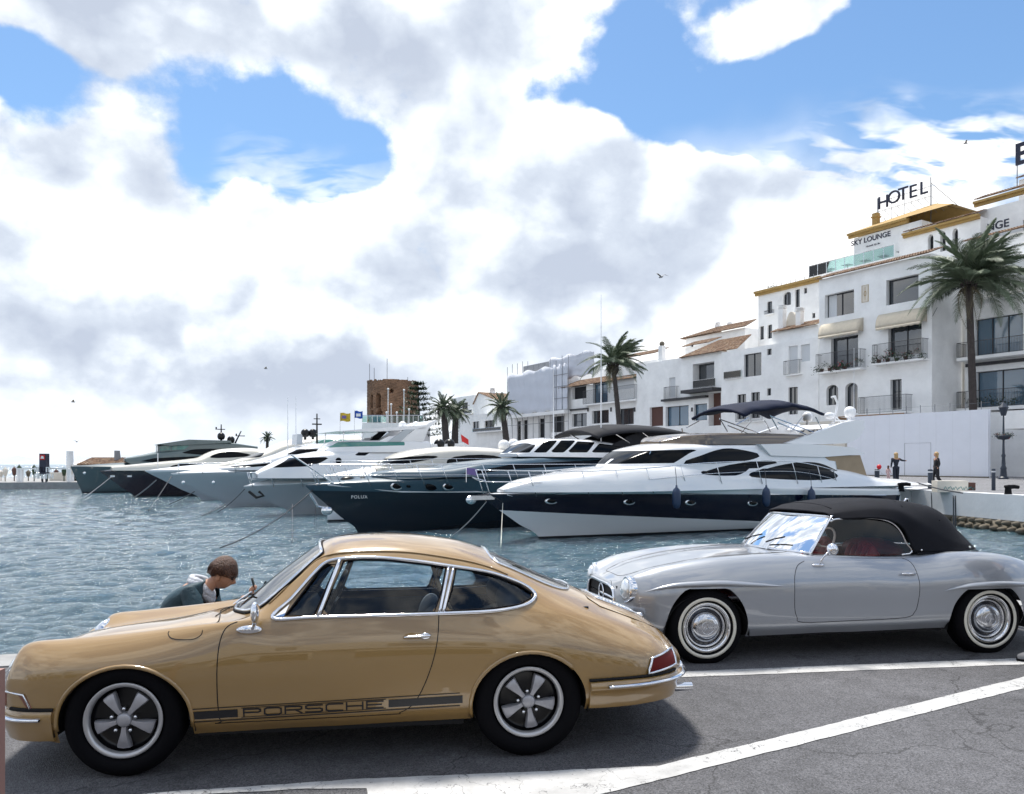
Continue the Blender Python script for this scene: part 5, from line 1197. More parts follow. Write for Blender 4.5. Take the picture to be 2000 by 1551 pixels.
pm('flag_purple', (.20, .14, .35), .8)
def yacht_c2():
    # berthed between the teal yacht and the white flybridge yacht, seen above the teal deck
    r = thing('motor_yacht', 'low white coupe yacht with cream roof, half hidden behind the dark teal yacht', 'yacht', (-8.2, 34.1, WATER), BA, GRP); P = Plane2(-8.2, 34.1, BA)
    q = lambda L, t=-1.4: P.pts(L, t, WATER); tip = (P(640, 929, 0, WATER)[0], P(640, 929, 0, WATER)[1])
    sh = hull(r, 15, 4.2, tip, tip[1] + .05, tip[1], W_, W_, None, crown=.3)
    top = q([(735, 915), (760, 900), (790, 885), (830, 877), (892, 873), (950, 875), (1010, 884), (1040, 896)], -.6); base = [(top[0][0], tip[1] + .1), (30, tip[1] + .1)]
    wins = [q(catmull([(748, 910), (775, 896), (830, 890), (855, 893), (800, 905)], 2, True)), q(catmull([(868, 906), (885, 892), (940, 888), (975, 893), (975, 903), (920, 910)], 2, True))]
    cabin(r, 'coupe_roof', top, base, 1.7, .84, 3, .35, C_, wins, cr=.3)
    for px, py in ((984, 870), (1003, 868)):
        s_, z = P(px, py, -.6, WATER); dome(r, (s_, -.6, z), .28, W_)
    railing(r, [(tip[0] + .3, .2, tip[1]), (2.2, 1.4, tip[1]), (5, 1.9, tip[1] + .1), (9, 2.0, tip[1] + .1)], .65, 9, .016, lean=.25)
def yacht_c():
    r, P = boat_root('motor_yacht', 'tall white flybridge yacht with hardtop, slanted arch and grey side panels', 570, 1005)
    q = lambda L, t=-1.8: P.pts(L, t, WATER); tip = P(476, 951, 0, WATER)
    up = q([(478, 953), (520, 949), (600, 945), (800, 940)], -1.)
    hull(r, 19, 5.0, tip, P(600, 932, -1.5, WATER)[1], P(600, 932, -1.5, WATER)[1], W_, G_, up, crown=.35)
    zd = P(600, 932, -1.5, WATER)[1]
    top = q([(505, 925), (540, 906), (575, 892), (650, 880), (740, 876), (900, 876)], -1.); 
    wins = [q([(540, 914), (576, 894), (645, 892.5), (628, 903), (606, 911)]), q([(689, 890), (702, 882), (724, 882), (712, 890)])]
    cabin(r, 'deckhouse', top, [(top[0][0], zd), (40, zd)], 2.2, .86, 5, .25, W_, wins, cr=.3)
    s_, z = P(661, 900, -2.1, WATER); MB().ball((s_, -2.12, z), .16, 8, (1, .3, 1)).build('porthole', MAT['yacht_glass'], r, True)
    top = q([(640, 879), (662, 862), (700, 860), (790, 860), (830, 862)], -1.2); base = q([(640, 882), (840, 882)], -1.2)
    cabin(r, 'flybridge', top, base, 2.0, .95, 2.5, .4, W_, [q([(652, 874), (668, 863), (790, 863), (790, 870), (665, 873)], -1.9)], MAT['green_glass'], cr=.5)
    ht = q([(652, 843), (700, 839), (825, 831), (832, 828), (826, 838), (720, 844)], -1.5); MB().prism(ht, -1.9, 1.9).build('hardtop', W_, r)
    for s in (-1, 1):
        MB().prism(q([(775, 863), (806, 839), (835, 832), (822, 863)], -1.6), s * 1.75, s * 1.9).build('arch_leg', W_, r)
        MB().prism(q([(757, 863), (790, 839), (806, 839), (782, 863)], -1.9), s * 1.88, s * 1.94).build('arch_panel', MAT['canvas_dark'] if s > 0 else G_, r)
        MB().prism(q([(735, 864), (760, 852), (776, 851), (757, 864)], -1.9), s * 1.78, s * 1.86).build('side_screen', W_, r)
        for px in (668, 705): a, b = P(px, 862, -1.5, WATER), P(px + 3, 842, -1.5, WATER); MB().bar((a[0], s * 1.6, a[1]), (b[0], s * 1.6, b[1]), .03).build('hardtop_post', MAT['steel'], r)
    MB().prism(q([(806, 836), (840, 822), (845, 823), (826, 838)], -1.), -1.7, 1.7).build('arch_beam', W_, r)
    for px, py in ((778, 831), (823, 829)):
        s_, z = P(px, py, -.8, WATER); dome(r, (s_, -.8 + (px - 798) * .03, z), .2, W_)
    for px in (858, 878): s_, z = P(px, 868, -1.5, WATER); MB().ball((s_, -1.5, z), .30, 8).build('bundled_cover', MAT['gloss_black'], r, True)
    MB().prism(q([(835, 868), (905, 866), (905, 880), (835, 880)], -1.5), -1.7, 1.7).build('aft_deck', W_, r)
    railing(r, [(tip[0] + .4, .2, tip[1]), (1.6, 1.3, tip[1]), (4.5, 2.1, zd), (9, 2.35, zd)], .7, 9, .02, lean=.2)
    s_, z = P(500, 968, -.4, WATER); MB().tube([(s_ - .3, -.25, z + .2), (s_, -.5, z - .1), (s_ + .3, -.75, z), (s_ + .1, -.6, z + .2)], .07, 6).build('anchor', MAT['gloss_black'], r)
    fl = thing('flag', 'red and white flag at the stern of the white flybridge yacht', 'flag'); s_, z = P(905, 880, -1.5, WATER); fl.location = r.matrix_basis @ Vector((s_, -1.5, z))
    MB().bar((0, 0, 0), (-.15, 0, 1.0), .02).build('flag_staff', MAT['steel'], fl); MB().add([(-.08, -.02, .5), (.3, -.05, .3), (.28, 0, .6), (-.14, -.02, .9)], [(0, 1, 2, 3)]).build('flag_cloth', MAT['flag_red'], fl)
def yacht_e():
    r, P = boat_root('motor_yacht', 'white and pale grey yacht with green flybridge windshield and tall dark mast', 443, 990)
    q = lambda L, t=-1.8: P.pts(L, t, WATER); tip = P(334, 926, 0, WATER)
    hull(r, 22, 5.2, tip, P(450, 917, -1.8, WATER)[1], P(450, 917, -1.8, WATER)[1], W_, G_, q([(336, 929), (450, 921), (600, 917), (700, 915)], -1.6), crown=.3)
    zd = P(450, 917, -1.8, WATER)[1]
    top = q([(425, 915), (480, 905), (545, 888), (585, 873), (628, 865), (700, 864), (760, 866)], -1.)
    cabin(r, 'deckhouse', top, [(top[0][0], zd), (50, zd)], 2.3, .85, 8, .2, W_, [q([(560, 888), (585, 877), (634, 877), (628, 886)]), q([(455, 911), (545, 903), (548, 908), (470, 915)])], cr=.3)
    top = q([(622, 866), (632, 858), (662, 858), (690, 862), (760, 862)], -1.); cabin(r, 'flybridge_screen', top, [(top[0][0], top[0][1] - .1), (60, top[0][1] - .1)], 1.6, .95, 2, .5, MAT['green_glass'], cr=.6)
    s_, z = P(619, 808, -.5, WATER); b = P(619, 860, -.5, WATER); MB().bar((b[0], -.5, b[1] - .4), (s_, -.5, z), .07, r2=.04).box(s_ - .3, s_ + .3, -.53, -.47, z - .7, z - .62).box(s_ - .2, s_ + .2, -.53, -.47, z - .35, z - .3).build('mast', MAT['gloss_black'], r)
    for px in (596, 611): s_, z = P(px, 846, -.5, WATER); dome(r, (s_, -.5, z), .26, MAT['gloss_black'])
    MB().prism(q([(578, 868), (580, 848), (590, 848), (590, 868)], -.5), -.6, .6).build('locker', G_, r)
    for px in (562, 578): a, b = P(px, 775, -1.3, WATER), P(px, 880, -1.3, WATER); MB().bar((b[0], -1.3, b[1]), (a[0], -1.3, a[1]), .03, r2=.012).build('whip_antenna', W_, r)
    railing(r, [(tip[0] + .4, .2, tip[1]), (2, 1.4, tip[1] + .1), (6, 2.3, zd)], .6, 7, .02)
    for px in (355, 413): s_, z = P(px, 942, -1.2, WATER); MB().ball((s_, -1.9, z), .1, 6).build('hull_light', MAT['lamp_glass'], r)
def yacht_f():
    r, P = boat_root('motor_yacht', 'long pale grey yacht with sloping cream deckhouse, behind the green-screened yacht', 395, 977)
    q = lambda L, t=-1.8: P.pts(L, t, WATER); tip = P(283, 920, 0, WATER)
    hull(r, 24, 5.4, tip, P(400, 914, -1.8, WATER)[1], P(400, 914, -1.8, WATER)[1], W_, G_, q([(284, 924), (400, 919), (600, 916)], -1.6), crown=.3)
    zd = P(400, 914, -1.8, WATER)[1]
    top = q([(400, 914), (450, 903), (510, 885), (560, 862), (620, 852), (700, 850)], -1.); cabin(r, 'deckhouse', top, [(top[0][0], zd), (60, zd)], 2.4, .85, 9, .2, C_, [q([(443, 913), (480, 905), (541, 903), (530, 910)]), q([(470, 896), (505, 884), (520, 884), (510, 893)])], cr=.3)
    s_, z = P(275, 905, 0, WATER); MB().bar((tip[0] + .8, 0, tip[1]), (tip[0] + .8, 0, tip[1] + 1.2), .03).build('jack_staff', MAT['steel'], r)
def yacht_g():
    r, P = boat_root('motor_yacht', 'black hulled yacht with cream superstructure and one arched dark window', 262, 970)
    q = lambda L, t=-1.8: P.pts(L, t, WATER); tip = P(195, 921, 0, WATER)
    hull(r, 24, 5.4, tip, P(270, 918, -1.8, WATER)[1], P(270, 918, -1.8, WATER)[1], MAT['hull_black'], MAT['hull_black'], None, crown=.3)
    zd = P(270, 918, -1.8, WATER)[1]
    top = q([(218, 912), (309, 903), (390, 894), (415, 882), (440, 877), (480, 875), (525, 879), (600, 884)], -1.)
    cabin(r, 'superstructure', top, [(top[0][0], zd), (60, zd)], 2.4, .85, 9, .25, C_, [q(catmull([(407, 894), (432, 883), (462, 883), (492, 890), (450, 894)], 2, True)), q(catmull([(330, 913), (352, 906), (400, 906), (415, 912), (370, 915)], 2, True))], cr=.3)
    MB().tube([(tip[0] + 1, -.3, tip[1] + .3), (tip[0] + 2.4, -.8, tip[1] + .45), (tip[0] + 4, -1.4, tip[1] + .4)], .06, 6).build('bow_rail', W_, r)
    s_, z = P(252, 962, -.2, WATER); 
    for px in (219, 252): s_, z = P(px, 930, -1., WATER); MB().box(s_ - .15, s_ + .15, -1.6, -1.3, z - .06, z + .06).build('fairlead', W_, r)
def yacht_h():
    r, P = boat_root('motor_yacht', 'slate green yacht with pilothouse and dark masts, farthest left in the row', 160, 963)
    q = lambda L, t=-2.: P.pts(L, t, WATER); tip = P(138, 912, 0, WATER)
    hull(r, 28, 6, tip, P(200, 913, -2, WATER)[1], P(200, 913, -2, WATER)[1], MAT['hull_green'], MAT['hull_green'], None, crown=.3)
    zd = P(200, 913, -2, WATER)[1]; DG = MAT['deck_green']
    top = q([(244, 895), (280, 888), (315, 881), (420, 874), (470, 876), (520, 884)], -1.); base = q([(244, 899), (262, 908), (560, 915)], -1.8)
    cabin(r, 'superstructure', top, base, 2.6, .88, 6, .35, DG, [q([(275, 901), (300, 895), (340, 893), (420, 890), (380, 898), (300, 903)]), q([(350, 885), (380, 877), (440, 875), (455, 882), (400, 889)])], cr=.3)
    top = q([(309, 870), (320, 868), (440, 864), (500, 872)], -1.2); base = q([(318, 881), (500, 880)], -1.2)
    cabin(r, 'pilothouse', top, base, 2.0, .98, 2.5, .5, DG, [q([(314, 880), (316, 871), (334, 871), (334, 879)], -1.9), q([(336, 879), (336, 871), (370, 870), (360, 878)], -1.9)], MAT['green_glass'], cr=.7)
    MB().prism(q([(306, 868), (367, 859), (448, 861), (450, 865), (330, 871)], -1.4), -2.1, 2.1).build('pilothouse_roof', DG, r)
    for px, y0, y1, dx in ((432, 829, 862, 0), (471, 842, 866, -12)):
        a, b = P(px, y0, -.5, WATER), P(px + dx, y1, -.5, WATER); MB().bar((b[0], -.5, b[1]), (a[0], -.5, a[1]), .09, r2=.05).box(a[0] - .35, a[0] + .35, -.53, -.47, a[1] - .5, a[1] - .42).box(a[0] - .5, a[0] - .38, -.55, -.45, a[1] - .5, a[1] - .25).build('mast', MAT['gloss_black'], r)
    for px, py in ((432, 852), (451, 859)): s_, z = P(px, py, -1., WATER); dome(r, (s_, -1., z), .34, MAT['gloss_black'])
    s_, z = P(165, 924, -1.5, WATER); MB().ball((s_, -2.2, z), .12, 6).build('hull_light', MAT['lamp_glass'], r)
pm('deck_green', (.11, .15, .15), .35, 0, .4)
ya, PA_, tipA = yacht_a(); yb, PB_, tipB = yacht_b(); yacht_c2(); yacht_c(); yacht_e(); yacht_f(); yacht_g(); yacht_h()
# mooring lines
wl = lambda px, py: ground(px, py, WATER)
def bowpt(r, tip, ds=0., dz=0.): return r.matrix_basis @ Vector((tip[0] + ds, 0, tip[1] + dz))
rope(bowpt(ya, tipA, .4, -.05), ground(880, 1050, WATER), .1, .018, label='pale mooring rope from the bow of the navy-banded yacht down behind the tan car')
rope(bowpt(ya, tipA, .9, -.1), ground(978, 1068, WATER), .0, .012, label='rope hanging straight down from the bow of the navy-banded yacht', mat=MAT['whitewall'])
rope(bowpt(yb, tipB, .3, -.1), ground(430, 1070, WATER), .25, .02, MAT['rope_dark'], 'dark mooring rope running from the teal yacht down into open water')
rope(at(571, 985, 33), ground(571, 1062, WATER), 0, .016, MAT['rope_dark'], 'dark rope hanging into the water left of the teal bow')
rope(at(616, 975, 31), ground(616, 1034, WATER), 0, .012, MAT['rope_dark'], 'thin dark rope hanging beside the teal bow')
rope(at(478, 955, 37.5), ground(425, 1000, WATER), .1, .02, MAT['rope_dark'], 'dark rope from the white flybridge yacht to the water')
for (a, Ya, b, lab) in (((219, 930), 58, (160, 975), 'pale rope from the black yacht crossing the slate green hull'), ((305, 938), 53, (262, 972), 'rope crossing the black hull'), ((335, 930), 47, (290, 997), 'dark rope below the pale grey bow'),
                        ((380, 960), 46, (330, 985), 'short dark rope near the pale grey bows'), ((440, 985), 44, (385, 1010), 'dark rope in the water ahead of the green-screened yacht')):
    rope(at(a[0], a[1], Ya), ground(*b, WATER), .05, .03, MAT['rope_dark'] if 'dark' in lab else MAT['rope'], lab)
for (a, b, lab) in (((120, 966), (155, 960), 'short floating line ahead of the slate green yacht'), ((10, 962), (95, 945), 'thin floating line near the breakwater')):
    rope(ground(*a, WATER) + Vector((0, 0, .06)), ground(*b, WATER) + Vector((0, 0, .25)), .02, .03, MAT['rope_dark'], lab)
# small boat at the right edge of the picture
db = thing('dinghy', 'pale grey open dinghy moored at the far right behind the silver roadster', 'boat', (9.3, 12.2, WATER), R(25))
P = [(0, .02, .95), (.5, .45, .90), (1.4, .8, .86), (3.2, .85, .84)]
m_ = net_shell([[(0.3, 0, .1), (.8, .2, -.1), (1.6, .3, -.15), (3.4, .3, -.15)], [(.1, .02, .5), (.6, .4, .35), (1.5, .72, .3), (3.3, .76, .3)], P, [(.25, .01, .90), (.7, .3, .86), (1.6, .62, .82), (3.1, .66, .8)], [(.35, 0, .55), (.8, 0, .5), (1.7, 0, .5), (3.1, 0, .5)]], 5, 4, {2: [1] * 4, 3: [1] * 4}); m_.part('body', 'hull', W_, db)
MB().box(1.2, 2.9, -.62, .62, .72, .80).build('seat_cover', G_, db)
# ================================================================== TOWN
FA = math.atan2(-.8575, .5145)
pm('stucco', (.88, .88, .87), .85, noise=(.45, .11), bump=(7, .45)); pm('stucco_warm', (.70, .65, .57), .85, noise=(.8, .08), bump=(7, .4)); pm('hoarding_white', (.80, .82, .88), .7, noise=(.7, .03))
pm('ochre', (.40, .26, .09), .8, noise=(2, .15)); pm('window_frame_dark', (.02, .022, .028), .4); pm('pane', (.020, .030, .042), .04, 0, 1., .9); pm('pane_blue', (.05, .12, .19), .05, 0, 1., .9); pm('dark_opening', (.012, .014, .018), .8)
pm('shutter_white', (.62, .64, .66), .6); pm('brown_cladding', (.10, .045, .035), .7); pm('iron', (.03, .03, .035), .5); pm('awning_cream', (.58, .52, .42), .85, noise=(3, .08))
pm('sheet_grey', (.60, .63, .70), .75, noise=(.5, .05), bump=(.8, 1.)); pm('sheet_pale', (.60, .62, .68), .75, noise=(.5, .1), bump=(.8, 1.)); pm('scaffold', (.25, .26, .28), .5, .5)
pm('leaf_dark', (.020, .045, .018), .6, noise=(2, .4)); pm('leaf_palm', (.115, .15, .095), .55, noise=(1.5, .35)); pm('leaf_palm_dry', (.14, .12, .07), .7, noise=(2, .3)); pm('trunk', (.055, .045, .042), .9, noise=(3, .3), bump=(10, 1.)); pm('flower_red', (.30, .02, .04), .7)
pm('sandstone', (.20, .115, .07), .9, noise=(.8, .4), bump=(1.5, 1.)); pm('sign_navy', (.012, .015, .04), .5); pm('awning_blue', (.02, .03, .06), .8)
def tile_mat(name, cols):
    m_, nt, b = newmat(name); N, L = nt.nodes, nt.links
    g = N.new('ShaderNodeNewGeometry'); cr = N.new('ShaderNodeValToRGB'); L.new(g.outputs['Random Per Island'], cr.inputs[0]); e = cr.color_ramp
    e.elements[0].color = (*cols[0], 1); e.elements[1].color = (*cols[-1], 1)
    for i, c in enumerate(cols[1:-1]): q = e.elements.new((i + 1) / (len(cols) - 1)); q.color = (*c, 1)
    L.new(cr.outputs[0], b.inputs['Base Color']); b.inputs['Roughness'].default_value = .85
tile_mat('roof_tile', [(.10, .055, .035), (.22, .13, .08), (.30, .20, .13), (.16, .10, .07), (.36, .28, .20)])
tile_mat('rubble', [(.13, .07, .04), (.22, .13, .075), (.30, .19, .11), (.17, .10, .06)])
def tiles(parent, a, b, c, d, pitch=.26, run=.42, name='roof_tiles'):
    """barrel tiles over the quad a-b (eave) c-d (ridge, c above b)"""
    a, b, c, d = map(Vector, (a, b, c, d)); n = (b - a).cross(d - a).normalized()
    if n.z < 0: n = -n
    W = (b - a).length; H = (d - a).length; nc = max(2, int(W / pitch)); nr = max(1, int(H / run)); m_ = MB()
    m_.add([a - n * .02, b - n * .02, c - n * .02, d - n * .02], [(0, 1, 2, 3)])
    for i in range(nc):
        for j in range(nr):
            u0, u1, v0, v1 = i / nc, (i + 1) / nc, j / nr, min(1, (j + 1.12) / nr)
            f = lambda u, v: a.lerp(b, u).lerp(d.lerp(c, u), v)
            r = random.uniform(-.006, .006); P = []
            for v, k in ((v0, 1.0), (v1, .8)):
                p0, p1 = f(u0, v), f(u1, v); cc = (p0 + p1) / 2; hx = (p1 - p0) / 2 * k * .98
                for q in range(5): an = math.pi * q / 4; P.append(cc - hx * math.cos(an) + n * (math.sin(an) * pitch * .42 * k + (.03 if v == v0 else 0) + r))
            m_.add(P, [(q, q + 1, q + 6, q + 5) for q in range(4)] + [(4, 3, 2, 1, 0)])
    return m_.build(name, MAT['roof_tile'], parent, kind='stuff')
class Block:
    def __init__(s, name, label, c, x0, x1, ytop, depth, mat='stucco', cat='building', group=None, zbase=QUAY, side_open=(), ytop_at=None):
        s.c = c; P0 = Vector((c, .6 * c, 0)) / 1.36; s.P = Plane2(P0.x, P0.y, FA); u0 = s.P(x0, 900)[0]; s.u0 = u0; s.u1 = s.P(x1, 900)[0] - u0
        s.z1 = s.P(x0 if ytop_at is None else ytop_at, ytop)[1] - zbase; s.d = depth; s.zb = zbase; s.mat = MAT[mat]
        s.root = thing(name, label, cat, (P0.x + math.cos(FA) * u0, P0.y + math.sin(FA) * u0, zbase), FA, group)
        s.op = []
    def at(s, px, py, t=0.): u, z = s.P(px, py, t); return u - s.u0, z - s.zb
    def rect(s, x0, x1, y0, y1, t=0.): a = s.at(x0, y0, t); b = s.at(x0, y1, t); c = s.at(x1, y0, t); return a[0], c[0], b[1], a[1]
    def opening(s, x0, x1, y0, y1, kind='window', **k): s.op.append((s.rect(x0, x1, y0, y1), kind, k)); return s
    def build(s, roof=True, rec=.28):
        us = sorted({0., s.u1} | {v for r, _, _ in s.op for v in r[:2]}); zs = sorted({0., s.z1} | {v for r, _, _ in s.op for v in r[2:]}); w = MB()
        us = [u for u in us if -1e-6 <= u <= s.u1 + 1e-6]; zs = [z for z in zs if -1e-6 <= z <= s.z1 + 1e-6]
        for a, b in zip(us, us[1:]):
            for c, d in zip(zs, zs[1:]):
                m_, n_ = (a + b) / 2, (c + d) / 2
                if any(r[0] < m_ < r[1] and r[2] < n_ < r[3] for r, _, _ in s.op): continue
                w.add([(a, 0, c), (b, 0, c), (b, 0, d), (a, 0, d)], [(0, 1, 2, 3)])
        for r, k, kw in s.op:
            a, b, c, d = r; dd = kw.get('deep', rec); w.add([(a, 0, c), (b, 0, c), (b, 0, d), (a, 0, d), (a, dd, c), (b, dd, c), (b, dd, d), (a, dd, d)], [(0, 1, 5, 4), (1, 2, 6, 5), (2, 3, 7, 6), (3, 0, 4, 7)])
            if kw.get('arch'):
                h = kw['arch']; n = 10; cx, hw = (a + b) / 2, (b - a) / 2
                for sg in (-1, 1):
                    pts = [(cx + sg * hw * math.cos(q * math.pi / 2 / n), 0, d - h + h * math.sin(q * math.pi / 2 / n)) for q in range(n + 1)] + [(cx + sg * hw, 0, d)]
                    w.add(pts, [tuple(range(n + 2))]); w.add(pts[:-1] + [(p[0], dd, p[2]) for p in pts[:-1]], [(i, i + 1, n + 2 + i, n + 1 + i) for i in range(n)])
        D, U, Z = s.d, s.u1, s.z1
        w.add([(0, 0, 0), (0, D, 0), (0, D, Z), (0, 0, Z), (U, 0, 0), (U, D, 0), (U, D, Z), (U, 0, Z)], [(0, 1, 2, 3), (4, 7, 6, 5), (1, 5, 6, 2), (3, 2, 6, 7)])
        w.build('wall', s.mat, s.root)
        for r, k, kw in s.op: s.fill(r, k, kw, kw.get('deep', rec))
        return s
    def fill(s, r, kind, kw, rec):
        a, b, c, d = r; fr = MAT['window_frame_dark'] if not kw.get('white') else MAT['shutter_white']; t = .06
        if kind == 'shutter': 
            o = MB().box(a, b, rec - .08, rec - .02, c, d).build('shutter', MAT['shutter_white'], s.root); return
        if kind == 'void':
            MB().box(a, b, rec, rec + .05, c, d).build('window', MAT['dark_opening'] if not kw.get('mat') else MAT[kw['mat']], s.root); return
        m_ = MB(); y0, y1 = rec - .06, rec + .02
        m_.box(a, a + t, y0, y1, c, d).box(b - t, b, y0, y1, c, d).box(a + t, b - t, y0, y1, d - t, d).box(a + t, b - t, y0, y1, c, c + t)
        nm = kw.get('n') or 0
        for i in range(1, nm + 1):
            u = a + (b - a) * i / (nm + 1); m_.box(u - t * .6, u + t * .6, y0 + .005, y1 - .005, c + t, d - t)
        for zz in kw.get('bars', ()): z = c + (d - c) * zz; m_.box(a + t, b - t, y0 + .01, y1 - .01, z - .02, z + .02)
        o = m_.build('door' if kind == 'door' else 'window', fr, s.root)
        MB().box(a + .01, b - .01, rec + .022, rec + .05, c + .01, d - .01).build('pane', MAT[kw.get('pane', 'pane')], o)
        if kw.get('curtain'): MB().box(a + t, a + (b - a) * .3, rec + .012, rec + .02, c + t, d - t).build('curtain', MAT['shutter_white'], o)
    def balcony(s, x0, x1, yb, yr, out=.95, slab=.16, glass=False, mat='stucco', sidecut=True, t=0, name='balcony'):
        """yb: slab underside, yr: top of the rail, both at x0 on the facade plane"""
        a = s.at(x0, yb, -out); u1 = s.at(x1, yb, -out)[0]; zr = s.at(x0, yr, -out)[1]; u0, z0 = a
        b = MB().box(u0, u1, -out, .02, z0, z0 + slab).build(name, MAT[mat], s.root)
        r = MB(); h = zr
        r.bar((u0, -out + .04, h), (u1, -out + .04, h), .025).bar((u0 + .03, -out + .04, h), (u0 + .03, 0, h), .025).bar((u1 - .03, -out + .04, h), (u1 - .03, 0, h), .025).bar((u0, -out + .04, z0 + slab + .08), (u1, -out + .04, z0 + slab + .08), .018)
        if glass:
            r.build('railing', MAT['steel'], b); MB().box(u0, u1, -out + .035, -out + .05, z0 + slab, h).build('railing_glass', MAT['rail_glass'], b)
        else:
            r.build('railing', MAT['iron'], b); bb = MB(); n = int((u1 - u0) / .125)
            for i in range(n + 1): u = u0 + (u1 - u0) * i / n; bb.bar((u, -out + .04, z0 + slab + .06), (u, -out + .04, h), .013, 4)
            for i in range(int(out / .13)): y = -out + .04 + i * .13; bb.bar((u0 + .03, y, z0 + slab + .06), (u0 + .03, y, h), .013, 4).bar((u1 - .03, y, z0 + slab + .06), (u1 - .03, y, h), .013, 4)
            bb.build('balusters', MAT['iron'], b, kind='stuff')
        return b, (u0, u1, z0 + slab, zr, out)
    def cornice(s, x0, x1, yt, h=.35, out=.45, mat='ochre'):
        u0, z = s.at(x0, yt); u1 = s.at(x1, yt)[0]
        MB().box(u0, u1, -out, .0, z - h * .45, z).box(u0, u1, -out * .55, -.004, z - h, z - h * .45).build('cornice', MAT[mat], s.root)
def chimney(parent, u, y, z0, z1, w=.45, mat='stucco', cap=True):
    m_ = MB().box(u - w / 2, u + w / 2, y - w / 2, y + w / 2, z0, z1 - .5 if cap else z1)
    if cap:
        for k in range(3): m_.box(u - w * .62, u + w * .62, y - w * .62, y + w * .62, z1 - .48 + k * .16, z1 - .42 + k * .16)
        m_.box(u - w * .3, u + w * .3, y - w * .3, y + w * .3, z1 - .5, z1 - .05)
    return m_.build('chimney', MAT[mat], parent)
def eaves(blk, x0, x1, yt, up=1.1, back=1.8, out=.45):
    """a strip of barrel tiles along the top of a front wall"""
    u0, z = blk.at(x0, yt); u1 = blk.at(x1, yt)[0]; tiles(blk.root, (u0, -out, z - .05), (u1, -out, z - .05), (u1, back, z + up), (u0, back, z + up))
def plant(parent, c, r, n=60, mat='leaf_dark', flowers=0, name='plant'):
    m_ = MB(); f = MB(); c = Vector(c)
    for i in range(n + flowers):
        p = c + Vector((random.gauss(0, r * .5), random.gauss(0, r * .4), random.gauss(0, r * .4))); s_ = r * random.uniform(.12, .28)
        a, b = Vector((random.gauss(0, 1), random.gauss(0, 1), random.gauss(0, 1))).normalized(), Vector((random.gauss(0, 1), random.gauss(0, 1), random.gauss(0, 1))).normalized()
        (m_ if i < n else f).add([p - a * s_, p + b * s_ * .5, p + a * s_, p - b * s_ * .5], [(0, 1, 2, 3)])
    m_.build(name, MAT[mat], parent, kind='stuff')
    if flowers: f.build('flowers', MAT['flower_red'], parent, kind='stuff')
BG = 'white buildings facing the quay'
C0 = 80.3
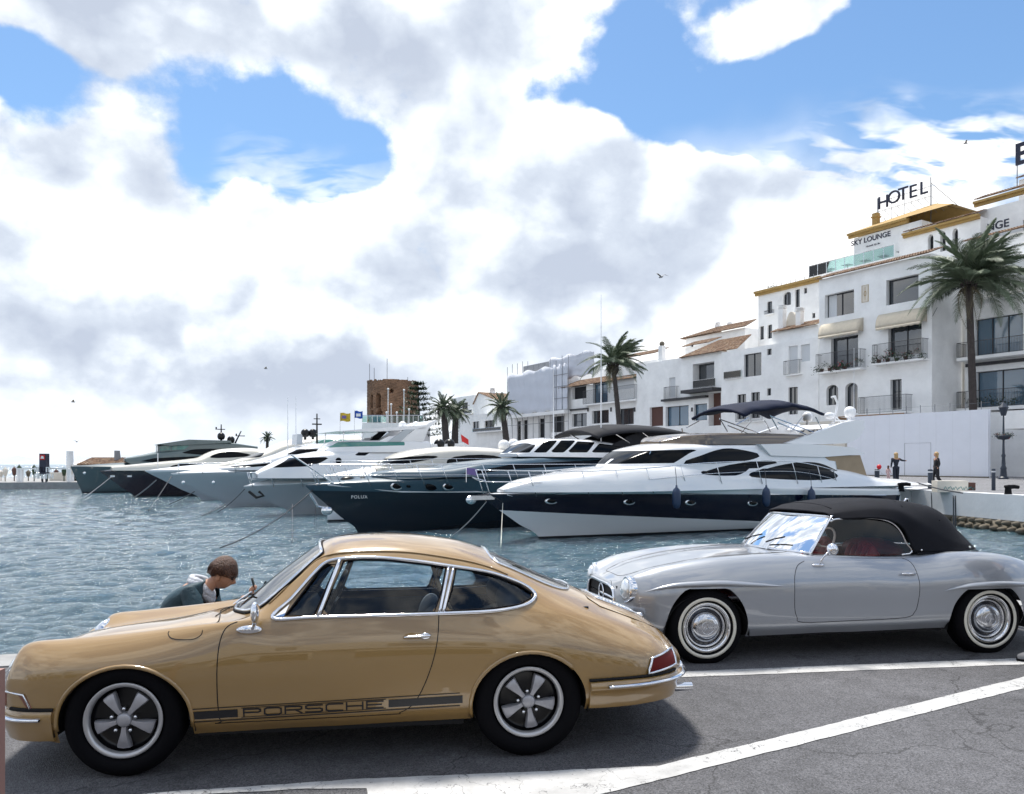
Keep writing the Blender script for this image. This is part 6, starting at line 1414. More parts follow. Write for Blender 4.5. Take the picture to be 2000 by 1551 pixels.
def main_block():
    b = Block('hotel_building', 'tall white building with two cream awnings over plant-filled balconies', C0, 1600, 1820, 545, 5.0, group=BG)
    b.z1 = b.at(1600, 547)[1]
    b.opening(1611, 1668, 577, 622, n=1, curtain=1, deep=.55, pane='pane').opening(1731, 1794, 548, 597, n=None, deep=.55, pane='pane')
    b.opening(1623, 1676, 661, 722, 'door', n=1, deep=.5).opening(1735, 1800, 636, 698, 'door', n=1, deep=.5)
    b.opening(1614, 1637, 753, 792, n=1, arch=.5, deep=.45).opening(1651, 1675, 749, 808, 'door', n=1, arch=.5, deep=.45).opening(1739, 1761, 742, 801, 'door', n=1, bars=(.3, .6), deep=.45)
    b.build(); eaves(b, 1597, 1818, 547, .9, 2.2)
    for (x0, x1, yb, yr) in ((1593, 1680, 731, 693), (1703, 1802, 714, 674)):
        o, (u0, u1, z, zr, out) = b.balcony(x0, x1, yb, yr, .95)
        for k in range(12): plant(o, (u0 + .15 + (u1 - u0 - .3) * k / 11, -out + random.uniform(-.12, .2), z + random.uniform(.15, .9)), random.uniform(.22, .5), 70, 'leaf_dark', 14 if random.random() < .6 else 0)
        for k in range(4): MB().lathe([(.001, 0), (.14, 0), (.20, .32), (.22, .34), (.17, .36)], 12, 'z', (u0 + .5 + k * .9, -out + .35, z)).build('plant_pot', MAT['brown_cladding'], o, True)
    # curved awnings
    for (x0, x1, y0, y1, yd) in ((1603, 1681, 641, 668, 633), (1715, 1805, 622, 652, 612)):
        u0, z1 = b.at(x0, y0, -.4); u1 = b.at(x1, y0, -.4)[0]; z0 = b.at(x0, y1, -1.0)[1] + .45; m_ = MB(); n = 8; nu = 14; V = []
        for i in range(n + 1):
            a = math.pi / 2 * i / n
            for j in range(nu + 1): t = j / nu; k = 1 - .06 * math.sin(a) * 0; V.append((u0 + (u1 - u0) * t, -.80 * math.sin(a), z0 + .15 + (z1 - z0 + .25) * math.cos(a) + .0 * t))
        m_.add(V, [(i * (nu + 1) + j, i * (nu + 1) + j + 1, (i + 1) * (nu + 1) + j + 1, (i + 1) * (nu + 1) + j) for i in range(n) for j in range(nu)])
        base = len(V) - nu - 1; S = [V[base + j] for j in range(nu + 1)]; m_.add(S + [(p[0], p[1] - .01, p[2] - .22 - .05 * (j % 2)) for j, p in enumerate(S)], [(j, j + 1, nu + 2 + j, nu + 1 + j) for j in range(nu)])
        for u in (u0, u1): m_.add([(u, 0, z0 + .15)] + [(u, V[i * (nu + 1)][1], V[i * (nu + 1)][2]) for i in range(n + 1)], [tuple(range(n + 2))])
        o = m_.build('awning', MAT['awning_cream'], b.root, True, 30); so = o.modifiers.new('s', 'SOLIDIFY'); so.thickness = .03
    # tile picture between the upper windows
    u0, u1, z0, z1 = b.rect(1683, 1697, 558, 592); o = MB().box(u0, u1, -.03, 0, z0, z1).build('tile_picture', MAT['stucco_warm'], b.root)
    m_ = MB().tube([(u0 + .05, -.035, z0 + .05), (u1 - .05, -.035, z0 + .05), (u1 - .05, -.035, z1 - .05), (u0 + .05, -.035, z1 - .05)], .03, 4, True)
    uc, zc = (u0 + u1) / 2, (z0 + z1) / 2
    m_.tube([(uc + .12 * math.cos(a), -.035, zc + .25 * math.sin(a)) for a in [k * .7 for k in range(9)]], .025, 4, True).bar((uc, -.035, z0 + .2), (uc, -.035, z1 - .2), .02).build('tile_border', MAT['ochre'], o)
    bb, _ = b.balcony(1676, 1769, 812, 777, 1.1, .14)
    u0, z0 = b.at(1640, 818, -1.); u1 = b.at(1768, 818, -1.)[0]; m_ = MB()
    for k in range(7): u = u0 + (u1 - u0) * k / 6; m_.box(u - .05, u + .05, -1.2, 0, z0 - .1, z0 + .12)
    m_.box(u0, u1, -1.25, -1.15, z0 + .12, z0 + .22).build('deck_beam', MAT['teak'], b.root)
    MB().bar(b.at(1819, 622)[0:1] + (-.0, b.at(1819, 622)[1]), (b.u1 + .15, .6, b.at(1819, 600)[1]), .02).build('wall_bracket', MAT['iron'], b.root)
    return b
def left_mid():
    b = Block('white_building', 'stepped white building with shutters and a tiled roof edge, left of the awning balconies', C0 + .6, 1409, 1599, 674, 7, group=BG)
    b.z1 = b.at(1440, 684)[1]
    b.opening(1453, 1487, 693, 737, n=1, pane='pane', deep=.35).opening(1498, 1507, 682, 694).opening(1540, 1558, 677, 730, 'shutter').opening(1564, 1582, 674, 707, 'shutter')
    b.opening(1498, 1506, 759, 773).opening(1440, 1457, 771, 819, n=1).opening(1467, 1484, 767, 817, n=1).opening(1540, 1558, 757, 810, 'door', n=1)
    b.build()
    b.balcony(1530, 1561, 735, 706, .5, .08); bb, _ = b.balcony(1413, 1446, 742, 727, .25, .05, True)
    for (x0, x1, y0, y1) in ((1436, 1461, 790, 826), (1464, 1488, 788, 824)): b.balcony(x0, x1, y1, y0, .35, .05)
    u = Block('white_building', 'upper white storey with pale chimneys above a rough tiled slope', C0 + 1.2, 1509, 1599, 652, 5, group=BG); u.z1 = u.at(1509, 650)[1]; u.build()
    eaves(u, 1509, 1598, 650, 1.0, 2.4)
    for (x, y0, y1) in ((1528, 645, 595), (1562, 638, 600)):
        a = u.at(x, y0, .9); c = u.at(x, y1, .9); chimney(u.root, a[0], .9, a[1] - .8, c[1], .62)
    a = u.at(1545, 640, 1.4); m_ = MB(); n = 12; R_ = .8
    m_.prism([(a[0] + R_ * math.cos(math.pi * k / n), a[1] - .6 + 2.4 * math.sin(math.pi * k / n)) for k in range(n + 1)], 1.4, 1.9).build('arched_wall', MAT['stucco_warm'], u.root)
def upper_back():
    b = Block('white_building', 'white hotel storey with ochre cornice and small dark windows', C0 + 7.5, 1481, 1606, 573, 9, group=BG); b.z1 = b.at(1481, 574)[1]
    b.opening(1498, 1508, 590, 613, n=None).opening(1530, 1545, 572, 598, n=1, arch=.4).opening(1553, 1562, 566, 601, 'door', n=None).opening(1570, 1576, 563, 574, n=None).opening(1484, 1492, 638, 664, n=None).opening(1499, 1508, 635, 662, n=None).opening(1586, 1592, 612, 622)
    b.build(); b.cornice(1477, 1606, 571, .55, .5); b.balcony(1492, 1508, 616, 608, .4, .06)
    a = b.at(1500, 566); m = plant(b.root, (a[0], .6, b.z1 + .5), .5, 90)
    for k in range(9): u = b.at(1515 + k * 9, 560)[0]; MB().bar((u, .2, b.z1), (u, .2, b.z1 + .8), .03).build('post', MAT['scaffold'], b.root)
def terrace():
    # roof terrace in glass behind the main eaves
    b = Block('roof_terrace', 'glass-railed roof terrace above the tiled eaves', C0 + 9, 1579, 1745, 541, 10, group=BG); b.z1 = b.at(1579, 542)[1]; b.build()
    top = b.at(1579, 520)[1]; u1 = b.u1; n = 9
    fr = MB().bar((0, .1, top), (u1, .1, top), .04)
    for k in range(n + 1): u = u1 * k / n; fr.bar((u, .1, b.z1), (u, .1, top), .03)
    fr.bar((0, .1, top), (0, 5, top), .04); o = fr.build('railing', MAT['steel'], b.root)
    for k in range(n): MB().box(u1 * k / n + .04, u1 * (k + 1) / n - .04, .09, .11, b.z1 + .05, top - .05).build('railing_glass', MAT['rail_glass'], o)
    MB().box(-.01, .01, .15, 5, b.z1 + .05, top - .05).build('railing_glass', MAT['rail_glass'], o)
    for k in range(5):
        u = 1.5 + k * 2.2; MB().box(u, u + .9, 1.0, 1.9, b.z1 + .70, b.z1 + .75).bar((u + .45, 1.45, b.z1), (u + .45, 1.45, b.z1 + .7), .04).build('terrace_table', MAT['scaffold'], b.root)
def sky_lounge():
    b = Block('rooftop_pavilion', 'white rooftop pavilion with ochre hipped roof carrying dark lettering', C0 + 11.5, 1668, 1800, 470, 11, group=BG, ytop_at=1668); b.z1 = b.at(1668, 466)[1]
    b.opening(1770, 1786, 452, 492, 'void', arch=.5, deep=.4).build(); b.cornice(1660, 1776, 459, .5, .6)
    e0 = b.at(1660, 459); z = e0[1]; U = b.u1 + .6
    P = [(-.6, -.6, z), (U + 3, -.6, z), (U + 3, b.d, z), (-.6, b.d, z)]; ap = b.at(1821, 400, 4.5); r0 = b.at(1742, 425, 4.5)
    rz = b.at(1821, 399, 5.)[1]; A, B = (r0[0] + 1.2, 4.5, z + 1.3), (ap[0], 5., rz)
    MB().add(P + [A, B], [(0, 1, 5, 4), (1, 2, 5), (2, 3, 4, 5), (3, 0, 4)]).build('roof', MAT['ochre'], b.root)
    a = b.at(1711, 450, 1.5); c = b.at(1711, 417, 1.5); MB().box(a[0] - .3, a[0] + .3, 1.2, 1.8, z, c[1]).box(a[0] - .38, a[0] + .38, 1.1, 1.9, c[1] - .5, c[1] - .35).build('chimney', MAT['ochre'], b.root)
    # lettering on the wall
    c = b.at(1700, 466, -.02); text_obj('SKY LOUNGE', .80, MAT['sign_navy'], b.root, T(c[0], -.03, c[1] - .05) @ SIDE, .02, bold=.012)
    c = b.at(1700, 479, -.02); text_obj('Marbella Sky Bar', .26, MAT['sign_navy'], b.root, T(c[0] + .3, -.03, c[1] - .05) @ SIDE, .01, shear=.5)
    # roof sign HOTEL on a lattice
    s = thing('hotel_sign', 'dark capital letters HOTEL on a rooftop frame', 'sign'); s.location = b.root.location.copy(); s.rotation_euler = (0, 0, FA)
    y_ = 4.0; lz = b.at(1713, 413, y_); n = 0
    for ch, px, py in zip('HOTEL', (1725, 1746, 1764, 1783, 1804), (396, 386, 379.5, 375, 368)):
        q = b.at(px, py, y_); text_obj(ch, 2.05, MAT['sign_navy'], s, T(q[0], y_, q[1]) @ SIDE, .08, 'letter', bold=.0)
    q0, q1 = b.at(1713, 412, y_), b.at(1817, 384, y_); zz = b.at(1713, 414, y_)[1]; zt = b.at(1817, 346, y_)[1]
    f = MB().bar((q0[0], y_ + .1, zz), (q1[0], y_ + .1, zz), .03).bar((q0[0], y_ + .1, zz + 1.1), (q1[0], y_ + .1, zz + 1.1), .03)
    for k in range(9): u = q0[0] + (q1[0] - q0[0]) * k / 8; f.bar((u, y_ + .3, zz - 1.9), (u, y_ + .3, zz + 1.3), .022).bar((u, y_ + .3, zz), (u + .5, y_ + 1.8, zz - 1.5), .02)
    f.bar((q1[0], y_ + .1, zz - 3), (q1[0], y_ + .1, zt), .05).bar((q0[0], y_ + .1, zz - 2), (q0[0], y_ + .1, zz + 1.6), .05).bar((q1[0], y_ + .1, zt - .6), (q1[0] + 2.2, y_ + 2.5, zz - 1.8), .03)
    f.build('sign_frame', MAT['scaffold'], s)
    # right wing with arches
    w = Block('rooftop_wing', 'white rooftop wing with small arches and red-brown tiled edge', C0 + 9.5, 1756, 1915, 462, 9, group=BG, ytop_at=1770); w.z1 = w.at(1770, 461)[1] 
    for x in (1812, 1836, 1860): w.opening(x, x + 11, 459 - (x - 1812) * .25, 492, 'void', arch=.5, deep=.5)
    w.build(); w.cornice(1766, 1915, 458, .45, .5); eaves(w, 1768, 1915, 455, .5, 1.2)
def right_block():
    b = Block('white_building', 'white hotel wing with wide blue-glass windows and long iron balconies, right of the palm', C0 + 5.8, 1884, 2120, 560, 12, group=BG)
    b.z1 = b.at(1884, 545)[1] + 1.
    b.opening(1905, 1998, 625, 697, n=2, pane='pane_blue', deep=.4).opening(1905, 2003, 727, 800, n=1, pane='pane_blue', deep=.6).opening(2030, 2100, 610, 690, n=2, pane='pane_blue').build()
    b.balcony(1868, 2120, 706, 671, 1.6, .3); b.balcony(1868, 2120, 805, 766, 1.6, .3); b.balcony(1905, 2120, 592, 552, 1.4, .25)
    u0, u1, z0, z1 = b.rect(1884, 2120, 712, 718); MB().box(.2, u1, -.25, 0, z0, z1).build('awning_box', MAT['iron'], b.root)
    for k in range(5): plant(b.root, (b.at(1903 + k * 20, 780)[0], -.6, b.at(1903 + k * 20, 785)[1]), .5, 60)
    t = Block('white_building', 'top storey of the hotel with lettering and brown tiled eaves, behind the tall palm', C0 + 11, 1905, 2140, 415, 10, group=BG, ytop_at=1940); t.z1 = t.at(1940, 395)[1] - .5
    t.opening(1998, 2012, 430, 460, n=1).build(); t.cornice(1905, 2140, 396, .5, .5); eaves(t, 1907, 2140, 392, .8, 1.8)
    c = t.at(1947, 441, -.02); text_obj('LOUNGE', 1.05, MAT['sign_navy'], t.root, T(c[0] - 1.0, -.03, c[1]) @ SIDE, .02, bold=.015)
    v = Block('white_building', 'uppermost white turret at the right edge with red-brown eaves', C0 + 15, 1990, 2120, 362, 6, group=BG, ytop_at=1990); v.z1 = v.at(1990, 352)[1]; v.build(); eaves(v, 1988, 2120, 350, .9, 2)
    s = thing('hotel_sign', 'large dark capital letter B of a rooftop sign at the right edge', 'sign'); s.location = v.root.location.copy(); s.rotation_euler = (0, 0, FA)
    q = v.at(1992, 303, 1.); text_obj('B', 3.0, MAT['sign_navy'], s, T(q[0] + .3, 1., q[1]) @ SIDE, .1, 'letter', bold=.05); MB().bar((q[0] - .3, 1.1, q[1] - 3.2), (q[0] - .3, 1.1, q[1]), .05).build('sign_frame', MAT['scaffold'], s)
    # mid storey between palm and roof
    m = Block('white_building', 'recessed white storey with balcony just behind the palm crown', C0 + 8.5, 1884, 2130, 470, 8, group=BG, ytop_at=1884); m.z1 = m.at(1884, 478)[1]; m.opening(1925, 1960, 490, 520, n=1).build(); eaves(m, 1882, 2130, 474, .6, 1.4)
def block6():
    b = Block('white_building', 'white building with open corner terrace and rough brown tiled roof', C0 + 2.5, 1243, 1409, 700, 9, group=BG); b.z1 = b.at(1330, 699)[1]
    b.opening(1353, 1395, 712, 760, 'window', n=None, deep=1.2).opening(1307, 1319, 738, 776, 'shutter').opening(1300, 1345, 795, 833, 'window', n=1, deep=.5, pane='pane_blue').opening(1269, 1295, 796, 833, 'void', deep=.4, mat='brown_cladding')
    b.opening(1355, 1381, 790, 822, n=None, pane='pane_blue', deep=.4).opening(1384, 1408, 768, 832, 'void', mat='brown_cladding', deep=.9).build()
    u0, u1, z0, z1 = b.rect(1332, 1480, 700, 660); r = b.at(1332, 700); e = b.at(1455, 690)[0]
    z = r[1]; tiles(b.root, (r[0], -.5, z), (b.u1 + 3.0, -.5, z), (b.u1 + 1.2, 4, z + 2.3), (r[0] + 2.8, 4, z + 2.3)); tiles(b.root, (r[0], 8.5, z), (r[0], -.5, z), (r[0] + 2.8, 4, z + 2.3), (r[0] + 2.8, 5, z + 2.3))
    b.balcony(1296, 1321, 782, 757, .5, .06); b.balcony(1353, 1396, 760, 744, .1, .03, True)
    u0, u1, z0, z1 = b.rect(1347, 1409, 764, 770); MB().box(u0, u1, -1.6, 0, z0, z1).build('canopy_slab', MAT['iron'], b.root)
    u0, u1, z0, z1 = b.rect(1297, 1384, 781, 785); MB().box(u0, u1, -.6, 0, z0, z1).build('canopy_slab', MAT['iron'], b.root)
    for x in (1352, 1393): a = b.at(x, 800); MB().box(a[0] - .1, a[0] + .1, -.12, 0, a[1] - .25, a[1] + .25).build('wall_lamp', MAT['iron'], b.root)
    a = b.at(1293, 700, .5); c = b.at(1293, 676, .5); chimney(b.root, a[0], .5, b.z1 - .5, c[1], .7, cap=False); MB().ball((a[0], .5, c[1] + .3), .35, 8).build('chimney_pot', MAT['stone'], b.root, True)
    q = thing('pavilion', 'white rooftop pavilion with low hipped tile roof and two chimneys', 'building', group=BG); p = Block('rooftop_house', 'white rooftop house with low hipped tile roof and two round-topped chimneys', C0 + 12, 1340, 1455, 660, 8, group=BG, ytop_at=1340); bpy.data.objects.remove(q)
    p.z1 = p.at(1340, 662)[1]; p.opening(1349, 1354, 674, 682).build(); z = p.z1; U = p.u1
    tiles(p.root, (-.6, -.6, z), (U + .6, -.6, z), (U - 1.5, 4, z + 1.7), (2.5, 4, z + 1.7)); tiles(p.root, (-.6, 8, z), (-.6, -.6, z), (2.5, 4, z + 1.7), (2.5, 4.5, z + 1.7))
    for x in (1402, 1425): a = p.at(x, 632, 4); MB().box(a[0] - .3, a[0] + .3, 3.7, 4.3, z + 1.2, a[1] - .2).ball((a[0], 4, a[1]), .38, 8).build('chimney', MAT['stucco'], p.root)
    g = Block('rooftop_house', 'small white gabled rooftop house left of the tiled pavilion', C0 + 8, 1338, 1388, 690, 5, group=BG, ytop_at=1338); g.z1 = g.at(1338, 680)[1]; g.build(); eaves(g, 1336, 1388, 678, .9, 2.2)
def block8():
    b = Block('white_building', 'low white building with black-framed openings behind the middle palm', C0 + 3.0, 1103, 1243, 752, 9, group=BG); b.z1 = b.at(1103, 759)[1]
    b.opening(1117, 1145, 755, 781, 'void', deep=.6).opening(1158, 1187, 748, 790, 'window', n=1, pane='pane_blue', deep=.5).opening(1117, 1146, 809, 834, n=1, deep=.5).opening(1156, 1189, 803, 828, n=1, deep=.5).opening(1208, 1238, 799, 830, n=1, deep=.5).opening(1205, 1238, 738, 762, 'shutter', deep=.12).build()
    eaves(b, 1098, 1243, 759, 1.5, 3.6, .8); b.balcony(1138, 1239, 793, 764, .9, .2)
    for x in (1151, 1196, 1242): a = b.at(x - 2, 800); MB().box(a[0] - .12, a[0] + .12, -.14, 0, a[1] - .3, a[1] + .3).build('wall_lamp', MAT['iron'], b.root)
    u0, u1, z0, z1 = b.rect(1113, 1150, 800, 803); MB().box(u0, u1, -.3, 0, z0, z1).build('lintel', MAT['iron'], b.root)
    t = Block('white_building', 'plain white upper storey with gable between the palm and the terrace', C0 + 4.5, 1192, 1300, 712, 7, group=BG, ytop_at=1246); t.z1 = t.at(1246, 708)[1]; t.build(); eaves(t, 1190, 1284, 706, .9, 2.2)
def scaffolded():
    b = Block('scaffolded_building', 'building wrapped in grey and pale scaffold sheeting', C0 + 3.5, 991, 1101, 812, 10, group=BG); b.z1 = b.at(991, 735)[1]
    b.opening(1010, 1018, 823, 862, 'door', n=None, pane='rail_glass').opening(1022, 1030, 821, 862, 'void').opening(1053, 1064, 818, 855, 'void').opening(1077, 1102, 814, 845, 'void').build()
    for (x0, x1, y0, y1, mt, yt) in ((991, 1080, 733, 812, 'sheet_grey', -1.5), (1080, 1108, 716, 806, 'sheet_grey', -1.2), (1072, 1160, 702, 745, 'sheet_pale', -.2)):
        u0, u1, z0, z1 = b.rect(x0, x1, y0, y1, yt); nx, nz = 26, 10; V = []
        for i in range(nx + 1):
            for j in range(nz + 1):
                t, s_ = i / nx, j / nz; V.append((u0 + (u1 - u0) * t, yt + .05 * math.sin(t * 31 + j * .3) + .05 * math.sin(s_ * 19 + i * .2) + random.uniform(-.03, .03), z0 + (z1 - z0) * s_ + (.25 * math.sin(t * 17) if j == nz else 0) + (.2 * math.sin(t * 23) if j == 0 else 0)))
        o = mesh('sheeting', V, [(i * (nz + 1) + j, (i + 1) * (nz + 1) + j, (i + 1) * (nz + 1) + j + 1, i * (nz + 1) + j + 1) for i in range(nx) for j in range(nz)], MAT[mt], b.root, True); so = o.modifiers.new('s', 'SOLIDIFY'); so.thickness = .02
    V0 = MB(); u0, u1, z0, z1 = b.rect(991, 1110, 712, 860, -1.3)
    for k in range(12): u = u0 + (u1 - u0) * k / 11; V0.bar((u, -1.3, z0), (u, -1.3, z1 - random.uniform(0, 1.4)), .05)
    for k in range(5): z = z0 + 2.6 + k * 1.9; V0.bar((u0, -1.3, z), (u1, -1.3, z), .04)
    V0.build('scaffolding', MAT['scaffold'], b.root)
    u0, u1, z0, z1 = b.rect(1022, 1072, 716, 737, 2); MB().box(u0, u1, 2, 6, z0 - 1, z1).build('roof_house', MAT['scaffold'], b.root)
    u0, u1, z0, z1 = b.rect(991, 1104, 812, 818, -1.6); MB().box(u0, u1, -1.8, 0, z0, z1).build('scaffold_deck', MAT['stucco'], b.root)
    for k in range(6): plant(b.root, (b.at(1035 + k * 11, 850)[0], -2.2, .8), .7, 60)
def far_houses():
    specs = [('white_house', 'white gable-fronted house with brown roof, between the twin palms and the scaffolding', 8, 925, 975, 790, 772, 1), ('white_house', 'low white house with glass balconies in front of the gabled one', 3.5, 915, 985, 812, 812, 0), ('white_house', 'pale flat-roofed white house behind the twin palms', 13, 884, 925, 778, 778, 0)]
    for nm, lab, dc, x0, x1, yt, ya, gb in specs:
        b = Block(nm, lab, C0 + dc, x0, x1, yt, 10, group='small white houses beyond the scaffolding'); w = x1 - x0
        if not gb: b.opening(x0 + w * .12, x0 + w * .3, yt + 12, yt + 26, n=1).opening(x0 + w * .45, x0 + w * .72, yt + 10, yt + 28, n=1, pane='rail_glass')
        b.build()
        if gb:
            z, U = b.z1, b.u1; a = b.at(934, 768); MB().prism([(0, z), (U, z), (U * .22, z + 2.2)], .0, .3).build('gable', b.mat, b.root)
            tiles(b.root, (U, -.3, z), (U, 9, z), (U * .22, 9, z + 2.3), (U * .22, -.3, z + 2.3), .4, .6); tiles(b.root, (0, 9, z), (0, -.3, z), (U * .22, -.3, z + 2.3), (U * .22, 9, z + 2.3), .4, .6); chimney(b.root, U * .25, 3, z + 1, z + 3.4, .8)
        else: b.balcony(x0 + w * .1, x1 - w * .1, yt + 34, yt + 26, 1., .2, True)
def tower():
    Y = 128.; c = at(767, 825, Y); n_ = 0; t = thing('stone_tower', 'round brown stone watchtower with arched recesses', 'tower', (c.x, c.y, QUAY))
    R0 = 49 / F * Y; H = at(767, 746, Y).z - QUAY; m_ = MB(); n = 160; rows = 60; V = []
    wins = [(-.80, .76, .09, .075), (-.42, .77, .10, .08), (-.78, .58, .10, .08), (-.38, .57, .14, .10), (.12, .88, .05, .02)]
    for j in range(rows + 1):
        z = H * j / rows
        for i in range(n):
            a = 2 * math.pi * i / n; ang = a + math.pi / 2; ang = (ang + math.pi) % (2 * math.pi) - math.pi   # 0 faces the camera (-y)
            r = R0 * (1 + .012 * math.sin(i * 7.1 + j * 3.3) + random.uniform(-.006, .006)) * (1.015 if j == rows else 1)
            for (wa, wz, ww, wh) in wins:
                dz = (j / rows - wz) / wh; aa = (ang - wa) / ww
                if abs(aa) < 1 and -1 < dz < (1 - .5 * aa * aa): r -= 1.0
            V.append((r * math.cos(a), r * math.sin(a), z + (random.uniform(-.25, .1) if j == rows else 0)))
    Fs = [(j * n + i, j * n + (i + 1) % n, (j + 1) * n + (i + 1) % n, (j + 1) * n + i) for j in range(rows) for i in range(n)] + [tuple(rows * n + i for i in range(n))]
    mesh('masonry', V, Fs, MAT['sandstone'], t)
    for k, x in enumerate((724, 733, 758, 798)): p = at(x, 740, Y); MB().bar((p.x - c.x, -1, H - .3), (p.x - c.x, -1, at(x, (712, 720, 702, 738)[k], Y).z - QUAY), .05).build('antenna', MAT['scaffold'], t)
    # white clubhouse in front
    h = thing('white_clubhouse', 'white flat-roofed clubhouse with glass terrace in front of the stone tower', 'building', (at(765, 860, 112).x, 112, QUAY)); s = 112 / F
    zt = at(0, 826, 112).z - QUAY; MB().box(-58 * s, 62 * s, 0, 9, 0, zt).build('wall', MAT['stucco'], h); MB().box(-47 * s, -22 * s, .5, 5, zt, at(0, 811, 112).z - QUAY).build('penthouse', MAT['stucco'], h)
    for k in range(9):
        x = (-40 + k * 11) * s; MB().box(x, x + 6 * s, -.08, 0, zt - 3.2, zt - 2.0).build('window', MAT['pane'], h)
    r = MB(); 
    for k in range(13): r.bar(((-58 + k * 10) * s, .1, zt), ((-58 + k * 10) * s, .1, zt + 1.1), .04)
    r.bar((-58 * s, .1, zt + 1.1), (62 * s, .1, zt + 1.1), .05).build('railing', MAT['steel'], h); MB().box(-58 * s, 62 * s, .1, .14, zt + .1, zt + 1.0).build('railing_glass', MAT['rail_glass'], h)
    for k, (x, yt) in enumerate(((758, 760), (764, 790), (789, 762), (799, 800), (755, 806), (775, 806))):
        Yp = 108; p = at(x, yt, Yp); m_ = MB().bar((0, 0, 0), (0, 0, p.z - QUAY), .09, r2=.06).ball((0, 0, p.z - QUAY), .16, 6); o = thing('mast_pole', ('tall white pole up the middle of the tower', 'shorter white pole just right of the tower middle', 'tall white pole at the right third of the tower', 'white pole near the right edge of the tower', 'low white pole at the left foot of the tower', 'low white pole below the tower middle')[k], 'pole', (p.x, Yp, QUAY), 0, 'white poles by the tower'); m_.build('pole', MAT['stucco'], o)
    for (x, x1, y0, y1, cols, lab) in ((664, 684, 807, 823, ('flag_yellow', 'flag_purple'), 'yellow and purple flags on a pole left of the tower'), (692, 708, 803, 817, ('flag_blue', 'stucco'), 'blue flag with white emblem left of the tower')):
        Yp = 105; p = at(x, y0, Yp); f = thing('flagpole', lab, 'flag', (p.x, Yp, QUAY)); z = p.z - QUAY; s_ = Yp / F; MB().bar((0, 0, 0), (0, 0, z + .2), .05).build('pole', MAT['steel'], f)
        V = []; 
        for i in range(7):
            for j in (0, 1): V.append((i / 6 * (x1 - x) * s_, .15 * math.sin(i * 1.4), z - (y1 - y0) * s_ * (1 - j) + .08 * math.sin(i * 1.1)))
        mesh('flag_cloth', V, [(2 * i, 2 * i + 2, 2 * i + 3, 2 * i + 1) for i in range(6)], MAT[cols[0]], f, True)
        MB().box(.3, .9, -.25, -.2, z - .75, z - .35).build('flag_emblem', MAT[cols[1]], f)
main_block(); left_mid(); upper_back(); terrace(); sky_lounge(); right_block(); block6(); block8(); scaffolded(); far_houses(); tower()
# ---- hoarding on the quay
def hoarding():
    c = 75.6; b = Block('hoarding', 'long plain white site hoarding with a flush door', c, 1655, 1930, 812, .35, 'hoarding_white', 'wall'); b.z1 = b.at(1668, 814)[1]; b.build()
    u0, u1, z0, z1 = b.rect(1767, 1818, 866, 932); MB().tube([(u0, -.004, 0), (u0, -.004, z1), (u1, -.004, z1), (u1, -.004, 0)], .018, 4).build('door_outline', MAT['scaffold'], b.root)
    for k in range(10): u = b.u1 * (k + .5) / 10; MB().bar((u, .2, b.z1), (u, .2, b.z1 + .7), .03).build('post', MAT['scaffold'], b.root)
    for k in range(1, 9): u = b.u1 * k / 9; MB().bar((u, -.003, 0), (u, -.003, b.z1), .006, 4).build('panel_joint', MAT['shutter_white'], b.root)
    MB().bar((0, .2, b.z1 + .55), (b.u1, .2, b.z1 + .55), .012).build('top_wire', MAT['scaffold'], b.root)
    MB().box(-.2, b.u1 + .1, -.5, -.02, 0, .10).build('kerb', MAT['stone'], b.root)
    # lettering panel just left, behind the yacht
    s = Block('shop_sign', 'pale sign board reading CARPENT partly hidden by the yacht arch', c + .6, 1540, 1650, 832, .3, 'stucco_warm', 'sign'); s.z1 = s.at(1540, 838)[1] + .6; s.build()
    q = s.at(1606, 837, -.02); text_obj('O CARPENT', .95, MAT['sign_navy'], s.root, T(q[0] - .2, -.03, q[1]) @ SIDE, .01, bold=.012)
    r = Block('white_wall', 'grey-white return wall right of the hoarding, behind the street lamp', 84, 1928, 2060, 812, 6, 'stucco', 'wall'); r.z1 = r.at(1930, 806)[1]; r.build()
    w = Block('quay_kiosk', 'white box canopy at the right edge above the quay', 73, 1958, 2100, 803, 4, 'stucco', 'canopy', zbase=QUAY); z1 = w.at(1958, 803)[1]; z0 = w.at(1958, 838)[1]
    MB().box(0, w.u1, 0, 4, z0, z1).build('canopy_box', MAT['stucco'], w.root); MB().box(w.u1 * .35, w.u1 * .37 + .2, .1, .4, 0, z0).box(w.u1 - .3, w.u1, .1, .4, 0, z0).build('support', MAT['stucco'], w.root)
hoarding()
